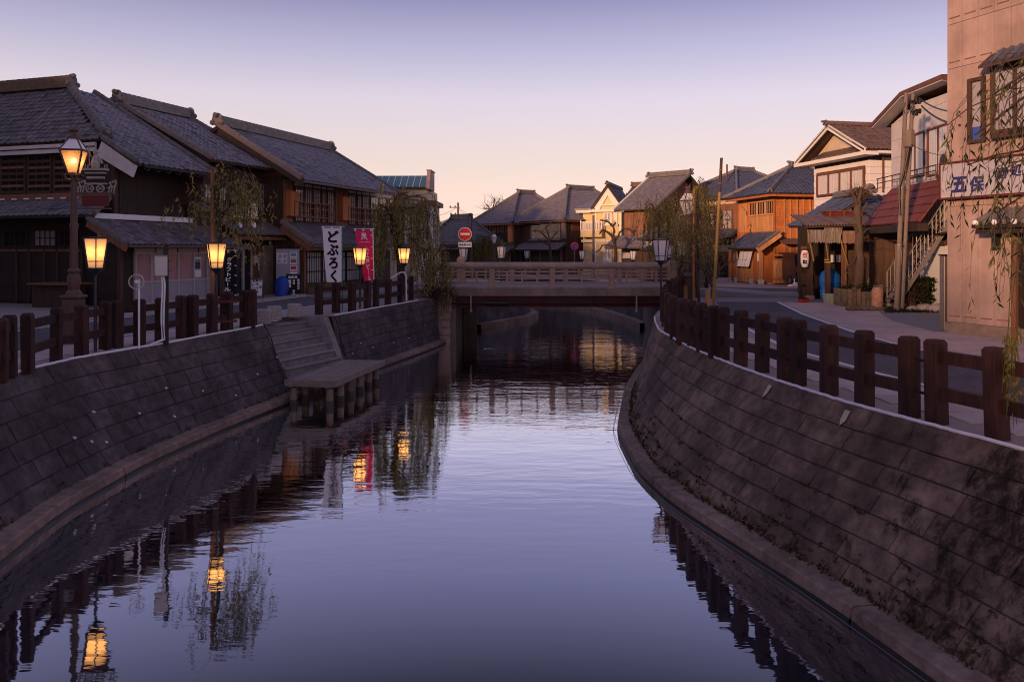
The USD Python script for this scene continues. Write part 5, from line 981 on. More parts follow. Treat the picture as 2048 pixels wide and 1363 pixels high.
mb = letters('川', (0, 0, 0), (1, 0, 0), (0, 0, 1), .001)
def strokes(g, W, Hh, segs, w, off=.006):
    mb = MB()
    for x0, z0, x1, z1 in segs:
        d = np.array([x1 - x0, z1 - z0]); d /= np.linalg.norm(d); n_ = np.array([-d[1], d[0]]) * w / 2
        q = [(x0 + n_[0], z0 + n_[1]), (x1 + n_[0], z1 + n_[1]), (x1 - n_[0], z1 - n_[1]), (x0 - n_[0], z0 - n_[1])]
        a = [g(x / W, z / Hh, off) for x, z in q]; b = [g(x / W, z / Hh, off + .003) for x, z in q]; mb.hexa(a + b)
    return mb
part(tb, 'crest', strokes(g, .64, 1.96, [(.32, 1.86, .32, 1.62), (.32, 1.80, .20, 1.60), (.32, 1.80, .44, 1.60), (.21, 1.78, .43, 1.78), (.25, 1.86, .29, 1.80), (.39, 1.86, .35, 1.80), (.25, 1.70, .23, 1.66), (.39, 1.70, .41, 1.66)], .035), 'white_paint')
part(tb, 'small_lettering', strokes(g, .64, 1.96, [(.12 + k * .055, 1.50, .145 + k * .055, 1.54) for k in range(8)] + [(.12 + k * .055, 1.54, .15 + k * .055, 1.52) for k in range(8)], .012), 'white_paint')
p = P(447, 604); BK = Fr((p[0] - .12, p[1]), 74)
banner('black_banner', 'black banner with white vertical writing behind the second lit lantern', BK, .60, .22, 2.05, 'cloth_black', 0, 'metal_black', 2.2, [('クラフトビール', .36, 1.50, .195, 2, 'white_paint', 1.03), ('COEDO', .30, .12, .10, 0, 'white_paint', 1.0)], skew=-.30, pole_side=1)
for k, (px, py, c, lab) in enumerate(((1541, 568, 'cloth_red', 'narrow furled red banner standing by the orange fence'),)):
    p = P(px, py); fb = thing('furled_banner', lab, 'banner', p); part(fb, 'cloth', MB().lathe(p + [0, 0, .5], [(.02, 0), (.12, .2), (.10, .8), (.13, 1.4), (.05, 1.75)], 7, sx=1, sy=.6), c); part(fb, 'pole', MB().tube([p, p + [0, 0, 2.4]], .022, 6), 'white_paint'); part(fb, 'base', MB().cb(p, (.5, .3, .2), .2, .06), 'white_paint')
for px, py, lab in ((1510, 566, 'white banner weight left of the furled red banner'), (1587, 574, 'white banner weight nearest the dark van')):
    p = P(px, py); bs = thing('banner_base', lab, 'banner stand', p); part(bs, 'weight', MB().cb(p, (.62, .36, .16), .3, .06).cb(p + [.12, 0, .15], (.26, .26, .12), .3, .05), 'white_paint'); part(bs, 'socket', MB().tube([p + [.05, 0, .15], p + [.05, 0, .48]], .03, 8), 'white_paint')

# ================================================================== LANTERNS AND LAMPS
def lantern(loc, label, paper, lit, group=None, bracket=None, h=2.28, rot=0.0):
    t = thing('street_lantern' if lit is not None else 'paper_lantern_post', label, 'lantern', loc, group)
    c = t.loc; zt, zb2 = h - .02, h - .62; rt, rm, rb = .255, .19, .165; zm = zb2 + .13
    hexp = lambda r, z, k: c + [r * math.cos(math.radians(60 * k + 0 + rot)), r * math.sin(math.radians(60 * k + rot)), z]
    fr_ = MB().lathe(c + [0, 0, zt - .01], [(rt + .012, 0), (rt + .015, .035), (rt - .02, .035)], 6, rot=math.radians(rot)).lathe(c + [0, 0, zb2 - .03], [(rb - .01, 0), (rb + .012, .0), (rb + .012, .03), (rb - .02, .03)], 6, rot=math.radians(rot))
    for k in range(6): fr_.bar(hexp(rt, zt, k), hexp(rb, zb2, k), .022, .022); fr_.bar(hexp(rm, zm, k), hexp(rm, zm, k + 1), .018, .018)
    part(t, 'frame', fr_, 'metal_navy')
    for k in range(6):
        q = [hexp(rb - .004, zb2, k), hexp(rb - .004, zb2, k + 1), hexp(rt - .006, zt, k + 1), hexp(rt - .006, zt, k)]; part(t, 'panel', (np.array(q), np.array([[0, 1, 2], [0, 2, 3]])), paper)
    part(t, 'roof_plate', MB().lathe(c + [0, 0, zt + .026], [(rt - .03, 0), (.05, .012), (0, .015)], 6, rot=math.radians(rot)), 'metal_navy')
    part(t, 'cup', MB().lathe(c + [0, 0, zb2 - .17], [(.03, 0), (.045, .03), (.12, .11), (.13, .14)], 12), 'metal_navy', smooth=40)
    part(t, 'pole', MB().tube([c, c + [0, 0, zb2 - .13]], .032, 10), 'metal_navy', smooth=40)
    if bracket is not None:
        d, L = bracket; d = np.array(d, float); mbk = MB()
        for z in (.30, .80): mbk.bar(c + [0, 0, z], c + np.r_[d * L, z], .05, .06)
        mbk.bar(c + np.r_[d * L * .62, .22], c + np.r_[d * L * .62, .86], .07, .05).lathe(c + [0, 0, .26], [(.05, 0), (.06, .04), (.05, .09)], 8).lathe(c + [0, 0, .76], [(.05, 0), (.07, .05), (.05, .12)], 8); part(t, 'bracket', mbk, 'maroon')
    if lit:
        li = UsdLux.SphereLight.Define(stage, t.path + '/light'); li.AddTranslateOp().Set(Gf.Vec3d(0, 0, float(zb2 + .34))); li.CreateRadiusAttr(.045); li.CreateIntensityAttr(lit); li.CreateColorAttr(Gf.Vec3f(1.0, .60, .26)); li.CreateNormalizeAttr(True)
    return t
LIT = 1.7
p = P(190, 702); lantern((p[0] + .06, p[1] - .1), 'nearest lit amber lantern on a navy pole by the left fence', 'lantern_paper', LIT, bracket=((-.95, -.2), .62), h=2.36)
p = P(433, 667); lantern((p[0], p[1]), 'second lit amber lantern, in front of the staked willow', 'lantern_paper', LIT, bracket=((.9, .4), .5), h=2.28)
p = P(720, 616); lantern((p[0], p[1]), 'lit amber lantern in front of the crimson banner', 'lantern_paper', LIT, bracket=((-.85, -.3), .5), h=2.2)
p = P(808, 604); lantern((p[0], p[1]), 'farthest lit amber lantern, among the willow hangings', 'lantern_paper', LIT, h=2.2)
p = P(1322, 642); lantern((p[0], p[1]), 'large unlit white lantern on a navy pole at the bend of the right wall', 'lantern_white', 0, h=2.42)
p = P(1353, 592); lantern((p[0], 36 - .8), 'unlit white lantern beside the right end pillar of the bridge', 'lantern_white', 0, h=2.5)
lantern((7.75, 39.6), 'smaller unlit white lantern half hidden behind the Victorian lamp post', 'lantern_white', 0, h=2.35)
lantern(((927 - cx) / f * 43, 43), 'unlit white lantern behind the left end of the bridge railing', 'lantern_white', 0, h=2.2)
lantern(((1003 - cx) / f * 44.5, 44.5), 'unlit white lantern behind the bridge near the round willow', 'lantern_white', 0, h=2.3)
for px, d, lab in ((945, 68, 'small white lantern far off, left of the round willow'), (1054, 67, 'small white lantern far off in front of the second dark house'), (1165, 59.5, 'small white lantern in front of the cream house'), (1267, 57.5, 'small white lantern before the brown house with ivy')):
    X = (px - cx) / f * d; lantern((X, d), lab, 'lantern_white', 0, h=2.05)

def victorian(loc, label, lit, s=1.0, ornament=False, h=4.9):
    t = thing('victorian_lamp', label, 'street lamp', loc); c = t.loc; hL = h - 1.28 * s
    part(t, 'pedestal', MB().cb(c, (.36, .36, 1.02), 0, .04).cb(c + [0, 0, 1.02], (.42, .42, .07), 0, .02), 'metal_brown')
    part(t, 'collar', MB().lathe(c + [0, 0, 1.09], [(.17, 0), (.16, .05), (.11, .12), (.14, .30), (.13, .42), (.095, .48), (.13, .52), (.13, .56), (.085, .60)], 14), 'metal_brown', smooth=40)
    part(t, 'shaft', MB().lathe(c + [0, 0, 1.68], [(.085, 0), (.078, hL - 2.9), (.095, hL - 2.86), (.095, hL - 2.80), (.075, hL - 2.76), (.062, hL - 1.75)], 14), 'metal_brown', smooth=40)
    for k in range(4):
        a = math.pi / 4 + k * math.pi / 2; e = np.array([math.cos(a), math.sin(a), 0]); part(t, 'scroll', MB().tube([c + [0, 0, hL - .12] + e * .06, c + [0, 0, hL - .10] + e * .16, c + [0, 0, hL - .02] + e * .19, c + [0, 0, hL + .02] + e * .13], .028, 6), 'metal_brown')
    z0, z1, r0, r1 = hL + .02, hL + .60 * s, .16 * s, .36 * s; sq = lambda r, z, k: c + [r * math.cos(math.pi / 4 + k * math.pi / 2 + .22), r * math.sin(math.pi / 4 + k * math.pi / 2 + .22), z]
    fr_ = MB()
    for k in range(4): fr_.bar(sq(r0, z0, k), sq(r1, z1, k), .035 * s, .035 * s).bar(sq(r1, z1, k), sq(r1, z1, k + 1), .05 * s, .04 * s).bar(sq(r0, z0, k), sq(r0, z0, k + 1), .04 * s, .05 * s).bar(sq(r1, z1, k), sq(.14 * s, z1 + .30 * s, k), .03 * s, .03 * s).bar(sq(r1 * 1.08, z1 + .015, k), sq(r1 * 1.08, z1 + .015, k + 1), .03 * s, .02 * s)
    fr_.lathe(c + [0, 0, z1 + .30 * s], [(.16 * s, 0), (.16 * s, .05 * s), (.10 * s, .09 * s), (.08 * s, .17 * s), (.13 * s, .20 * s), (.13 * s, .23 * s), (.05 * s, .28 * s)], 10)
    fr_.tube([c + [-.07 * s, 0, z1 + .5 * s], c + [-.07 * s, 0, z1 + .68 * s]], .012, 5).tube([c + [.07 * s, 0, z1 + .5 * s], c + [.07 * s, 0, z1 + .68 * s]], .012, 5)
    part(t, 'lamp_frame', fr_, 'metal_brown')
    for k in range(4):
        part(t, 'pane', (np.array([sq(r0, z0, k), sq(r0, z0, k + 1), sq(r1, z1, k + 1), sq(r1, z1, k)]), np.array([[0, 1, 2], [0, 2, 3]])), 'frosted_glass' if lit else 'lantern_white'); part(t, 'roof_pane', (np.array([sq(r1, z1 + .01, k), sq(r1, z1 + .01, k + 1), sq(.14 * s, z1 + .3 * s, k + 1), sq(.14 * s, z1 + .3 * s, k)]), np.array([[0, 1, 2], [0, 2, 3]])), 'cord_white')
    if lit:
        part(t, 'bulb', MB().ball(c + [0, 0, z0 + .30], .06, 2), 'bulb', smooth=True)
        li = UsdLux.SphereLight.Define(stage, t.path + '/light'); li.AddTranslateOp().Set(Gf.Vec3d(0, 0, float(z0 + .30))); li.CreateRadiusAttr(.065); li.CreateIntensityAttr(lit); li.CreateColorAttr(Gf.Vec3f(1.0, .52, .20)); li.CreateNormalizeAttr(True)
    if ornament:
        o = c + [0, -.02, 0]; zs_ = H - (387 - hy) * c[1] / f
        part(t, 'shelf', MB().bar(o + [.10, 0, zs_], o + [.92, 0, zs_], .10, .035).bar(o + [.10, 0, zs_ - .34], o + [.85, 0, zs_ - .34], .04, .03).bar(o + [.86, 0, zs_ - .55], o + [.86, 0, zs_], .03, .03), 'metal_brown')
        part(t, 'name_plate', MB().bar(o + [.20, 0, zs_ - .17], o + [.80, 0, zs_ - .17], .03, .24), 'maroon')
        fl = MB(); b = o + [.50, 0, zs_ + .02]
        for x in (-.12, .12): 
            ring = [b + [x + .085 * math.cos(a), -.03, .09 + .085 * math.sin(a)] for a in np.linspace(0, 2 * np.pi, 15)]; fl.tube(ring, .016, 5, cap=False)
            for k in range(4): a = k * math.pi / 4; fl.bar(b + [x + .08 * math.cos(a), -.03, .09 + .08 * math.sin(a)], b + [x - .08 * math.cos(a), -.03, .09 - .08 * math.sin(a)], .012, .012)
        fl.bar(b + [-.24, 0, .20], b + [.24, 0, .20], .10, .03).bar(b + [-.17, 0, .23], b + [-.17, 0, .43], .03, .03).bar(b + [.17, 0, .23], b + [.17, 0, .43], .03, .03).bar(b + [-.22, 0, .44], b + [.22, 0, .44], .14, .03).bar(b + [-.26, 0, .52], b + [.26, 0, .52], .18, .05).bar(b + [-.2, 0, .34], b + [.2, 0, .34], .04, .05)
        for x in (-.1, -.03, .04, .11): fl.bar(b + [x, 0, .2], b + [x, 0, .44], .022, .022)
        for x in (-.24, -.18, .2, .25): fl.bar(b + [x, 0, .54], b + [x + .01, 0, .64], .016, .016)
        fl.lathe(b + [0, 0, .55], [(.08, 0), (.10, .10), (.07, .24), (.04, .30), (.06, .36), (.04, .42), (.0, .44)], 7).bar(b + [-.10, 0, .80], b + [-.16, -.02, 1.02], .022, .022).bar(b + [-.14, 0, .6], b + [-.15, 0, 1.04], .016, .016).bar(b + [.08, 0, .78], b + [.15, 0, .66], .04, .04)
        for k in range(15):
            x = -.40 + k * .058; 
            if abs(x) < .24: continue
            fl.tube([b + [x, -.02, 0], b + [x + .02, 0, .13], b + [x + .05 * (-1) ** k, 0, .19 + .03 * (k % 3)]], .014, 5); fl.ball(b + [x + .03, 0, .22 + .02 * (k % 3)], .026, 1); fl.bar(b + [x - .05, 0, .1], b + [x + .06, 0, .15], .014, .014)
        part(t, 'festival_float', fl, 'kerb', label='white cut-metal festival float ornament')
    return t
p = P(148, 686); victorian((p[0], p[1]), 'tall lit Victorian street lamp with a white festival float ornament', 2.2, ornament=True, s=.9, h=4.95)
victorian(((1376 - cx) / f * 32.0, 32.0), 'unlit Victorian street lamp on the right quay before the bridge', 0, h=4.75)
victorian(((1408 - cx) / f * 47, 47), 'smaller unlit Victorian lamp seen against the blue-roofed house', 0, s=.75, h=4.2)
victorian(((960 - cx) / f * 64, 64), 'distant white-glazed lamp above the bridge, left of the pair', 0, s=.8, h=3.9)
victorian(((988 - cx) / f * 60, 60), 'distant white-glazed lamp above the bridge, right of the pair', 0, s=.8, h=3.6)

# ================================================================== RIGHT BANK
# ------------- tall pink building at the right edge
R1 = Fr((11.1, 20.4), -21, -1)
tb_ = thing('tall_pink_building', 'tall pinkish panelled building with a white shop sign at the right edge', 'building', R1.P(-3, -4, 0))
zF = .28; zz = [zF, 3.2, R1.z(140, 0, 0) , R1.z(52, 0, 0), 10.4]
part(tb_, 'core', MB().lb(R1, -12, -.03, -8, -.04, 0, 10.4), 'plaster_pink'); part(tb_, 'footing', MB().lb(R1, -12, .02, -8.0, .05, 0, zF), 'concrete')
part(tb_, 'parapet', MB().lb(R1, -12, .06, -8, .08, 10.4, 10.6), 'plaster_pink')
pxs = [1898, 1929, 1961, 1994, 2028]; ss = [R1.s(x, 0) for x in pxs]; wpan = -(ss[-1] - ss[0]) / 4
edges = [0 - k * wpan for k in range(24)]
wins = [R1.rect(0, 1938, 156, 1971, 286), R1.rect(0, 1984, 124, 2080, 262)]
for r in range(4):
    for k in range(23):
        a, b = edges[k + 1] + .004, edges[k] - .004; z0, z1 = zz[r] + .006, zz[r + 1] - .006
        pg = sbox(a, z0, b, z1)
        for w_ in wins: pg = pg.difference(sbox(w_[0] - .02, w_[2] - .02, w_[1] + .02, w_[3] + .02))
        for gpoly in getattr(pg, 'geoms', [pg]):
            if gpoly.area < .02: continue
            xy = np.array(gpoly.exterior.coords)[:-1]; part(tb_, 'wall_panel', MB().prism([R1.P(x, -.04, z) for x, z in xy], np.r_[R1.n * .045, 0]), 'plaster_pink')
        mb = MB().lb(R1, a + .06, b - .06, .004, .016, z0 + .14, z0 + .165); part(tb_, 'panel_groove', mb, 'wood_brown')
for w_, n_ in zip(wins, (1, 2)):
    lattice(tb_, R1, w_[0], w_[1], -.02, w_[2], w_[3], n_, 1, 'wood_dark', frame=.08, bar=.07, d=.09, pane='glass', back='shoji')
part(tb_, 'paper_blind', MB().lb(R1, wins[0][0] + .1, wins[0][1] - .1, .0, .012, wins[0][2] + .1, wins[0][2] + .4), 'blue_paint')
q = R1.rect(.3, 1965, 104, 2090, 120); part(tb_, 'window_hood', MB().prism([R1.P(q[0], .45, q[2]), R1.P(q[1], .45, q[2]), R1.P(q[1], 0, q[2] + .34), R1.P(q[0], 0, q[2] + .34)], (0, 0, -.06)), 'wood_dark')
n = int((q[1] - q[0]) / .22)
for k in range(n): a = q[0] + .1 + k * .22; part(tb_, 'hood_tile', MB().tube([R1.P(a, .47, q[2] + .02), R1.P(a, 0, q[2] + .37)], .06, 7), 'tile_blue')
q = R1.rect(.16, 1986, 262, 2090, 284); part(tb_, 'window_ledge', MB().lb(R1, q[0], q[1], .0, .25, q[2] + .15, q[3]), 'wood_dark')
# shop sign
s0_, s1_ = -6.0, .02; zt_, zbm = R1.z(330, 0, .2), R1.z(396, 0, .2)
sg = thing('long_shop_sign', 'long white sign with blue brush characters on the tall pink building', 'sign', R1.P(-2, .1, zbm))
part(sg, 'box', MB().lb(R1, s0_, s1_, .02, .20, zbm, zt_), 'sign_white'); part(sg, 'frame', MB().lb(R1, s0_, s1_ + .03, .01, .24, zt_, zt_ + .05).lb(R1, s0_, s1_ + .03, .01, .24, zbm - .05, zbm).lb(R1, s1_, s1_ + .03, .01, .24, zbm, zt_), 'maroon')
ex = np.r_[-R1.u, 0]; dn = np.r_[R1.n * .006, 0]
for ch, px, py, sz, b in (('五', 1919, 368, .46, 3), ('保', 1954, 368, .40, 2), ('酒', 2004, 346, .28, 1.5), ('処', 2032, 340, .30, 1.5), ('本', 2075, 360, .5, 2)):
    s_ = R1.s(px, .2); part(sg, 'lettering', letters(ch, R1.P(s_, .203, R1.z(py, s_, .2)), ex, (0, 0, 1), sz, d=dn, bold=b, italic=.12), 'ink_blue')
aw = thing('tiled_awning', 'small dark tiled awning over the entrance under the long sign', 'awning', R1.P(-2.6, .4, 2.6))
q = R1.rect(.5, 1958, 432, 2120, 446); part(aw, 'frame', MB().prism([R1.P(q[0], .75, q[2] - .02), R1.P(q[1], .75, q[2] - .02), R1.P(q[1], .02, q[2] + .32), R1.P(q[0], .02, q[2] + .32)], (0, 0, -.08)), 'wood_black')
n = int((q[1] - q[0]) / .24)
for k in range(n): a = q[0] + .1 + k * .24; part(aw, 'tile', MB().tube([R1.P(a, .80, q[2] + .03), R1.P(a, .02, q[2] + .37)], .07, 7), 'ridge_tile'); part(aw, 'tile_end', MB().ball(R1.P(a, .80, q[2] + .03), .07, 1), 'cord_white' if k % 2 else 'ridge_tile')
part(aw, 'beam', MB().lb(R1, q[0], q[1], .02, .6, q[2] - .22, q[2] - .10), 'wood_black')
q = R1.rect(.1, 1986, 470, 1996, 499); wl = thing('wall_lamp', 'small dark box lamp on the pink wall under the awning', 'lamp', R1.P(q[0], .1, q[2])); part(wl, 'housing', MB().lb(R1, q[0], q[1], .006, .16, q[2], q[3]), 'metal_black'); part(wl, 'glass', MB().lb(R1, q[0] + .02, q[1] - .02, .161, .165, q[2] + .06, q[3] - .06), 'glass')
q = R1.rect(.0, 2035, 448, 2100, 668); part(tb_, 'doorway', MB().lb(R1, q[0], q[1], .006, .04, .05, q[3]), 'wood_black'); part(tb_, 'door_post', MB().lb(R1, q[1] - .05, q[1] + .07, .008, .12, .0, q[3]), 'wood_brown')
p = P(1893, 662); gp_ = thing('gate_post', 'dark square post beside the corner of the tall pink building', 'post', p); part(gp_, 'post', MB().cb((p[0], p[1] + .1, 0), (.17, .17, 1.95), .3, .02), 'metal_grey'); part(gp_, 'cap', MB().cb((p[0], p[1] + .1, 1.95), (.21, .21, .04), .3, .01), 'metal_black')

# ------------- white upper house with the rusty red skirt roof
E1 = Fr((15.65, 33.0), 5, -1)
hE = thing('white_house', 'white panelled upper house over a rusty red skirt roof, beside the utility pole', 'house', E1.P(-3, -4, 0))
zwB = E1.z(374, 0, 0); zC1 = E1.z(250, 0, .0)
def Ez(px, py, t): s_ = E1.s(px, t); return s_, E1.z(py, s_, t)
sL, zL = Ez(1753, 255, .3); sM, zM = Ez(1813, 192, .3); sN, zN = Ez(1897, 158, .3)
prof = [(sL, zL), (sM, zM), (sN, zN), (sN - 3.5, zN - 1.2), (sN - 3.5, 1.5), (sL - 1.0, 1.5), (sL - 1.0, zL - .1)]
wpoly = [(-.0, 2.5), (0, zC1), (sM, zM - .35), (sN, zN - .35), (sN - 3.4, zN - 1.6), (sN - 3.4, 2.5)]
part(hE, 'wall', MB().prism([E1.P(a, -.03, z) for a, z in wpoly], np.r_[-E1.n * 7.5, 0]), 'plaster_white')
rows = np.linspace(zwB - .3, zM, 6)
for r in range(5):
    for k in range(8):
        a1, a0 = -k * .95 - .005, -(k + 1) * .95 + .005
        pg = sbox(a0, rows[r] + .006, a1, rows[r + 1] - .006).intersection(Polygon(wpoly))
        for q in (E1.rect(0, 1812, 268, 1850, 356), E1.rect(0, 1856, 252, 1899, 350)): pg = pg.difference(sbox(q[0], q[2], q[1], q[3]))
        for g_ in getattr(pg, 'geoms', [pg]):
            if g_.geom_type == 'Polygon' and g_.area > .02: part(hE, 'wall_panel', MB().prism([E1.P(x, -.03, z) for x, z in np.array(g_.exterior.coords)[:-1]], np.r_[E1.n * .035, 0]), 'plaster_white')
for a, b in (((sL, zL), (sM, zM)), ((sM, zM), (sN - .02, zN)), ((sN - .02, zN), (sN - 3.5, zN - 1.2))):
    part(hE, 'roof_slab', MB().prism([E1.P(a[0], .55, a[1]), E1.P(b[0], .55, b[1]), E1.P(b[0], .55, b[1] + .16), E1.P(a[0], .55, a[1] + .16)], np.r_[-E1.n * 8.3, 0]), 'wood_red'); part(hE, 'soffit', MB().prism([E1.P(a[0] - .03, .52, a[1] - .01), E1.P(b[0], .52, b[1] - .01), E1.P(b[0], .52, b[1] - .05), E1.P(a[0] - .03, .52, a[1] - .05)], np.r_[-E1.n * .55, 0]), 'plaster_white')
for (x0_, y0_, x1_, y1_) in ((1812, 268, 1850, 356), (1856, 252, 1899, 350)):
    q = E1.rect(0, x0_, y0_, x1_, y1_); lattice(hE, E1, q[0], q[1], -.02, q[2], q[3], 2, 1, 'wood_red', frame=.07, bar=.06, d=.07, pane='glass', back='curtain_white')
# skirt roof of red sheets
q0, q1 = E1.s(1745, 1.0), -6.2; zt1, zb1 = E1.z(374, -1.5, .25), E1.z(452, -1, 1.35)
n = int((q0 - q1) / .9)
for r in range(5):
    for k in range(n):
        a0, a1 = q0 - (k + 1) * .9 + .008, q0 - k * .9 - .008; v0, v1 = r / 5, (r + 1) / 5
        pt = lambda a, v, o: E1.P(a, 1.35 - 1.1 * v + o, zb1 + (zt1 - zb1) * v + o)
        part(hE, 'roof_sheet', MB().hexa([pt(a0, v0, -.02), pt(a1, v0, -.02), pt(a1, v0, .03), pt(a0, v0, .03), pt(a0, v1, -.02), pt(a1, v1, -.02), pt(a1, v1, .004), pt(a0, v1, .004)]), 'rust_red')
part(hE, 'eave_beam', MB().lb(E1, q1, q0 + .1, 1.1, 1.45, zb1 - .32, zb1 - .05), 'wood_black')
part(hE, 'lower_wall', MB().lb(E1, q1, q0 - .2, -6, .15, 0, zb1 - .1), 'wood_dark'); part(hE, 'side_wall', MB().lb(E1, q0 - .3, q0 - .2, -6, 1.2, 0, zb1), 'wood_dark')
rl_ = part(hE, 'railing', MB().tube([E1.P(.1, .55, E1.z(358, 0, .5)), E1.P(-5.5, .55, E1.z(358, 0, .5))], .022, 6).tube([E1.P(.1, .55, E1.z(367, 0, .5)), E1.P(-5.5, .55, E1.z(367, 0, .5))], .018, 6), 'metal_black')
for k in range(8): part(rl_, 'rail_post', MB().tube([E1.P(-k * .78, .55, E1.z(380, 0, .5)), E1.P(-k * .78, .55, E1.z(358, 0, .5))], .02, 6), 'metal_black')
ac = thing('air_conditioner', 'cream air conditioner unit before the upper window of the white house', 'air conditioner', E1.P(E1.s(1886, .6), .6, E1.z(345, -4, .6)))
q = E1.rect(.75, 1876, 300, 1904, 346); part(ac, 'case', MB().lb(E1, q[0], q[1], .35, .75, q[2], q[3]), 'ac_white'); cc = E1.P((q[0] + q[1]) / 2 + .08, .755, (q[2] + q[3]) / 2); part(ac, 'fan_guard', MB().lathe(cc, [(.26, 0), (.27, .02), (.24, .03), (.06, .035), (.05, .05)], 18, axis=np.r_[E1.n, 0]), 'metal_black', smooth=40); part(ac, 'stand', MB().lb(E1, q[0], q[1], .3, .8, q[2] - .22, q[2] - .02), 'wood_dark')
# ground floor: pinkish wall, dark boards, stair, white panel
q = E1.rect(.3, 1738, 488, 1792, 600); part(hE, 'plaster_panel', MB().lb(E1, q[0], q[1], .16, .22, .1, q[3]), 'plaster_pink')
q = E1.rect(.3, 1735, 462, 1800, 484); part(hE, 'beam', MB().lb(E1, q[0], q[1], .15, .5, q[2], q[3]), 'wood_dark')
p0 = P(1866, 619); WP = Fr((p0[0], p0[1]), 5, -1); wpz = thing('white_board_wall', 'plain white panel wall behind the dark shrub and bare sapling', 'wall', (*WP.o, 0))
q = WP.rect(0, 1840, 490, 1894, 617); part(wpz, 'panel', MB().lb(WP, q[0], q[1], -.12, 0, .02, q[3]), 'white_paint'); part(wpz, 'cap', MB().lb(WP, q[0] - .1, q[1] + .3, -.4, .15, q[3], q[3] + .14), 'wood_dark'); part(wpz, 'roof_sheet', MB().prism([WP.P(q[0] - .2, .3, q[3] + .34), WP.P(q[1] + .6, .3, q[3] + .34), WP.P(q[1] + .6, -.6, q[3] + .55), WP.P(q[0] - .2, -.6, q[3] + .55)], (0, 0, .05)), 'metal_black')
# outside stair
stp = thing('outside_stair', 'grey steel outside stair with railings climbing right behind the utility pole', 'stair', P(1800, 600))
lo, hi = At(1795, 560, 28.5) , At(1905, 378, 27.0)
lo[2] = .35; 
for off, nm in ((0, 'near'), (.9, 'far')):
    o = np.array([.06, 1.0, 0]) * off
    a, b = lo + o, hi + o
    part(stp, 'stringer', MB().bar(a + [0, 0, -.15], b + [0, 0, -1.0], .04, .16), 'metal_grey'); part(stp, 'handrail', MB().tube([a + [0, 0, .95], b + [0, 0, .05]], .026, 8), 'metal_grey', smooth=40); part(stp, 'mid_rail', MB().tube([a + [0, 0, .15], b + [0, 0, -.75]], .02, 6), 'metal_grey')
    for k in range(15): u_ = k / 14; c_ = a + (b - a) * u_; part(stp, 'baluster', MB().tube([c_ + [0, 0, -.05 - .9 * u_], c_ + [0, 0, .95 - .9 * u_]], .015 if k % 4 else .024, 6), 'metal_grey')
for k in range(12): u_ = (k + .5) / 12; c_ = lo + (hi - lo) * u_ - [0, 0, .12 + .85 * u_]; part(stp, 'tread', MB().hexa([c_ + [x, y, z] for z in (-.02, .02) for x, y in ((-.12, 0), (.12, 0), (.17, .95), (-.07, .95))]), 'metal_grey')
gt = thing('garden_gate', 'low metal gate with a sloping handrail in front of the pinkish wall', 'gate', P(1752, 598))
a, b, c_ = P(1735, 600), P(1752, 603), P(1780, 604)
for p0, p1, n_, h0, h1 in ((a, b, 6, .85, 1.55), (b, c_, 4, 1.5, 1.5)):
    part(gt, 'top_rail', MB().tube([p0 + [0, 0, h0], p1 + [0, 0, h1]], .03, 6), 'metal_brown'); part(gt, 'bottom_rail', MB().tube([p0 + [0, 0, .35], p1 + [0, 0, .35]], .03, 6), 'metal_grey')
    for k in range(n_ + 1): u_ = k / n_; q_ = p0 + (p1 - p0) * u_; part(gt, 'bar', MB().tube([q_ + [0, 0, .1], q_ + [0, 0, h0 + (h1 - h0) * u_]], .018, 6), 'metal_grey')
part(gt, 'panel', MB().bar(b + [0, .05, .42], c_ + [0, .05, .42], .03, .16), 'maroon'); part(gt, 'base_wall', MB().bar(b + [0, .15, .15], c_ + [0, .15, .15], .12, .3), 'concrete')

# ------------- utility pole pair
pb = P(1797, 622); pt_ = np.array([pb[0] + .02, pb[1], 0.0])
up_ = thing('utility_pole', 'concrete utility pole pair with a grey transformer box and black cables', 'utility pole', pb)
t1, t2 = At(1812, 186, pb[1]), At(1826, 188, pb[1] + .2); b1, b2 = P(1793, 622), P(1803, 621)
part(up_, 'pole', MB().tube([b1, b1 + (t1 - b1) * .5, t1], [.088, .078, .066], 12), 'concrete_pole', smooth=40)
m_ = b2 + (At(1818, 345, pb[1] + .2) - b2); part(up_, 'pole', MB().tube([b2, At(1817, 350, pb[1] + .2), t2], [.08, .072, .062], 12), 'concrete_pole', smooth=40)
bxp = At(1817, 275, pb[1] - .15); part(up_, 'transformer', MB().lathe(bxp - [0, 0, .35], [(.10, 0), (.17, .04), (.19, .14), (.20, .56), (.17, .60)], 8), 'concrete_pole'); part(up_, 'cable_coil', MB().tube([At(x, y, pb[1] - .05) for x, y in ((1811, 205), (1806, 218), (1812, 232), (1822, 216), (1826, 206), (1832, 222), (1827, 236))], .02, 6), 'metal_black', smooth=40)
part(up_, 'insulators', MB().lathe(At(1832, 205, pb[1]), [(.05, 0), (.07, .1), (.05, .2)], 8).lathe(At(1839, 208, pb[1]), [(.05, 0), (.07, .1), (.05, .2)], 8).bar(At(1815, 203, pb[1]), At(1842, 200, pb[1]), .05, .05).ball(At(1831, 225, pb[1]), .1, 1, jit=.8).ball(At(1838, 222, pb[1]), .08, 1, jit=.8), 'metal_black')
part(up_, 'riser_cable', MB().tube([At(x, y, pb[1] - .13) for x, y in ((1818, 292), (1812, 325), (1806, 350), (1799, 372), (1798, 395), (1800, 430))], .035, 6), 'metal_black', smooth=40)
part(up_, 'strap', MB().lathe(b1 + (t1 - b1) * .56, [(.105, 0), (.105, .05)], 10).lathe(b1 + (t1 - b1) * .3, [(.115, 0), (.115, .05)], 10), 'metal_grey')
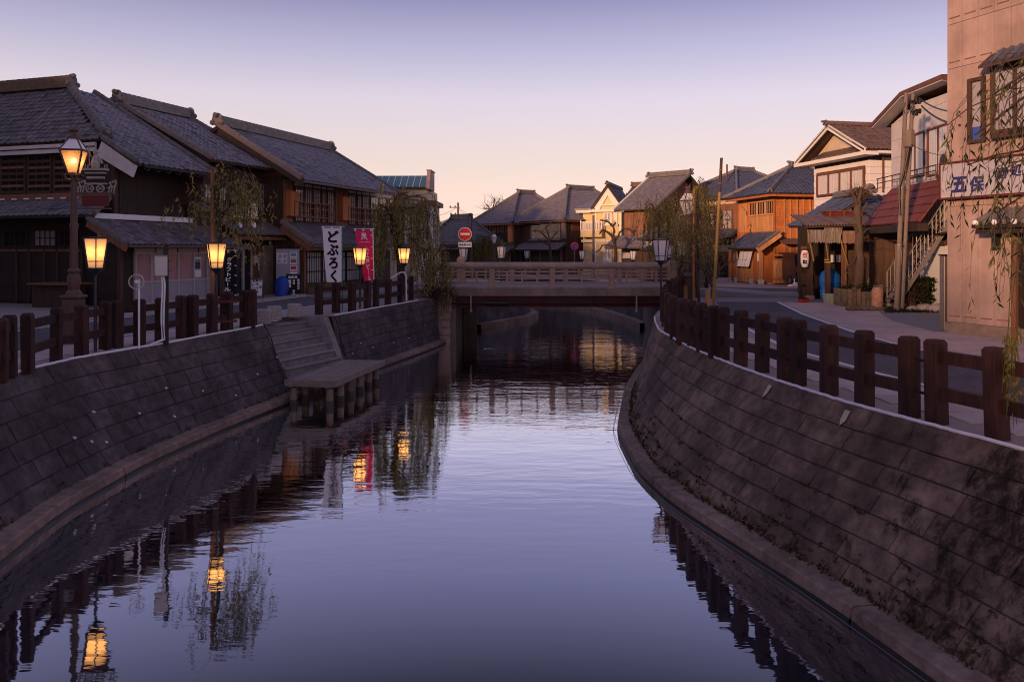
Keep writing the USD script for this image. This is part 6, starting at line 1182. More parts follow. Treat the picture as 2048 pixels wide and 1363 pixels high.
for (xa, ya, xb, yb_, r, lab) in ((1838, 196, 1990, 262, .022, 'upper black service cable from the utility pole to the pink building'), (1843, 212, 1990, 303, .028, 'lower black service cable from the utility pole to the pink building'), (1820, 287, 1990, 348, .010, 'thin wire from the utility pole past the white house')):
    a, b = At(xa, ya, pb[1]), R1.P(-.4, .05, 0); b = np.array([b[0], b[1], H - (ya + (yb_ - ya) * .42 - hy) * b[1] / f]); q = [a + (b - a) * u_ - [0, 0, .25 * 4 * u_ * (1 - u_) * .5] for u_ in np.linspace(0, 1, 9)]; top('service_cable', MB().tube(q, r, 6), 'metal_black', lab, 'cable', smooth=True)
# ------------- house faced with white tiles, gable to the river
F1 = Fr(((1738 - cx) / f * 39.6, 39.6), -11.5, -1)
hF = thing('tiled_house', 'two-storey house faced with white tiles, brown gable roof and wide curtained window', 'house', F1.P(2.5, -3, 0))
sE = F1.s(1628, 0); zTop = F1.z(318, sE / 2, 0)
part(hF, 'core', MB().lb(F1, .03, sE - .03, -7, -.03, 0, zTop), 'joint_dark')
qw = F1.rect(0, 1634, 342, 1729, 388)
nr = int((zTop - .1) / .34)
for r in range(nr):                       # white facing tiles, river face
    z0, z1 = .1 + r * .34 + .006, .1 + (r + 1) * .34 - .006
    if z1 < 2.6: continue
    n = int(sE / .5)
    for k in range(n + 1):
        a0, a1 = max(k * .5 - .25 * (r % 2), 0) + .006, min((k + 1) * .5 - .25 * (r % 2), sE) - .006
        if a1 - a0 < .05: continue
        g_ = sbox(a0, z0, a1, z1).difference(sbox(qw[0] - .08, qw[2] - .08, qw[1] + .08, qw[3] + .08))
        for gg in getattr(g_, 'geoms', [g_]):
            if gg.area > .01: part(hF, 'facing_tile', MB().prism([F1.P(x, -.03, z) for x, z in np.array(gg.exterior.coords)[:-1]], np.r_[F1.n * .04, 0]), 'tile_white')
    for k in range(7): part(hF, 'facing_tile', MB().lb(F1, -.01, .03, -(k + 1) * .5 + .006 - .02, -k * .5 - .006 - .02, z0, z1), 'tile_white')
lattice(hF, F1, qw[0], qw[1], -.02, qw[2], qw[3], 4, 1, 'wood_red', frame=.09, bar=.10, d=.08, pane='glass', back='curtain_white')
apx = ray(1657, 272, F1.P(0, .7, 0), [*F1.n, 0]); sP, _, zP = F1.loc(apx); zE_ = F1.z(324, sE + .7, .7); run = (sE + 1.4) / 2; sP = sE / 2
zP = zE_ + run * .52
for s_, dn_ in ((-.7, 1), (sE + .7, -1)):
    roof(hF, [F1.P(s_, .75, zE_), F1.P(s_, -7.5, zE_), F1.P(sP, -7.5, zP), F1.P(sP, .75, zP)], 'tile_brown', w=.25, e=.23, nparts=120 if dn_ > 0 else 0)
ridge(hF, F1.P(sP, .8, zP), F1.P(sP, -7.5, zP), w=.26, h=.14, orn=(1, 0), osz=.2, m='tile_brown', om='tile_brown')
part(hF, 'gable_wall', MB().prism([F1.P(-.1, 0, zE_ - .05), F1.P(sE + .1, 0, zE_ - .05), F1.P(sP, 0, zP - .12)], np.r_[-F1.n * .1, 0]), 'plaster_cream')
for s_ in (-.72, sE + .72): part(hF, 'barge_board', MB().bar(F1.P(s_, .72, zE_ - .10), F1.P(sP, .72, zP - .10), .06, .26), 'trim_white')
part(hF, 'gable_eave', MB().lb(F1, -.75, sE + .75, 0, .78, zE_ - .30, zE_ - .12), 'trim_white'); part(hF, 'gable_hood', MB().prism([F1.P(.3, .5, zE_ - .05), F1.P(sE - .5, .5, zE_ - .05), F1.P(sE - .9, .0, zE_ + .3), F1.P(.7, .0, zE_ + .3)], (0, 0, .06)), 'tile_brown')
part(hF, 'soffit', MB().lb(F1, -.7, -.02, -7, -.02, zE_ - .2, zE_ - .08), 'trim_white'); q = F1.z(385, 0, -.9); part(hF, 'downpipe', MB().tube([F1.P(-.06, -.7, zE_ - .15), F1.P(-.09, -.72, zE_ - .5), F1.P(-.09, -.72, q)], .045, 6), 'wood_red')
lattice(hF, F1, -2.6, -1.4, -.02, 4.3, 5.7, 1, 1, 'metal_grey', pane='glass', back='room_shade', cross=True)
# annex with slate blue roof and red-brown parapet, in front of the tiled house
X1 = Fr(((1700 - cx) / f * 36.5, 36.5), 0, -1)
hX = thing('annex', 'low annex with dark blue-grey tile roof and red-brown parapet box before the tiled house', 'annex', (*X1.o, 0))
za1, zb1_ = H - (388 - hy) * 36 / f, H - (452 - hy) * 36 / f
xa, xb, xc = (1625 - cx) / f * 36, (1722 - cx) / f * 36.3, (1750 - cx) / f * 36.3
roof(hX, [np.array([xa, 39.2, zb1_ + .1]), np.array([xa, 35.4, zb1_]), np.array([xb, 35.4, za1]), np.array([xb, 39.2, za1])], 'tile_blue', w=.3, e=.28, nparts=80)
roof(hX, [np.array([xc + 3, 35.0, zb1_ + .4]), np.array([xb - 1.0, 35.0, zb1_ + .4]), np.array([xb, 37.2, za1]), np.array([xc + 3, 37.2, za1])], 'tile_blue', w=.3, e=.28)
ridge(hX, (xb - .1, 35.2, za1), (xb - .1, 39, za1), w=.3, h=.22, orn=(1, 0), osz=.32)
q0_, q1_ = At(1648, 424, 35), At(1718, 452, 35); part(hX, 'parapet', MB().box(q0_[0], q1_[0], 34.7, 35.2, q1_[2] - .1, q0_[2]), 'maroon'); part(hX, 'parapet_cap', MB().box(q0_[0] - .1, q1_[0] + .08, 34.62, 35.28, q0_[2], q0_[2] + .06), 'wood_red')
for x in (1660, 1688): c_ = At(x, 438, 34.68); part(hX, 'parapet_strut', MB().box(c_[0] - .04, c_[0] + .04, 34.64, 34.70, q1_[2], q0_[2]), 'wood_red')
part(hX, 'wall', MB().box(xa + .4, xc + 2, 34.9, 39, 0, zb1_ + .05), 'wood_dark')
# ------------- shed with reed awning
G1 = Fr(P(1622, 601)[:2], 90 + 0)
hG = thing('shed', 'open timber shed with corrugated roof edge and grey reed blinds', 'shed', P(1660, 600))
dG = 33.2; Zs = lambda y: H - (y - hy) * dG / f; Xs = lambda x: (x - cx) / f * dG
part(hG, 'roof', MB().prism([(Xs(1605), dG - .3, Zs(453)), (Xs(1752), dG - .9, Zs(448)), (Xs(1800), dG + 2.2, Zs(440) + .2), (Xs(1640), dG + 2.4, Zs(440) + .25)], (0, 0, -.07)), 'wood_black')
for k in range(26): x = Xs(1607) + k * (Xs(1750) - Xs(1607)) / 25; part(hG, 'roof_rib', MB().tube([(x, dG - .42 - .5 * k / 25, Zs(453) + .04 + .1 * k / 25), (x + .25, dG + 2.2, Zs(440) + .3)], .045, 5), 'tile_brown')
for x in (1620, 1655): p = P(x, 601); part(hG, 'post', MB().box(p[0] - .09, p[0] + .09, p[1] - .09, p[1] + .09, .1, Zs(456)), 'wood_dark'); part(hG, 'post_base', MB().cb((p[0], p[1], 0), (.30, .30, .22), 0, .03), 'concrete')
p = P(1655, 601); part(hG, 'tape', MB().box(p[0] - .095, p[0] + .095, p[1] - .095, p[1] + .095, 1.58, 1.62).box(p[0] - .095, p[0] + .095, p[1] - .095, p[1] + .095, 1.68, 1.72), 'yellow_paint')
for k, (x0_, x1_, y0_, y1_, m_) in enumerate(((1608, 1641, 460, 484, 'reed'), (1641, 1672, 456, 485, 'reed'), (1677, 1705, 462, 486, 'reed_brown'))):
    a, b = Xs(x0_), Xs(x1_); bl = part(hG, 'reed_blind', MB().box(a, b, dG - .46, dG - .40, Zs(y1_), Zs(y0_)), m_)
    for i in range(14): x = a + (b - a) * (i + .5) / 14; part(bl, 'reed', MB().tube([(x + .04 * rng.normal(), dG - .49, Zs(y1_) - .05 * rng.random()), (x + .03 * rng.normal(), dG - .47, Zs(y0_))], .018, 5), m_)
for (xa_, ya_, xb_, yb_) in ((1606, 460, 1623, 522), (1642, 484, 1652, 520), (1664, 456, 1691, 530)): part(hG, 'bamboo_prop', MB().tube([(Xs(xa_), dG - .52, Zs(ya_)), (Xs(xb_), dG - .25, Zs(yb_))], .028, 6), 'bamboo', smooth=40)
part(hG, 'back_wall', MB().box(Xs(1628), Xs(1705), dG + 1.6, dG + 1.75, 0, Zs(450)), 'wood_black')
lattice(hG, WF, Xs(1629), Xs(1641), dG + 1.52, Zs(533), Zs(492), 4, 1, 'wood_brown', bar=.03, pane=None, back=None); part(hG, 'bench', MB().box(Xs(1627), Xs(1652), dG + 1.0, dG + 1.4, .42, .50).box(Xs(1629), Xs(1632), dG + 1.05, dG + 1.35, 0, .42).box(Xs(1647), Xs(1650), dG + 1.05, dG + 1.35, 0, .42).box(Xs(1627), Xs(1652), dG + 1.42, dG + 1.48, .6, 1.1), 'wood_dark')
part(hG, 'side_board', MB().box(Xs(1684), Xs(1687), dG - .3, dG + .1, 0, Zs(470)), 'wood_brown'); boards_h(hG, WF, Xs(1687), Xs(1708), dG - .1, .1, Zs(500), 'wood_dark', .16)
for px, lab in ((1665, 'left'), (1676, 'right')): q = At(px, 517, dG + 1.4); nt = top('notice', MB().box(q[0] - .08, q[0] + .08, dG + 1.36, dG + 1.40, q[2] - .16, q[2] + .16), 'white_paint', f'small white notice inside the shed above the blue sheet, {lab} one', 'notice')
p = np.array([Xs(1607), dG - .15, Zs(517)]); la = thing('paper_lantern', 'white paper lantern with red and black marks on the shed corner', 'lantern', p)
part(la, 'shade', MB().lathe(p + [0, 0, -.36], [(.09, 0), (.13, .06), (.165, .2), (.17, .36), (.165, .52), (.13, .66), (.09, .72)], 14), 'cloth_white', smooth=50); part(la, 'rim', MB().lathe(p + [0, 0, -.40], [(.115, 0), (.115, .05)], 12).lathe(p + [0, 0, .35], [(.115, 0), (.115, .05)], 12), 'metal_black')
mk = MB()
for z in (.04, .13, .20): mk.box(p[0] - .13, p[0] + .02, p[1] - .18, p[1] - .12, p[2] + z, p[2] + z + .045)
part(la, 'red_mark', mk, 'red_paint'); mk = MB()
for z in (-.20, -.12): mk.box(p[0] - .13, p[0] + .02, p[1] - .18, p[1] - .12, p[2] + z, p[2] + z + .05)
part(la, 'black_mark', mk.box(p[0] - .12, p[0] - .08, p[1] - .181, p[1] - .12, p[2] - .2, p[2] - .04), 'ink')
p = P(1669, 600); bt = thing('blue_sheet_stack', 'stack of goods under a bright blue plastic sheet in the shed', 'covered goods', p)
part(bt, 'sheet', MB().ball(p + [.0, .5, .78], 1.0, 3, sc=(.46, .40, .52), jit=.10, seed=3).ball(p + [-.32, .3, .3], 1.0, 2, sc=(.16, .2, .42), jit=.3, seed=4), 'blue_tarp', smooth=60)
p = P(1670, 607); cr = thing('plastic_crate', 'pale green plastic crate on the pavement below the blue sheet', 'crate', p); part(cr, 'body', MB().lathe((p[0], p[1], 0), [(.44, 0), (.50, .34)], 4, rot=math.pi / 4, sx=1.15, sy=.6), 'crate_green'); part(cr, 'rim', MB().cb((p[0], p[1], .34), (.86, .47, .05), 0, .015), 'crate_green')
for k in range(4): part(cr, 'rib', MB().box(p[0] - .33 + k * .22 - .012, p[0] - .33 + k * .22 + .012, p[1] - .235, p[1] - .20, .05, .33), 'crate_green')
p = P(1607, 604); rd = thing('red_bucket', 'small red box lying at the foot of the shed post', 'box', p); part(rd, 'body', MB().cb(p, (.36, .26, .14), .2, .03), 'red_paint'); part(rd, 'lid', MB().cb(p + [0, 0, .14], (.38, .28, .035), .2, .01), 'cloth_black')
p = At(1676, 552, dG); gb = thing('green_bottle', 'green plastic drum behind the blue sheet', 'drum', (p[0], dG + .9, 0)); part(gb, 'body', MB().lathe((p[0], dG + .9, .5), [(.14, 0), (.15, .1), (.15, .75), (.10, .84), (.05, .88)], 10), 'green_paint', smooth=40); part(gb, 'stand', MB().box(p[0] - .2, p[0] + .2, dG + .7, dG + 1.1, 0, .5), 'wood_dark')
# planter with pollard trunk
p = P(1718, 612); pl = thing('stone_planter', 'mossy planter of upright slabs and stones round a pollarded trunk', 'planter', p)
for k in range(9): x = Xs(1) * 0 + P(1688, 612)[0] + k * .165; part(pl, 'slab', MB().cb((x, p[1] - .1 + .03 * rng.normal(), 0), (.155, .14, .66 + .06 * rng.normal()), .03 * rng.normal(), .02), 'planter_stone')
for k in range(4): part(pl, 'slab', MB().cb((P(1686, 612)[0] + .02, p[1] + .1 + k * .2, 0), (.14, .18, .65), 0, .02), 'planter_stone')
for k in range(5): part(pl, 'foot_stone', MB().cb((P(1700, 621)[0] + k * .26, P(1700, 621)[1] + .05 * rng.normal(), 0), (.27, .24, .13 + .05 * rng.random()), .1 * rng.normal(), .05), 'planter_stone')
part(pl, 'soil', MB().box(P(1688, 612)[0], P(1688, 612)[0] + 1.45, p[1] - .1, p[1] + .9, 0, .56), 'soil')
mb = MB()
for k in range(420):
    c = np.array([P(1690, 612)[0] + 1.4 * rng.random(), p[1] + .9 * rng.random() - .15, .58 + abs(rng.normal()) * .12]); a = rng.normal(0, 1, 3); a /= np.linalg.norm(a); b = np.cross(a, rng.normal(0, 1, 3)); b /= np.linalg.norm(b); s_ = .03 + .04 * rng.random(); mb.add([c - a * s_, c + b * s_ * .6, c + a * s_, c - b * s_ * .6], [[0, 1, 2, 3]])
part(pl, 'low_plants', mb, 'leaf_dark', kind='stuff')
def limb(mb, p0, p1, r0, r1, n=6, wob=.04, k=8, seed=0):
    r = np.random.default_rng(seed); p0, p1 = np.array(p0, float), np.array(p1, float); L = np.linalg.norm(p1 - p0); q = np.array([p0 + (p1 - p0) * i / (n - 1) + (r.normal(0, 1, 3) * wob * L * (0 < i < n - 1)) for i in range(n)]); mb.tube(q, np.linspace(r0, r1, n), k); return q
d_ = p[1] + .35; t_ = thing('pollarded_tree', 'thick pollarded trunk with knobbed stubs rising from the stone planter', 'tree', (P(1722, 612)[0], d_, .5))
mb = MB(); limb(mb, At(1722, 598, d_), At(1716, 395, d_), .19, .13, 9, .012, 10, 1); part(t_, 'trunk', mb, 'bark_pale', smooth=60)
mb = MB()
for (x0_, y0_, x1_, y1_, r_) in ((1717, 470, 1708, 448, .07), (1718, 440, 1735, 405, .06), (1716, 410, 1704, 386, .09), (1716, 405, 1722, 380, .10), (1716, 400, 1730, 384, .07), (1719, 520, 1694, 535, .04), (1694, 535, 1690, 545, .03), (1694, 535, 1702, 560, .03), (1719, 500, 1706, 525, .03), (1720, 470, 1740, 455, .03)): limb(mb, At(x0_, y0_, d_), At(x1_, y1_, d_ - .2), r_, r_ * .7, 4, .05, 6, int(x1_))
for x, y in ((1704, 386), (1722, 380), (1731, 384), (1712, 381)): mb.ball(At(x, y, d_), .12, 1, jit=.6, seed=x)
part(t_, 'limb', mb, 'bark_pale', smooth=60); mb = MB()
for k in range(40): a = At(1712 + 14 * rng.random(), 392 + 8 * rng.random(), d_); limb(mb, a, a + [rng.normal() * .45, rng.normal() * .3, .1 + .5 * rng.random()], .012, .005, 4, .08, 4, k)
for k in range(30): a = At(1716 + 8 * rng.random(), 420 + 130 * rng.random(), d_); limb(mb, a, a + [rng.normal() * .4, -.1 + rng.normal() * .2, .1 + .2 * rng.normal()], .010, .004, 4, .08, 4, k)
part(t_, 'twigs', mb, 'twig', kind='stuff')
p = P(1755, 614); sp = top('stone_marker', MB().lathe((p[0], p[1], 0), [(.19, 0), (.22, .1), (.20, .35), (.22, .58), (.17, .70), (.06, .74)], 9, sy=.9), 'post_pink', 'pinkish rough stone marker between the planter and the utility pole', 'stone marker', smooth=50)
# shrubs right of the pole
def bush(name, label, px, py, w, h, m, n, leaf=.06, twig=True, cat='shrub'):
    p = P(px, py); t = thing(name, label, cat, p); mb = MB(); r = np.random.default_rng(int(px))
    for k in range(22):
        e = p + [r.normal() * w * .4, r.normal() * .25, h * (.5 + .6 * r.random())]; limb(mb, p + [r.normal() * w * .15, r.normal() * .08, 0], e, .014, .005, 5, .05, 4, k)
    part(t, 'stems', mb, 'twig')
    if n:
        mb = MB()
        for k in range(n):
            c = p + np.array([r.normal() * w * .32, r.normal() * .25, h * (.18 + .72 * r.random() ** .8)]); a = r.normal(0, 1, 3); a /= np.linalg.norm(a); b = np.cross(a, r.normal(0, 1, 3)); b /= np.linalg.norm(b); s_ = leaf * (.5 + r.random()); mb.add([c - a * s_, c + b * s_ * .45, c + a * s_, c - b * s_ * .45], [[0, 1, 2, 3]])
        part(t, 'leaves', mb, m, kind='stuff')
    return t
bush('shrub', 'dark glossy evergreen shrub before the white panel wall', 1856, 618, .75, 1.25, 'leaf_dark', 900, .09); bush('shrub', 'reddish dry bush of thin stems at the foot of the utility pole', 1822, 618, .8, 1.1, 'leaf_brown', 450, .04); bush('shrub', 'bare brown brush between the pole and the stair foot', 1800, 612, .5, 1.3, 'leaf_brown', 120, .04)
p = P(1868, 612); t_ = thing('sapling', 'crooked bare sapling in front of the white panel wall', 'tree', p); mb = MB(); q = limb(mb, p, At(1863, 550, p[1]), .06, .05, 6, .03, 7, 3); part(t_, 'trunk', mb, 'bark'); mb = MB()
for (x0_, y0_, x1_, y1_) in ((1863, 550, 1850, 535), (1863, 550, 1872, 530), (1863, 552, 1885, 540), (1872, 530, 1870, 500), (1870, 500, 1862, 488), (1863, 548, 1856, 520), (1866, 560, 1884, 570), (1864, 555, 1846, 548), (1850, 535, 1842, 540)): limb(mb, At(x0_, y0_, p[1]), At(x1_, y1_, p[1]), .022, .008, 5, .05, 5, x1_ + y1_)
part(t_, 'branches', mb, 'twig')
mb = MB(); r = np.random.default_rng(5)
for k in range(1500):
    x_, y_ = 1770 + 120 * r.random(), 616 + 10 * r.random(); c = P(x_, y_); h_ = .04 + .12 * r.random(); a = r.normal(0, .05, 2); mb.add([c + [-.012, 0, 0], c + [.012, 0, 0], c + [a[0], a[1], h_]], [[0, 1, 2]])
top('grass', mb, 'leaf_dark', 'rough low grass along the edge of the brown pavement', 'grass', kind='stuff')
for px, py, s_, lab in ((1825, 622, .22, 'pale stone at the edge of the bed, left of the shrub'), (1850, 622, .3, 'pale stone under the glossy shrub'), (1876, 624, .34, 'brownish flat stone near the gate post'), (1776, 612, .16, 'white pebble by the foot of the utility pole')):
    p = P(px, py); top('garden_stone', MB().ball(p + [0, 0, s_ * .3], s_, 2, sc=(1, .7, .55), jit=.25, seed=px), 'kerb', lab, 'stone', smooth=60)

# ------------- orange wooden house
HF = Fr((16.1, 49.0), -10, -1)
hH = thing('orange_house', 'new orange-brown timber house with white door curtain and grey hipped roof', 'house', HF.P(2, -3, 0))
sL = HF.s(1478, 0); zEv = HF.z(392, sL / 2, .6)
part(hH, 'wall', MB().lb(HF, .02, sL, -6, -.02, 0, zEv + .3), 'wood_orange')
zU0 = HF.z(462, 0, 0)
boards_h(hH, HF, -6, -.02, 0, .3, zEv, 'wood_orange', .24, cross=True, a=.02)
for px in (1568, 1580, 1593, 1606, 1619): a = HF.t(px, 0); part(hH, 'batten', MB().lb(HF, -.09, -.035, a - .05, a + .05, .3, zEv), 'wood_tan')
boards_v(hH, HF, .05, sL - .02, -.02, zU0, zEv, 'wood_tan', .3, .03)
q = HF.rect(0, 1500, 405, 1547, 428)
for k in range(14): a = q[0] + (q[1] - q[0]) * (k + .5) / 14; part(hH, 'window_slot', MB().lb(HF, a - .05, a + .05, .02, .034, q[2], q[3]), 'room_shade' if k % 5 != 4 else 'shoji')
part(hH, 'window_rail', MB().lb(HF, q[0] - .1, q[1] + .1, .03, .09, q[2] - .1, q[2] - .02).lb(HF, q[0] - .1, q[1] + .1, .03, .09, q[3] + .02, q[3] + .1), 'wood_tan')
for a in (.0, HF.s(1497, 0), sL): part(hH, 'wall_post', MB().lb(HF, a - .08, a + .08, .0, .08, 0, zEv), 'wood_orange')
# hipped roof
def hip(t, fr, Ls, Lt, ze, zr, ov, m, w=.27, e=.25, inset=None, along='t', np_=0, rm='ridge_tile', osz=.26):
    "hipped roof over s 0..Ls, t -Lt..0"
    c = [fr.P(-ov, ov, ze), fr.P(Ls + ov, ov, ze), fr.P(Ls + ov, -Lt - ov, ze), fr.P(-ov, -Lt - ov, ze)]
    if along == 't':
        i_ = (Ls / 2 + ov) if inset is None else inset; ra, rb = fr.P(Ls / 2, ov - i_, zr), fr.P(Ls / 2, -Lt - ov + i_, zr)
        roof(t, [c[0], c[1], ra], m, w, e, np_); roof(t, [c[3], c[0], ra, rb], m, w, e, np_); roof(t, [c[1], c[2], rb, ra], m, w, e); roof(t, [c[2], c[3], rb], m, w, e); hips = ((c[0], ra), (c[1], ra), (c[2], rb), (c[3], rb))
    else:
        i_ = (Lt / 2 + ov) if inset is None else inset; ra, rb = fr.P(-ov + i_, -Lt / 2, zr), fr.P(Ls + ov - i_, -Lt / 2, zr)
        roof(t, [c[0], c[1], rb, ra], m, w, e, np_); roof(t, [c[3], c[0], ra], m, w, e, np_); roof(t, [c[1], c[2], rb], m, w, e); roof(t, [c[2], c[3], ra, rb], m, w, e); hips = ((c[0], ra), (c[3], ra), (c[1], rb), (c[2], rb))
    ridge(t, ra, rb, w=.3, h=.30, osz=osz, m=rm)
    for a, b in hips: ridge(t, a + (b - a) * .04, b, w=.22, h=.14, orn=(1, 0), osz=osz * .7, nm='hip_ridge')
    return c, ra, rb
zr_ = HF.z(338, sL / 2 + 1, -3)
hip(hH, HF, sL, 6.2, zEv, zr_, .75, 'tile_blue', np_=60)
part(hH, 'eave_board', MB().lb(HF, -.7, -.6, -6.5, .7, zEv - .22, zEv - .04).lb(HF, -.6, sL + .6, .6, .7, zEv - .22, zEv - .04), 'wood_orange')
tl = 1.5; s1, s2 = HF.s(1514, tl), HF.s(1455, tl); zl, zt_ = HF.z(496, (s1 + s2) / 2, tl), zU0 - .05
roof(hH, [HF.P(s1, tl, zl), HF.P(s2, tl, zl), HF.P(s2, 0.05, zt_), HF.P(s1, 0.05, zt_)], 'tile_blue', nparts=60)
part(hH, 'barge_board', MB().bar(HF.P(s1 - .05, tl, zl - .15), HF.P(s1 - .05, 0, zt_ - .15), .08, .32), 'wood_tan'); verge(hH, [HF.P(s1, tl, zl), HF.P(s1, 0, zt_)], w=.18, h=.12, m='ridge_tile')
tw = .8; e0, e1 = HF.s(1522, tw), HF.s(1461, tw)
part(hH, 'entrance_wall', MB().lb(HF, e0, e1, 0, tw, .1, zl + .15), 'wood_orange')
for px in (1461, 1474, 1505, 1522): a = HF.s(px, tw); part(hH, 'entrance_post', MB().lb(HF, a - .09, a + .09, tw - .1, tw + .1, .3, zl + .2), 'wood_tan'); part(hH, 'post_foot', MB().lb(HF, a - .14, a + .14, tw - .14, tw + .14, 0, .3), 'plaster_white')
q = HF.rect(tw, 1475, 505, 1505, 564); dr = part(hH, 'door', MB().lb(HF, q[0], q[1], tw, tw + .06, .05, .95), 'wood_tan')
for k in range(1, 3): a = q[0] + (q[1] - q[0]) * k / 3; part(dr, 'door_rail', MB().lb(HF, a - .03, a + .03, tw + .005, tw + .075, .05, 2.0), 'wood_tan')
part(dr, 'pane', MB().lb(HF, q[0], q[1], tw, tw + .02, .95, 2.0), 'room_shade')
for x0_, x1_ in ((1465, 1473), (1512, 1520)): r_ = HF.rect(tw + .1, x0_, 506, x1_, 522); top('notice', MB().lb(HF, r_[0], r_[1], tw + .02, tw + .03, r_[2], r_[3]), 'white_paint', 'white paper notice ' + ('left' if x0_ < 1500 else 'right') + ' of the white door curtain', 'notice')
q = HF.rect(tw + .25, 1480, 503, 1505, 533); ct = thing('door_curtain', 'white cloth door curtain blown aside at the orange house', 'curtain', HF.P(q[0], tw + .25, q[2]))
for k in range(3):
    a0 = q[0] + (q[1] - q[0]) * k / 3 + .01; a1 = q[0] + (q[1] - q[0]) * (k + 1) / 3 - .01; g_ = [HF.P(a0 + (a1 - a0) * i / 5 + .25 * (1 - j / 8), tw + .25 + .06 * math.sin(i * 1.7 + k * 2) * (1 - j / 8) + .12 * (1 - j / 8), q[2] + (q[3] - q[2]) * j / 8) for j in range(9) for i in range(6)]
    part(ct, 'cloth', (np.array(g_), quads([[j * 6 + i, j * 6 + i + 1, j * 6 + i + 7, j * 6 + i + 6] for j in range(8) for i in range(5)])), 'cloth_white', smooth=True)
part(ct, 'rod', MB().tube([HF.P(q[0] - .1, tw + .25, q[3] + .02), HF.P(q[1] + .1, tw + .25, q[3] + .02)], .025, 6), 'wood_brown')
yF = 48.3; Xf = lambda x: (x - cx) / f * yF; Zf = lambda y: H - (y - hy) * yF / f
tf_ = thing('board_fence', 'high orange board fence with a barred strip beside the orange house', 'fence', (Xf(1572), yF, 0))
for k in range(9): a = Xf(1546) + k * .19; part(tf_, 'board', MB().box(a, a + .18, yF, yF + .03 + .01 * rng.random(), .1, Zf(520)), 'wood_tan')
for y in (510, 519, 557): part(tf_, 'rail', MB().box(Xf(1545), Xf(1602), yF - .06, yF - .004, Zf(y) - .05, Zf(y) + .05), 'wood_orange')
for x in (1548, 1573, 1599): part(tf_, 'post', MB().box(Xf(x) - .06, Xf(x) + .06, yF + .04, yF + .16, 0, Zf(505)), 'wood_orange')
part(hH, 'pent_roof', MB().prism([HF.P(-.05, -.1, 2.75), HF.P(-.05, -6, 2.75), HF.P(-.9, -6, 2.45), HF.P(-.9, -.1, 2.45)], (0, 0, .08)), 'tile_brown')
# dark van behind the shed
p = np.array([Xs(1601) * 0 + (1604 - cx) / f * 46, 46.0, 0]); cv = thing('van', 'rear corner of a dark van with red tail light beside the shed', 'van', p)
prof = [(0, .35), (0, .95), (.10, 1.15), (.28, 1.85), (.5, 1.95), (3.9, 1.95), (4.3, 1.2), (4.5, .95), (4.5, .35)]
part(cv, 'body', MB().prism([(p[0] - .35, p[1] + a, z) for a, z in prof], (1.7, 0, 0)), 'car_paint'); part(cv, 'rear_window', MB().prism([(p[0] - .2, p[1] + .12, 1.2), (p[0] + 1.2, p[1] + .12, 1.2), (p[0] + 1.1, p[1] + .26, 1.78), (p[0] - .1, p[1] + .26, 1.78)], (0, -.03, 0)), 'glass'); part(cv, 'bumper', MB().cb((p[0] + .5, p[1] - .02, .35), (1.72, .2, .26), 0, .04), 'metal_black')
for x in (-.28, 1.28): part(cv, 'tail_light', MB().cb((p[0] + x, p[1] - .0, .82), (.13, .08, .34), 0, .02), 'tail_light')
for y in (.9, 3.6):
    for x in (-.28, 1.28): wh = part(cv, 'wheel', MB().lathe((p[0] + x - .1, p[1] + y, .32), [(.2, 0), (.32, .02), (.32, .18), (.2, .2)], 16, axis=(1, 0, 0)), 'tyre'); part(wh, 'rim', MB().lathe((p[0] + x - .11, p[1] + y, .32), [(.19, 0), (.19, .22)], 12, axis=(1, 0, 0)), 'metal_grey')
part(cv, 'number_plate', MB().box(p[0] + .3, p[0] + .65, p[1] - .13, p[1] - .12, .5, .66), 'white_paint')

# ------------- generic dark houses across and along the bank
def dark_house(name, label, fr, Ls, Lt, ze, zr, m='tile_grey', wall='wood_dark', ov=.75, z1=3.0, pent=True, **kw):
    t = thing(name, label, 'house', fr.P(Ls / 2, -Lt / 2, 0)); part(t, 'wall', MB().lb(fr, .02, Ls - .02, -Lt + .02, -.02, 0, ze + .2), wall)
    c = hip(t, fr, Ls, Lt, ze, zr, ov, m, **kw); 
    boards_v(t, fr, 0, Ls, -.02, z1, ze, wall, .4, .03)
    n = int(Lt / .45)
    for k in range(n): part(t, 'board', MB().lb(fr, -.01, .02, -(k + 1) * Lt / n + .004, -k * Lt / n - .004, .1, ze), wall)
    part(t, 'eave_board', MB().lb(fr, -ov + .05, -ov + .12, -Lt - ov, ov, ze - .16, ze - .03).lb(fr, -ov, Ls + ov, ov - .12, ov - .05, ze - .16, ze - .03), 'wood_brown')
    if pent:
        roof(t, [fr.P(-.3, 1.1, z1 - .55), fr.P(Ls + .3, 1.1, z1 - .55), fr.P(Ls + .3, 0, z1), fr.P(-.3, 0, z1)], m); part(t, 'front_wall', MB().lb(fr, .2, Ls - .2, 0, .15, 0, z1 - .35), 'wood_black')
        for k in range(5): a = .3 + k * (Ls - .6) / 4; part(t, 'wall_post', MB().lb(fr, a - .07, a + .07, .15, .22, 0, z1 - .4), 'wood_brown')
    return t
def fr_at(px, d, ang, side=-1): return Fr(((px - cx) / f * d, d), ang, side)
fM = fr_at(1028, 70, -38); zeM = H + (500 - 446) * 70 / f
hM = dark_house('dark_house', 'left of two dark hipped houses behind the bridge, with a slatted upper window', fM, 5.2, 7.0, zeM, H + 111 * 75 / f, z1=H - (502 - hy) * 70 / f + .4)
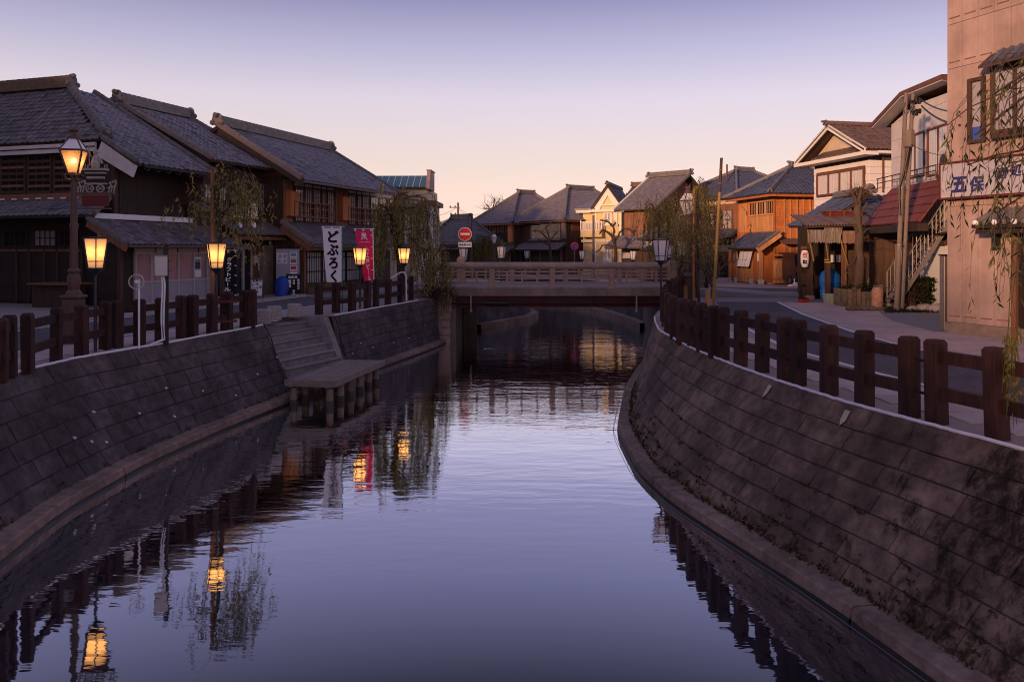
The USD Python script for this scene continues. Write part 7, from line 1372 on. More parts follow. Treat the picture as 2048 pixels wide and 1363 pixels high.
q = fM.rect(0, 975, 450, 1020, 484); part(hM, 'window_recess', MB().lb(fM, q[0], q[1], .015, .03, q[2], q[3]), 'room_shade'); slats_v(hM, fM, q[0], q[1], .03, q[3] - .7, q[3], 14, 'wood_brown'); part(hM, 'shutter_box', MB().lb(fM, fM.s(1028, 0), fM.s(1020, 0), .02, .25, q[2], q[3] + .1), 'wood_orange', label='shutter box with sunlit orange put into its colour'); part(hM, 'wall_post', MB().lb(fM, fM.s(968, 0), fM.s(964, 0), .02, .2, 0, q[3]), 'wood_orange')  # shade of the opening and sunlight on box and post are in the colours
fL = fr_at(1131, 66, -38); zeL = H + (500 - 440) * 66 / f
hL = dark_house('dark_house', 'dark hipped wooden house with a broad upper window beside the cream house', fL, 6.0, 9.0, zeL, H + 121 * 71 / f, z1=H - (500 - hy) * 66 / f + .6)
q = fL.rect(0, 1062, 446, 1122, 478); lattice(hL, fL, q[0], q[1], .01, q[2], q[3], 1, 1, 'metal_grey', frame=.1, pane='glass', back='wood_brown'); part(hL, 'window_sill', MB().lb(fL, q[0] - .1, q[1] + .1, .0, .2, q[2] - .12, q[2] - .01), 'verge_stone'); part(hL, 'front_pier', MB().lb(fL, fL.s(1131, .1), fL.s(1124, .1), .02, .2, q[2], q[3] + .1), 'concrete')
q = fL.rectt(0, 1142, 445, 1168, 452); part(hL, 'shop_board', MB().lb(fL, -.14, -.02, q[0], q[1], q[2] - .4, q[3]), 'wood_red')
hN = dark_house('low_house', 'low dark house with a cream wall band behind the no-entry sign', fr_at(948, 63, -45), 5.0, 1.6, H + 12 * 63 / f, H + 62 * 66 / f, z1=H + 4 * 63 / f, pent=False, along='u', inset=2.2)
fN = fr_at(948, 63, -45); part(hN, 'plaster_band', MB().lb(fN, .3, 4.6, .0, .04, H + 11 * 63 / f - .25, H + 11 * 63 / f), 'plaster_cream'); roof(hN, [fN.P(-.3, 1.6, H - (499 - hy) * 63 / f), fN.P(5.3, 1.6, H - (499 - hy) * 63 / f), fN.P(5.3, 0, H + 8 * 63 / f - .1), fN.P(-.3, 0, H + 8 * 63 / f - .1)], 'tile_grey')
dark_house('far_roof_house', 'distant grey-roofed house seen past the left willow', fr_at(898, 92, -45), 7, 7, 3.6, H + 62 * 95 / f, pent=False, np_=0)
dark_house('far_roof_house', 'distant house with a small dark ridge behind the no-entry sign', fr_at(930, 104, -40), 6, 6, 4.2, H + 61 * 107 / f, m='tile_brown', pent=False)
fP = fr_at(1330, 83, -62); hP = thing('big_roof_house', 'large brown-grey roof rising behind the cream house', 'house', fP.P(3, -4, 0)); zPr = H + 136 * 83 / f
roof(hP, [fP.P(0, .8, zPr - 3.0), fP.P(5.6, .8, zPr - 3.0), fP.P(5.0, -4.4, zPr), fP.P(0, -4.4, zPr)], 'tile_brown'); roof(hP, [fP.P(5.6, .8, zPr - 3.0), fP.P(5.6, -9.5, zPr - 3.0), fP.P(5.0, -4.4, zPr)], 'tile_brown'); ridge(hP, fP.P(-.1, -4.4, zPr), fP.P(5.1, -4.4, zPr), w=.4, h=.4, m='ridge_clay'); part(hP, 'wall', MB().lb(fP, .2, 5, -9, 0, 0, zPr - 2.9), 'wood_dark'); part(hP, 'gable_wall', MB().prism([fP.P(.15, .4, zPr - 3), fP.P(.15, -9, zPr - 3), fP.P(.15, -4.4, zPr - .2)], np.r_[fP.u * .1, 0]), 'plaster_white')
# brown house with ivy (J)
fJ = fr_at(1307, 60, -45); hJ = thing('ivy_house', 'tall brown board house with ivy on its gable right of the cream house', 'house', fJ.P(2, -3, 0)); zeJ = H + 82 * 60 / f; zrJ = H + 146 * 64.5 / f
roof(hJ, [fJ.P(-.6, .7, zeJ), fJ.P(3.2, .7, zeJ), fJ.P(3.2, -4.0, zrJ), fJ.P(-.6, -4.0, zrJ)], 'tile_grey', nparts=40); roof(hJ, [fJ.P(-.6, -8.7, zeJ), fJ.P(3.2, -8.7, zeJ), fJ.P(3.2, -4.0, zrJ), fJ.P(-.6, -4.0, zrJ)], 'tile_grey')
ridge(hJ, fJ.P(-.65, -4, zrJ), fJ.P(3.25, -4, zrJ), w=.34, h=.3); verge(hJ, [fJ.P(-.6, .7, zeJ), fJ.P(-.6, -4, zrJ)]); verge(hJ, [fJ.P(3.2, .7, zeJ), fJ.P(3.2, -4, zrJ)], m='trim_white', w=.12)
part(hJ, 'wall', MB().lb(fJ, .02, 2.7, -8, -.02, 0, zeJ + .35), 'wood_brown'); part(hJ, 'gable_wall', MB().prism([fJ.P(.0, .0, zeJ), fJ.P(.0, -8, zeJ), fJ.P(.0, -4, zrJ - .25)], np.r_[fJ.u * .1, 0]), 'wood_brown'); boards_v(hJ, fJ, 0, 2.7, -.02, 3.3, zeJ + .2, 'wood_brown', .3, .03)
for k in range(16): part(hJ, 'board', MB().lb(fJ, -.015, .02, -(k + 1) * .5 + .004, -k * .5 - .004, .1, zeJ), 'wood_dark')
zp = H - (470 - hy) * 60 / f; roof(hJ, [fJ.P(-.8, 1.5, zp - .95), fJ.P(3.4, 1.5, zp - .95), fJ.P(3.4, 0, zp), fJ.P(-.8, 0, zp)], 'tile_grey'); part(hJ, 'front_wall', MB().lb(fJ, .2, 2.6, 0, .5, 0, zp - .4), 'wood_dark'); part(hJ, 'white_panel', MB().lb(fJ, 1.6, 2.5, .5, .53, zp - 1.75, zp - 1.3), 'plaster_white')
mb = MB()
for k in range(1500):
    t0, z0 = -6.5 * rng.random(), zeJ + 1.2 - 4.5 * rng.random() ** .8; c = fJ.P(-.06 - .18 * rng.random(), t0, z0); a = rng.normal(0, 1, 3); a /= np.linalg.norm(a); b = np.cross(a, [0, 0, 1.]); s_ = .05 + .07 * rng.random(); mb.add([c - a * s_, c + b * s_ * .6, c + a * s_, c - b * s_ * .6], [[0, 1, 2, 3]])
part(hJ, 'ivy', mb, 'leaf_olive', kind='stuff')
# small gatehouse roofs below
fG = fr_at(1312, 54, -30); hS = thing('gatehouse', 'low white-banded outbuilding with a mossy hipped roof behind the white lanterns', 'outbuilding', fG.P(1, -1, 0))
part(hS, 'wall', MB().lb(fG, -2.2, 1.0, -3.0, -.02, 0, H + 22 * 54 / f), 'wood_dark'); part(hS, 'plaster_band', MB().lb(fG, -2.2, 1.0, 0, .03, H + 20 * 54 / f - .42, H + 20 * 54 / f), 'plaster_white'); hip(hS, Fr(fG.P(-2.2, 0, 0)[:2], -30, -1), 3.2, 3.0, H + 22 * 54 / f, H + 58 * 56 / f, .5, 'tile_mossy')
fG2 = fr_at(1318, 51, -30); roof(hS, [fG2.P(-.4, .5, H), fG2.P(1.1, .5, H), fG2.P(1.1, -1.4, H + .62), fG2.P(-.4, -1.4, H + .62)], 'tile_mossy')
# blue tiled house (I)
fI = fr_at(1474, 61, -30); zeI = H + 108 * 61 / f
hI = dark_house('blue_tiled_house', 'two-storey house with glossy dark blue tiles behind the orange house', fI, 6.6, 8.5, zeI, H + 157 * 66 / f, m='tile_blue', wall='wood_brown', z1=H + 42 * 61 / f)
part(hI, 'plaster_band', MB().lb(fI, .1, 6.4, .01, .05, zeI - .55, zeI - .1), 'plaster_cream')
for px, m_ in ((1420, 'shoji'), (1455, 'shoji'), (1405, 'wood_orange')): a = fI.s(px, 0); lattice(hI, fI, a - .55, a + .55, .015, zeI - 2.5, zeI - 1.0, 2, 2, 'wood_red', pane='glass', back=m_)
part(hI, 'plaster_band', MB().lb(fI, .3, 6.4, .16, .20, H + 10 * 61 / f - .5, H + 10 * 61 / f), 'plaster_cream'); part(hI, 'chimney_pipe', MB().tube([(17.2, 64, 6.5), (17.2, 64, 8.95)], .07, 10), 'wood_red')
# cream house (K)
fK = fr_at(1242, 65.5, 108, 1); hK = thing('cream_house', 'narrow cream clapboard house with a pointed gable and a balcony', 'house', fK.P(-2, -3, 0)); dK = 65.5
sg0, sg1 = fK.s(1190, .35), fK.s(1242, .35); sl_ = fK.s(1166, 0); zt_ = fK.z(420, 0, 0)
for a0, a1, t0 in ((sl_, sg0, 0), (sg0, sg1, .35)):
    part(hK, 'wall', MB().lb(fK, a0, a1, -6, t0 - .02, 0, zt_), 'siding_yellow')
    for k in range(int(zt_ / .2)): part(hK, 'clapboard', MB().hexa([fK.P(a, t, z) for z, o in ((k * .2 + .004, .035), (k * .2 + .196, .008)) for a, t in ((a0, t0 - .03), (a1, t0 - .03), (a1, t0 - .02 + o), (a0, t0 - .02 + o))]), 'siding_yellow')
for k in range(int(zt_ / .2)): part(hK, 'clapboard', MB().lb(fK, sg1, sg1 + .03, -5, .30, k * .2 + .004, k * .2 + .19), 'siding_yellow')
part(hK, 'corner_trim', MB().lb(fK, sg0 - .02, sg0 + .12, .33, .39, 0, zt_).lb(fK, sg1 - .12, sg1 + .04, .33, .39, 0, zt_), 'trim_white'); part(hK, 'downpipe', MB().tube([fK.P(sg1 + .12, .1, 0), fK.P(sg1 + .12, .1, zt_)], .05, 6), 'wood_dark')
sm = (sg0 + sg1) / 2; zA_ = fK.z(372, sm, .5); part(hK, 'gable_wall', MB().prism([fK.P(sg0, .3, zt_), fK.P(sg1, .3, zt_), fK.P(sm, .3, zA_ - .2)], np.r_[fK.n * .04, 0]), 'siding_yellow')
part(hK, 'gable_trim', MB().prism([fK.P(sg0 - .25, .36, zt_), fK.P(sg0 + .35, .36, zt_), fK.P(sm, .36, zA_ - .75), fK.P(sg1 - .35, .36, zt_), fK.P(sg1 + .25, .36, zt_), fK.P(sm, .36, zA_)], np.r_[fK.n * .10, 0]), 'trim_white'); part(hK, 'cornice', MB().lb(fK, sg0 - .4, sg1 + .3, .34, .75, zt_ - .16, zt_ + .02).lb(fK, sl_ - .5, sg0 - .4, .0, .5, zt_ - .2, zt_), 'trim_white'); part(hK, 'gable_hood', MB().lb(fK, sg0 + .5, sg1 - .5, .36, .55, zt_ + .35, zt_ + .47), 'trim_white')
roof(hK, [fK.P(sg1 + .35, .6, zt_ + .02), fK.P(sg1 + .35, -6, zt_ + .02), fK.P(sm, -6, zA_ + .1), fK.P(sm, .6, zA_ + .1)], 'tile_grey'); roof(hK, [fK.P(sg0 - .35, .6, zt_ + .02), fK.P(sg0 - .35, -6, zt_ + .02), fK.P(sm, -6, zA_ + .1), fK.P(sm, .6, zA_ + .1)], 'tile_grey'); ridge(hK, fK.P(sm, .7, zA_ + .1), fK.P(sm, -6, zA_ + .1), w=.26, h=.22, m='ridge_clay', orn=(1, 0), osz=.2)
part(hK, 'roof_deck', MB().prism([fK.P(sl_ - .6, .6, zt_ + .02), fK.P(sg0, .6, zt_ + .02), fK.P(sg0, -3, zt_ + 1.4), fK.P(sl_ + 1, -3, zt_ + 1.4)], (0, 0, .1)), 'tile_grey')
for x0_, y0_, x1_, y1_, t0 in ((1207, 424, 1224, 448, .35), (1228, 422, 1235, 448, .35), (1207, 492, 1224, 520, .35), (1190, 424, 1200, 450, 0)):
    q = fK.rect(t0, x0_, y0_, x1_, y1_); w_ = lattice(hK, fK, q[0], q[1], t0 + .01, q[2], q[3], 2, 1, 'trim_white', frame=.12, bar=.08, d=.07, pane='glass', back='curtain_white'); part(w_, 'window_box', MB().lb(fK, q[0] - .08, q[1] + .08, t0 + .0, t0 + .22, q[2] - .16, q[2] - .01), 'trim_white')
q = fK.rect(1.0, 1161, 460, 1203, 474); bl = part(hK, 'balcony', MB().lb(fK, q[0], q[1], .02, 1.0, q[2], q[3]), 'siding_yellow'); zr0 = q[3]
part(bl, 'rail', MB().lb(fK, q[0], q[1], .93, .99, zr0 + .62, zr0 + .70).lb(fK, q[0], q[1], .93, .99, zr0 + .0, zr0 + .06), 'trim_white')
n = 13
for k in range(n + 1): a = q[0] + (q[1] - q[0]) * k / n; part(bl, 'baluster', MB().lb(fK, a - .04, a + .04, .94, .98, zr0 + .06, zr0 + .62 + (.2 if k in (0, n) else 0)), 'trim_white')
part(hK, 'belt_course', MB().lb(fK, sl_ - .05, sg1 + .05, .34, .48, 2.75, 2.95), 'trim_white')

# ------------- flat-roofed building with blue roof beyond the merchant house
fD = fr_at(752, 57, 92, 1); hD = thing('blue_roof_building', 'cream flat-fronted building with a blue metal roof beyond the merchant house', 'building', (fD.P(2, -3, 0)))
xl, xr = fD.s(735, 0), fD.s(853, 0); zD1, zD0 = fD.z(350, 2, 0), fD.z(376, 2, 0)
part(hD, 'wall', MB().lb(fD, xl, xr, -6, -.02, 0, zD0), 'plaster_cream'); 
for k in range(9): a0 = xl + (xr - xl) * k / 9; part(hD, 'roof_sheet', MB().prism([fD.P(a0 + .01, .35, zD0 + .05), fD.P(a0 + (xr - xl) / 9 - .01, .35, zD0 + .05), fD.P(a0 + (xr - xl) / 9 - .01, -.9, zD1), fD.P(a0 + .01, -.9, zD1)], (0, 0, .04)), 'roof_blue')
part(hD, 'gable_parapet', MB().prism([fD.P(xr, .4, zD0 - .1), fD.P(xr, -.35, zD1 + .35), fD.P(xr, -2.4, zD1 + .35), fD.P(xr, -2.4, zD0 - .1)], np.r_[fD.u * .25, 0]), 'plaster_pink'); part(hD, 'gutter', MB().lb(fD, xl, xr, .35, .45, zD0 - .06, zD0 + .05), 'metal_black'); part(hD, 'parapet_cap', MB().lb(fD, xr - .05, xr + .3, -2.5, -.3, zD1 + .35, zD1 + .42), 'metal_grey')
q = fD.rect(.3, 838, 398, 872, 410); part(hD, 'side_wing', MB().lb(fD, q[0] + .2, q[1] - .3, -4, -.05, 0, q[2]), 'plaster_white'); part(hD, 'wing_roof', MB().lb(fD, q[0], q[1], -4, .4, q[2], q[3] - .1), 'wood_brown'); part(hD, 'wing_balcony', MB().lb(fD, q[0] + .2, q[1] - .4, -.05, .6, 2.6, 3.2), 'plaster_white')
for x0_, y0_ in ((846, 420), (846, 452)): w_ = fD.rect(0, x0_, y0_, x0_ + 13, y0_ + 16); lattice(hD, fD, w_[0], w_[1], -.03, w_[2], w_[3], 2, 1, 'metal_grey', pane='glass', back='room_shade')
p = P(866, 566); hD2 = thing('white_kiosk', 'small pale booth with a paper notice at the left end of the bridge', 'booth', (p[0] - .9, 44, 0)); X0 = (838 - cx) / f * 44; part(hD2, 'body', MB().box(X0, X0 + 1.1, 43.6, 45, 0, 2.1), 'plaster_cream'); part(hD2, 'notice_sheet', MB().box(X0 + .05, X0 + .42, 43.56, 43.6, 1.0, 1.75), 'white_paint'); part(hD2, 'roof', MB().box(X0 - .2, X0 + 1.3, 43.3, 45.2, 2.1, 2.22), 'metal_grey')
# ================================================================== TREES
def leaf_add(V, c, d, up, L, W):
    "narrow leaves, vectorised: centres c, directions d"
    d = d / (np.linalg.norm(d, axis=1, keepdims=True) + 1e-9); b = np.cross(d, up); b /= np.linalg.norm(b, axis=1, keepdims=True) + 1e-9
    V.append(np.stack([c, c + d * L * .45 + b * W, c + d * L, c + d * L * .45 - b * W], 1))
def leaf_mesh(V):
    v = np.concatenate(V).reshape(-1, 3); n = len(v) // 4; i = np.arange(n)[:, None] * 4; return v, np.vstack([i + [0, 1, 2], i + [0, 2, 3]])
def strand(rg, p, L, out, sway):
    n = max(5, int(L / .12)); s = np.linspace(0, 1, n)[:, None]
    return np.array(p) + out * (1 - np.exp(-3 * s)) * np.array([1, 1, .25]) + np.array([0, 0, -1.]) * L * s ** 1.25 + np.cumsum(rg.normal(0, .012, (n, 3)), 0) + sway * s ** 2
def willow(name, label, base, trunk, limbs, nstr, L, leaf, m, seed, keep=None, mm='bark', per=2.2, group=None, zmin=.15, leaf2=None, w=.010, spread=.35, tr=.1, sub=1):
    "trunk: list of (point, radius); limbs: list of end points from a trunk point index; strands hang from the limbs"
    rg = np.random.default_rng(seed); t = thing(name, label, 'tree', base)
    mb = MB(); mb.tube([p for p, _ in trunk], [r for _, r in trunk], 9); part(t, 'trunk', mb, mm, smooth=60); lm = MB(); tips = []
    for i, (k, end, r0) in enumerate(limbs):
        a = np.array(trunk[k][0]); end = np.array(end, float); mid = (a + end) / 2 + [0, 0, .22 * np.linalg.norm(end - a)]; s = np.linspace(0, 1, 9)[:, None]
        q = (1 - s) ** 2 * a + 2 * s * (1 - s) * mid + s ** 2 * end + np.r_[[np.zeros(3)], rg.normal(0, .03, (7, 3)), [np.zeros(3)]]; lm.tube(q, np.linspace(r0, r0 * .25, 9), 6)
        for p in q[3:]: tips.append((p, q[-1] - a))
        for j in range(3 * sub):
            p = q[3 + j % 6]; e = p + rg.normal(0, 1, 3) * [spread, spread, .22] * 1.2 + (q[-1] - a) * .12; lm.tube([p, (p + e) / 2 + [0, 0, .06], e], [r0 * .35, r0 * .25, r0 * .12], 5); tips += [(e, e - p), ((p + e) / 2, e - p)]
    part(t, 'limbs', lm, mm, smooth=60)
    V, V2, tw = [], [], MB(); nt = 0
    for k in range(nstr):
        p, dr = tips[rg.integers(len(tips))]; dr = dr * [1, 1, 0]; dr = dr / (np.linalg.norm(dr) + 1e-6)
        LL = L * (.35 + .75 * rg.random()); out = (dr * .25 + rg.normal(0, 1, 3) * [.22, .22, .04]) * spread * 2; q = strand(rg, p + rg.normal(0, .05, 3), LL, out, rg.normal(0, .05, 3))
        q = q[q[:, 2] > zmin]
        if len(q) < 4 or (keep and not keep(q.mean(0))): continue
        if nt < 900: tw.tube(q[::2] if len(q) > 7 else q, np.linspace(.0045, .0018, len(q[::2] if len(q) > 7 else q)) * (w / .010), 3, cap=False); nt += 1
        n = int(LL * 10 * per); u_ = rg.random(n) ** .8 * (len(q) - 1.01); i = u_.astype(int); c = q[i] + (q[i + 1] - q[i]) * (u_ - i)[:, None]
        d = np.c_[rg.normal(0, .55, n), rg.normal(0, .55, n), -.8 - .3 * rg.random(n)]; (V if rg.random() < .65 or leaf2 is None else V2).append(None) if False else None
        tgt = V if (leaf2 is None or rg.random() < .6) else V2
        leaf_add(tgt, c, d, rg.normal(0, 1, (n, 3)), leaf * (.6 + .7 * rg.random((n, 1))), w * (.7 + .6 * rg.random((n, 1))))
    if tw.v: part(t, 'hanging_twigs', tw, 'twig', kind='stuff')
    if V: part(t, 'foliage', leaf_mesh(V), m, kind='stuff')
    if V2: part(t, 'foliage', leaf_mesh(V2), leaf2, kind='stuff')
    return t
# staked young willow on the left quay
d = P(427, 662)[1]; A_ = lambda x, y, dd=0: At(x, y, d + dd)
base = P(425, 662); 
willow('willow', 'young sparse willow tied to an orange stake, behind the second lantern', base, [(P(446, 660), .07), (A_(444, 560), .06), (A_(440, 480), .055), (A_(436, 430), .05), (A_(428, 385), .04), (A_(425, 355), .03)],
       [(3, A_(400, 395, .2), .03), (3, A_(470, 420, -.3), .03), (4, A_(500, 350, .3), .03), (4, A_(440, 330, -.2), .025), (5, A_(520, 360, .5), .025), (5, A_(470, 330, .1), .022), (2, A_(505, 455, -.2), .025), (4, A_(395, 375, -.3), .02), (4, A_(480, 370, .8), .02), (5, A_(540, 385, .2), .02)],
       150, 1.2, .125, 'leaf_gold', 11, per=1.4, w=.016, leaf2='leaf_olive', zmin=1.2)
stk = thing('tree_stake', 'tall orange-brown stake supporting the young willow on the left', 'stake', base); part(stk, 'stake', MB().tube([base, A_(425, 338)], [.055, .05], 10), 'pine_pole', smooth=40); part(stk, 'tie', MB().lathe(A_(425, 440) - [0, 0, .05], [(.07, 0), (.07, .1)], 8), 'reed_brown')
# big willow by the bridge
d2 = 34.6; B_ = lambda x, y, dd=0: At(x, y, d2 + dd)
bb = B_(806, 592, 1.0); bb[2] = 0
willow('willow', 'large drooping willow at the left end of the bridge', bb, [(bb, .20), (B_(800, 520, .8), .17), (B_(792, 470, .6), .16), (B_(785, 430, .4), .14), (B_(788, 405, .3), .10)],
       [(3, B_(755, 410, -.5), .07), (3, B_(770, 395, .8), .06), (4, B_(815, 385, -.6), .07), (4, B_(850, 395, .2), .06), (3, B_(862, 420, -.8), .06), (4, B_(840, 405, 1.2), .05), (2, B_(745, 440, .3), .05), (2, B_(862, 470, -1.0), .05), (3, B_(870, 430, -.2), .04), (4, B_(800, 395, -1.2), .05), (2, B_(850, 510, -1.4), .04), (3, B_(760, 440, -.9), .04)],
       300, 2.3, .15, 'leaf_gold', 12, per=1.4, leaf2='leaf_olive', zmin=-1.3, w=.022, spread=.42)
willow('willow', 'low willow spray drooping over the wall beside the bridge pilaster', (-3.4, 34.9, 0), [(np.array([-3.55, 35.0, -.1]), .06), (np.array([-3.45, 34.9, .9]), .05), (np.array([-3.4, 34.8, 1.8]), .04)],
       [(2, np.array([-2.95, 34.6, 2.3]), .03), (1, np.array([-2.75, 34.5, 1.7]), .03), (2, np.array([-3.6, 34.4, 2.2]), .03), (1, np.array([-3.7, 34.3, 1.5]), .02)], 50, 2.0, .15, 'leaf_gold', 13, per=1.3, leaf2='leaf_olive', zmin=-1.5, w=.022)
t_ = thing('shrub', 'dark purplish leafless shrub hanging over the wall at the bridge corner', 'shrub', (-3.3, 35.2, 0)); mb = MB()
for k in range(170):
    a = np.array([-3.75 + 1.1 * rng.random(), 35.15 + .2 * rng.normal(), .1]); e = a + [rng.normal() * .45, -.15 + rng.normal() * .25, .55 * rng.normal()]; mb.tube([a, (a + e) / 2 + [0, 0, .22], e], [.012, .009, .004], 4, cap=False)
part(t_, 'branches', mb, 'twig', kind='stuff')
V = []; rg = np.random.default_rng(5); c = np.c_[-3.3 + rg.normal(0, .42, 700), 34.95 + rg.normal(0, .2, 700), .15 + rg.normal(0, .32, 700)]; leaf_add(V, c, rg.normal(0, 1, (700, 3)), rg.normal(0, 1, (700, 3)), .07, .022); part(t_, 'leaves', leaf_mesh(V), 'leaf_brown', kind='stuff')
# round willow beyond the bridge, and slim trees
def far_tree(name, label, px, d, h, r, n, m, seed, wil=True, trunk=.12, mm='bark', zb_=.8):
    X = (px - cx) / f * d; b = np.array([X, d, 0.]); rg = np.random.default_rng(seed); top_ = h * .72
    lim = [(2, b + [r * math.cos(a) * (.5 + .5 * rg.random()), r * math.sin(a) * .7, h * (.75 + .25 * rg.random())], trunk * .4) for a in rg.random(9) * 6.28]
    return willow(name, label, b, [(b, trunk), (b + [.05, 0, top_ * .5], trunk * .9), (b + [0, 0, top_], trunk * .7)], lim, n, h * .62 if wil else .5, .16, m, seed, per=1.1, leaf2='leaf_olive', zmin=zb_, mm=mm, w=.022, spread=.5)
far_tree('willow', 'rounded olive willow beyond the bridge between two white lanterns', 976, 62, 3.4, 1.3, 260, 'leaf_gold', 21)
far_tree('willow', 'thin greenish willow in front of the ivy house', 1318, 47, 5.6, 1.3, 150, 'leaf_olive', 22, zb_=1.2)
far_tree('willow', 'ragged willow hanging round the Victorian lamp on the right quay', 1392, 35.5, 4.9, 1.2, 190, 'leaf_gold', 23, zb_=.7, mm='bark')
def bare(name, label, base, segs, tw, mm='bark', r0=.14, seed=0, cat='tree', twl=.5):
    t = thing(name, label, cat, base); mb, m2 = MB(), MB(); rg = np.random.default_rng(seed)
    for i, (a, b, r) in enumerate(segs):
        limb(mb if i == 0 else m2, a, b, r, r * .65, 5, .035, 7, seed + i)
        if i:
            for k in range(tw):
                s = .35 + .65 * rg.random(); p = np.array(a) + (np.array(b) - np.array(a)) * s; e = p + rg.normal(0, 1, 3) * [twl, twl * .6, twl * .7] * .6 + [0, 0, twl * .35]; limb(m2, p, e, r * .25, .006, 4, .07, 4, seed + 31 * i + k)
    part(t, 'trunk', mb, mm, smooth=60); part(t, 'branches', m2, mm, smooth=60); return t
dk = 58.5; K_ = lambda x, y: At(x, y, dk); b_ = K_(1235, 530); b_[2] = 0
bare('pollarded_tree', 'knobbly pollarded bare tree in front of the cream house', b_, [(b_, K_(1230, 490), .17), (K_(1230, 490), K_(1222, 470), .12), (K_(1222, 470), K_(1206, 458), .10), (K_(1206, 458), K_(1199, 468), .08), (K_(1230, 488), K_(1226, 452), .11), (K_(1226, 452), K_(1214, 442), .09), (K_(1226, 452), K_(1232, 444), .08), (K_(1230, 482), K_(1244, 460), .09), (K_(1230, 492), K_(1206, 490), .07), (K_(1206, 490), K_(1192, 505), .06), (K_(1244, 460), K_(1248, 455), .12), (K_(1214, 442), K_(1200, 440), .08)], 4, r0=.2, seed=4, twl=.45)
dk = 57; b_ = K_(1103, 530); b_[2] = 0
bare('bare_tree', 'pale spreading bare tree in front of the second dark house', b_, [(b_, K_(1098, 480), .13), (K_(1098, 480), K_(1080, 462), .08), (K_(1080, 462), K_(1066, 462), .06), (K_(1098, 478), K_(1092, 450), .07), (K_(1098, 482), K_(1116, 462), .07), (K_(1092, 455), K_(1108, 440), .05), (K_(1098, 490), K_(1076, 478), .05)], 5, mm='bark', seed=6, twl=.6)
dk = 88; b_ = K_(985, 500); b_[2] = 0
bare('bare_tree', 'fine bare tree top showing above the roof of the left dark house', b_, [(b_, K_(986, 420), .16), (K_(986, 420), K_(1000, 396), .08), (K_(986, 425), K_(972, 408), .07), (K_(986, 415), K_(990, 396), .07), (K_(986, 420), K_(966, 416), .06), (K_(986, 420), K_(1006, 404), .06)], 16, seed=7, twl=1.1)
for (px, py, xt, yt, mm, r, lab, nm) in ((1387, 606, 1388, 372, 'pine_pole', .055, 'brown upright stake beside the Victorian lamp on the right', 'tree_stake'), (1426, 622, 1443, 317, 'bamboo', .06, 'tall leaning yellowish bamboo pole on the right quay', 'bamboo_pole')):
    p = P(px, py); e = At(xt, yt, p[1]); s_ = thing(nm, lab, 'stake', p); part(s_, 'pole', MB().tube([p, p + (e - p) * .5, e], [r, r * .9, r * .75], 10), mm, smooth=40)
    if mm == 'bamboo':
        for k in range(11): c = p + (e - p) * (k + .6) / 11.5; part(s_, 'node', MB().lathe(c, [(r * .98, 0), (r * 1.12, .012), (r * .98, .024)], 10, axis=e - p), mm)
        c = p + (e - p) * .78; part(s_, 'dark_top', MB().tube([c, e + (e - p) * .004], [r * .86, r * .80], 10), 'wood_dark')
for px, py, y1_, lab in ((1415, 626, 580, 'short thick wooden post tied to the bamboo pole'), (1371, 612, 570, 'short wooden post beside the Victorian lamp')):
    p = P(px, py); e = At(px, y1_, p[1]); top('stake_post', MB().lathe(p, [(.085, 0), (.08, e[2] - .05), (.07, e[2])], 9), 'wood_tan' if px > 1400 else 'pine_pole', lab, 'post', smooth=40)
d3 = P(1420, 615)[1] + .6; C_ = lambda x, y, dd=0: At(x, y, d3 + dd); b_ = C_(1428, 600); b_[2] = 0
bare('bare_tree', 'slender bare shrub-like tree by the bamboo pole with forked stems', b_, [(b_, C_(1424, 575), .07), (C_(1424, 575), C_(1395, 520), .045), (C_(1395, 520), C_(1388, 470), .03), (C_(1424, 575), C_(1405, 500), .04), (C_(1424, 570), C_(1440, 540), .04), (C_(1440, 540), C_(1452, 500), .03), (C_(1440, 540), C_(1462, 520), .025), (C_(1405, 500), C_(1425, 460), .025), (C_(1388, 470), C_(1375, 400), .022), (C_(1395, 510), C_(1368, 470), .022), (C_(1405, 500), C_(1402, 420), .02), (C_(1388, 470), C_(1404, 385), .02)], 16, mm='bark_pale', seed=9, twl=.75)
willow('willow', 'thin brown-leaved willow between the stake and the bamboo pole', C_(1400, 606), [(C_(1398, 606), .06), (C_(1394, 540), .05), (C_(1390, 460), .045), (C_(1392, 400), .03)], [(2, C_(1372, 400), .02), (3, C_(1408, 370), .02), (3, C_(1385, 360, .4), .02), (2, C_(1420, 430, .3), .02), (2, C_(1410, 460, -.3), .02), (2, C_(1368, 450), .02), (3, C_(1400, 352), .016)], 200, 1.2, .12, 'leaf_gold', 15, per=1.3, leaf2='leaf_olive', zmin=.6)
# willow at the right picture edge: trunk outside the frame, twigs hanging into view
tb0 = np.array([8.2, 10.2, 0.])
e_ = lambda x, y, d_: At(x, y, d_)
willow('willow', 'willow at the right edge, trunk out of view, long twigs hanging before the pink building', tb0, [(tb0, .16), (tb0 + [-.05, 0, 1.6], .14), (tb0 + [-.1, -.1, 3.0], .12), (tb0 + [-.3, -.2, 4.2], .09)],
       [(3, e_(1985, 190, 8.6), .04), (3, e_(1950, 270, 8.9), .035), (3, e_(2010, 250, 8.2), .035), (3, e_(2040, 300, 8.4), .03), (2, e_(1935, 330, 9.3), .03), (2, e_(2000, 420, 8.6), .03), (3, e_(1895, 250, 9.2), .02), (2, e_(2030, 430, 8.2), .03)],
       165, 1.5, .115, 'leaf_dark', 31, per=1.15, leaf2='leaf_olive', zmin=.5, w=.0105, spread=.32)
mb, V = MB(), []; rg = np.random.default_rng(77); p0 = P(1995, 878); t_ = thing('willow_spray', 'pale green willow twigs hanging over the nearest right fence post', 'branch', p0)
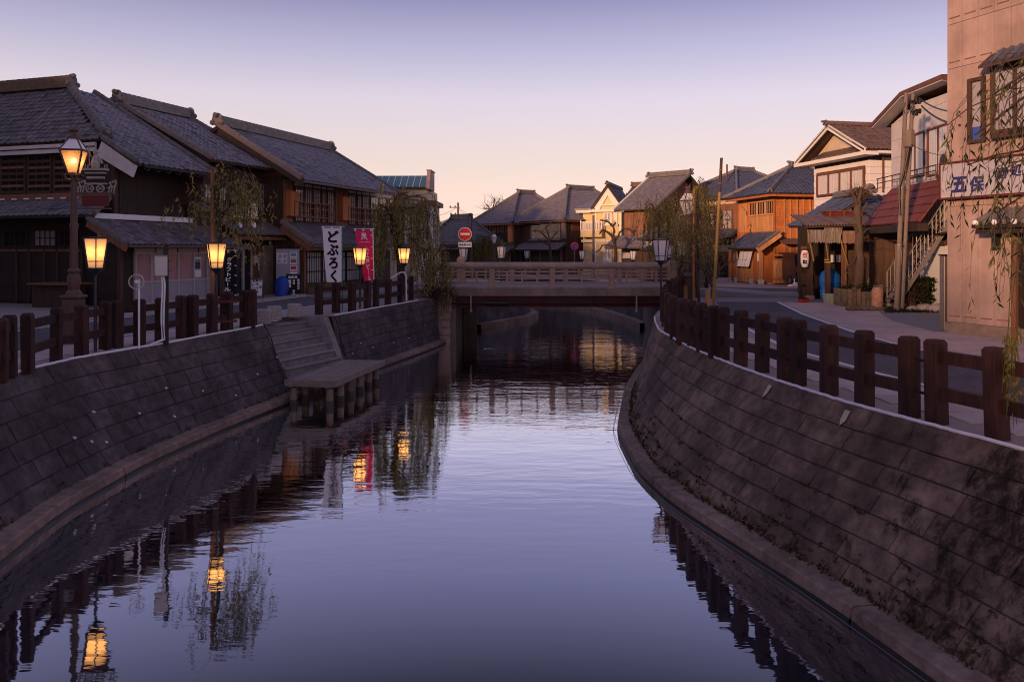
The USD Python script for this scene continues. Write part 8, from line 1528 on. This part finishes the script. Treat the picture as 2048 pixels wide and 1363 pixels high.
for k in range(16):
    a = np.array([p0[0] - .06 + .16 * rg.random(), p0[1] - .18 + .03 * rg.normal(), 1.12 + .05 * rg.random()]); L = .5 + .45 * rg.random(); q = strand(rg, a, L, np.array([0, -.05, 0]), rg.normal(0, .03, 3)); q[:, 1] = np.minimum(q[:, 1], p0[1] - .13); mb.tube(q, .004, 4, cap=False)
    n = 26; i = rg.integers(0, len(q) - 1, n); leaf_add(V, q[i], np.c_[rg.normal(0, .35, n), rg.normal(0, .2, n), -np.ones(n)], rg.normal(0, 1, (n, 3)), .075, .007)
q = strand(rg, np.array([p0[0] + .55, p0[1] - .5, 2.6]), .3, np.zeros(3), np.zeros(3)); mb.tube([tb0 + [-.1, -.1, 2.9], np.array([p0[0] + .3, p0[1] + .2, 2.2]), np.array([p0[0] + .02, p0[1] - .15, 1.15])], [.02, .010, .004], 5)
part(t_, 'twigs', mb, 'leaf_olive'); part(t_, 'leaves', leaf_mesh(V), 'leaf_gold', kind='stuff')

# ================================================================== SIGNS, POLES AND SMALL THINGS
def disc_sign(p, label, r, draw, z, pole_m='metal_grey', extra=None, ptop=None):
    t = thing('road_sign', label, 'road sign', (p[0], p[1], 0)); part(t, 'pole', MB().tube([(p[0], p[1], 0), (p[0], p[1], ptop or z + r)], .035, 8), pole_m, smooth=40); draw(t, np.array([p[0], p[1] - .06, z])); return t
def no_entry(t, c):
    part(t, 'disc', MB().lathe(c, [(.34, 0), (.34, .02)], 28, axis=(0, -1, 0)), 'red_paint'); part(t, 'rim', MB().lathe(c + [0, .012, 0], [(.37, 0), (.37, .025), (.335, .025)], 28, axis=(0, -1, 0)), 'white_paint'); part(t, 'bar', MB().box(c[0] - .26, c[0] + .26, c[1] - .035, c[1] - .021, c[2] - .055, c[2] + .055), 'white_paint')
    part(t, 'plate', MB().box(c[0] - .36, c[0] + .36, c[1] - .02, c[1], c[2] - .72, c[2] - .44), 'white_paint'); part(t, 'lettering', letters('自転車を除', c + [-.26, -.022, -.58], (1, 0, 0), (0, 0, 1), .13, vertical=False, gap=1.0, d=(0, -.004, 0), bold=1), 'ink')
dS = 43.5; c = At(930, 468, dS); sc = 8.5 / f * dS / .37
disc_sign((c[0] + .0, dS), 'round red no-entry sign with a white plate at the far side of the bridge', .35, lambda t, q: no_entry(t, q), c[2])
def no_park(t, c):
    part(t, 'disc', MB().lathe(c, [(.23, 0), (.23, .02)], 24, axis=(0, -1, 0)), 'blue_paint'); part(t, 'ring', MB().lathe(c + [0, .008, 0], [(.31, 0), (.31, .03), (.225, .03), (.225, 0)], 24, axis=(0, -1, 0), cap=False), 'red_paint'); part(t, 'slash', MB().bar(c + [-.17, -.028, .17], c + [.17, -.028, -.17], .055, .012, up=(0, -1, 0)), 'red_paint')
dS = 62; c = At(1149, 492, dS); disc_sign((c[0], dS), 'round blue no-parking sign with a red ring left of the cream house', .3, lambda t, q: no_park(t, q), c[2])
dS = 48; c = At(1401, 475, dS); t_ = thing('direction_sign', 'blue square sign with a white cross near the leaning bamboo pole', 'road sign', (c[0], dS, 0)); part(t_, 'board', MB().box(c[0] - .30, c[0] + .30, dS - .03, dS, c[2] - .33, c[2] + .33), 'blue_paint'); part(t_, 'cross', MB().box(c[0] - .16, c[0] + .16, dS - .036, dS - .031, c[2] - .05, c[2] + .05).box(c[0] - .05, c[0] + .05, dS - .037, dS - .0315, c[2] - .17, c[2] + .17), 'white_paint'); part(t_, 'plate', MB().box(c[0] - .3, c[0] + .3, dS - .03, dS, c[2] - .6, c[2] - .36), 'cord_white'); part(t_, 'pole', MB().tube([(c[0] + .36, dS + .03, 0), (c[0] + .36, dS + .03, c[2] + .5)], .04, 8), 'metal_grey')
p = P(1402, 588); sb_ = thing('notice_stand', 'dark two-legged information stand with a sloping rail on the right quay', 'notice board', p); part(sb_, 'leg', MB().box(p[0] - .28, p[0] - .14, p[1], p[1] + .1, 0, 1.15), 'metal_black'); part(sb_, 'leg', MB().box(p[0] + .16, p[0] + .34, p[1] - .1, p[1] + .02, 0, 1.02), 'metal_black'); part(sb_, 'panel', MB().box(p[0] - .1, p[0] + .15, p[1], p[1] + .06, .1, .85), 'metal_grey'); part(sb_, 'sloping_rail', MB().bar((p[0] - .55, p[1], 1.32), (p[0] + .3, p[1] - .1, .95), .06, .04), 'white_paint')
for px, d_, y1_, lab in ((1187, 61, 430, 'brown upright pole left of the cream house'), (943, 58, 428, 'slim brown pole beside the round willow')):
    X = (px - cx) / f * d_; top('pole', MB().tube([(X, d_, 0), (X, d_, H - (y1_ - hy) * d_ / f)], .09 if px > 1000 else .07, 8), 'metal_brown', lab, 'pole', smooth=40)
dU = 108; q = At(916, 405, dU); t_ = thing('utility_pole', 'distant utility pole with cross arms against the peach sky', 'utility pole', (q[0], dU, 0)); part(t_, 'pole', MB().tube([(q[0], dU, 0), q], [.2, .14], 8), 'concrete_pole')
for y, w in ((415, 1.3), (429, 1.2)): z_ = H - (y - hy) * dU / f; part(t_, 'cross_arm', MB().bar((q[0] - w * .9, dU, z_), (q[0] + w * .2, dU, z_), .12, .12).ball((q[0] - w * .8, dU, z_ + .15), .12, 1).ball((q[0] - w * .3, dU, z_ + .15), .12, 1), 'concrete_pole')
for k, (y0_, x1_, y1_, d1_) in enumerate(((415, 840, 432, 100), (429, 830, 446, 100), (414, 960, 428, 140), (416, 962, 436, 140), (428, 960, 442, 140))):
    a, b = At(914, y0_, dU), At(x1_, y1_, d1_); q = [a + (b - a) * u_ - [0, 0, .5 * 4 * u_ * (1 - u_)] for u_ in np.linspace(0, 1, 9)]; top('overhead_wire', MB().tube(q, .022, 4), 'metal_black', f'thin overhead wire from the distant utility pole, {["upper left", "lower left", "topmost right", "middle right", "lowest right"][k]} one', 'wire')
X = (944 - cx) / f * 92; t_ = thing('utility_pole', 'thin dark mast beside the roof of the left dark house', 'utility pole', (X, 92, 0)); part(t_, 'pole', MB().tube([(X, 92, 0), (X, 92, H + 73 * 92 / f)], .11, 8), 'wood_dark'); part(t_, 'cross_arm', MB().bar((X - .5, 92, H + 68 * 92 / f), (X + .1, 92, H + 68 * 92 / f), .1, .1), 'wood_dark')
# meter box pole on the left
p = P(332, 688); t_ = thing('meter_pole', 'dark slim pole carrying a pale grey meter box above the left fence', 'pole', p); zt = H - (490 - hy) * p[1] / f
part(t_, 'pole', MB().tube([p, p + [0, 0, zt]], .058, 10), 'metal_black', smooth=40); q = At(320, 552, p[1] - .1); zb1 = H - (512 - hy) * p[1] / f; part(t_, 'box', MB().cb((q[0] - .0, p[1] - .06, q[2]), (.26, .20, zb1 - q[2]), .5, .015), 'aluminium'); part(t_, 'box_lid', MB().cb((q[0] - .0, p[1] - .06, zb1), (.29, .23, .02), .5, .006), 'panel_grey')
for z in (zb1 - .10, q[2] + .12): part(t_, 'bracket', MB().bar((q[0] - .05, p[1] + .02, z), (p[0] + .12, p[1] + .02, z), .03, .05), 'metal_grey')
for dx, x2 in ((-.02, .03), (.03, .08)): part(t_, 'conduit', MB().tube([(q[0] + .03 + dx, p[1] - .05, q[2]), (q[0] + .08 + dx, p[1] - .10, q[2] - .2), (p[0] - .08 + x2, p[1] - .10, q[2] - .6), (p[0] - .09 + x2, p[1] - .10, .5), (p[0] - .06 + x2, p[1] - .12, .12), (float(Lt(p[1] - .4)) - .05, p[1] - .4, .04)], .02, 6), 'cord_white', smooth=40)
p = P(278, 697); zc = H - (563 - hy) * p[1] / f; t_ = thing('disc_marker', 'round clear disc with a rim on a thin white pole before the pink curtains', 'marker', p); part(t_, 'pole', MB().tube([p, (p[0], p[1], zc + .05)], .022, 8), 'cord_white', smooth=40); part(t_, 'rim', MB().lathe((p[0] - .04, p[1] - .03, zc), [(.145, -.012), (.16, -.012), (.16, .014), (.145, .014), (.145, -.012)], 24, axis=(.2, -1, 0), cap=False), 'aluminium'); part(t_, 'disc', MB().lathe((p[0] - .04, p[1] - .03, zc), [(.146, 0), (.146, .004)], 24, axis=(.2, -1, 0)), 'glass'); part(t_, 'hub', MB().lathe((p[0] - .04, p[1] - .035, zc), [(.03, 0), (.04, .02), (.02, .04)], 12, axis=(.2, -1, 0)), 'cord_white')
# bicycle railing by the willow: white bent handrail and pale sticks
p = P(805, 606); t_ = thing('handrail', 'white bent handrail beside the drooping willow', 'handrail', p); dd = p[1] + .2; part(t_, 'rail', MB().tube([At(781, 557, dd), At(800, 545, dd), At(808, 544, dd), At(812, 552, dd), At(813, 600, dd)], .028, 8), 'cord_white', smooth=40); part(t_, 'rail_post', MB().tube([At(783, 557, dd), At(783, 606, dd)], .025, 8), 'cord_white', smooth=40)
p = P(742, 612); t_ = thing('bracket_frame', 'small pale pole bracket fixed to the fence under the red banner', 'bracket', p)
for z in (.75, .5, .12): part(t_, 'arm', MB().bar((p[0] + .02, p[1] - .04, z), (p[0] + .24, p[1] - .06, z), .025, .025), 'white_paint')
part(t_, 'upright', MB().bar((p[0], p[1] - .05, .05), (p[0], p[1] - .05, .95), .03, .03), 'white_paint')
# fallen leaves on ledges and pavement
V = []; rg = np.random.default_rng(3)
for k in range(260):
    y = 9 + 14 * rg.random(); x = float(Rw(y)) + .03 + .42 * rg.random(); leaf_add(V, np.array([[x, y, ZW + .285]]), np.c_[rg.normal(0, 1, (1, 2)), [[.05]]], np.array([[0, 0, 1.]]), .06, .012)
top('fallen_leaves', leaf_mesh(V), 'leaf_gold', 'fallen willow leaves on the ledge of the right wall', 'leaves', kind='stuff')
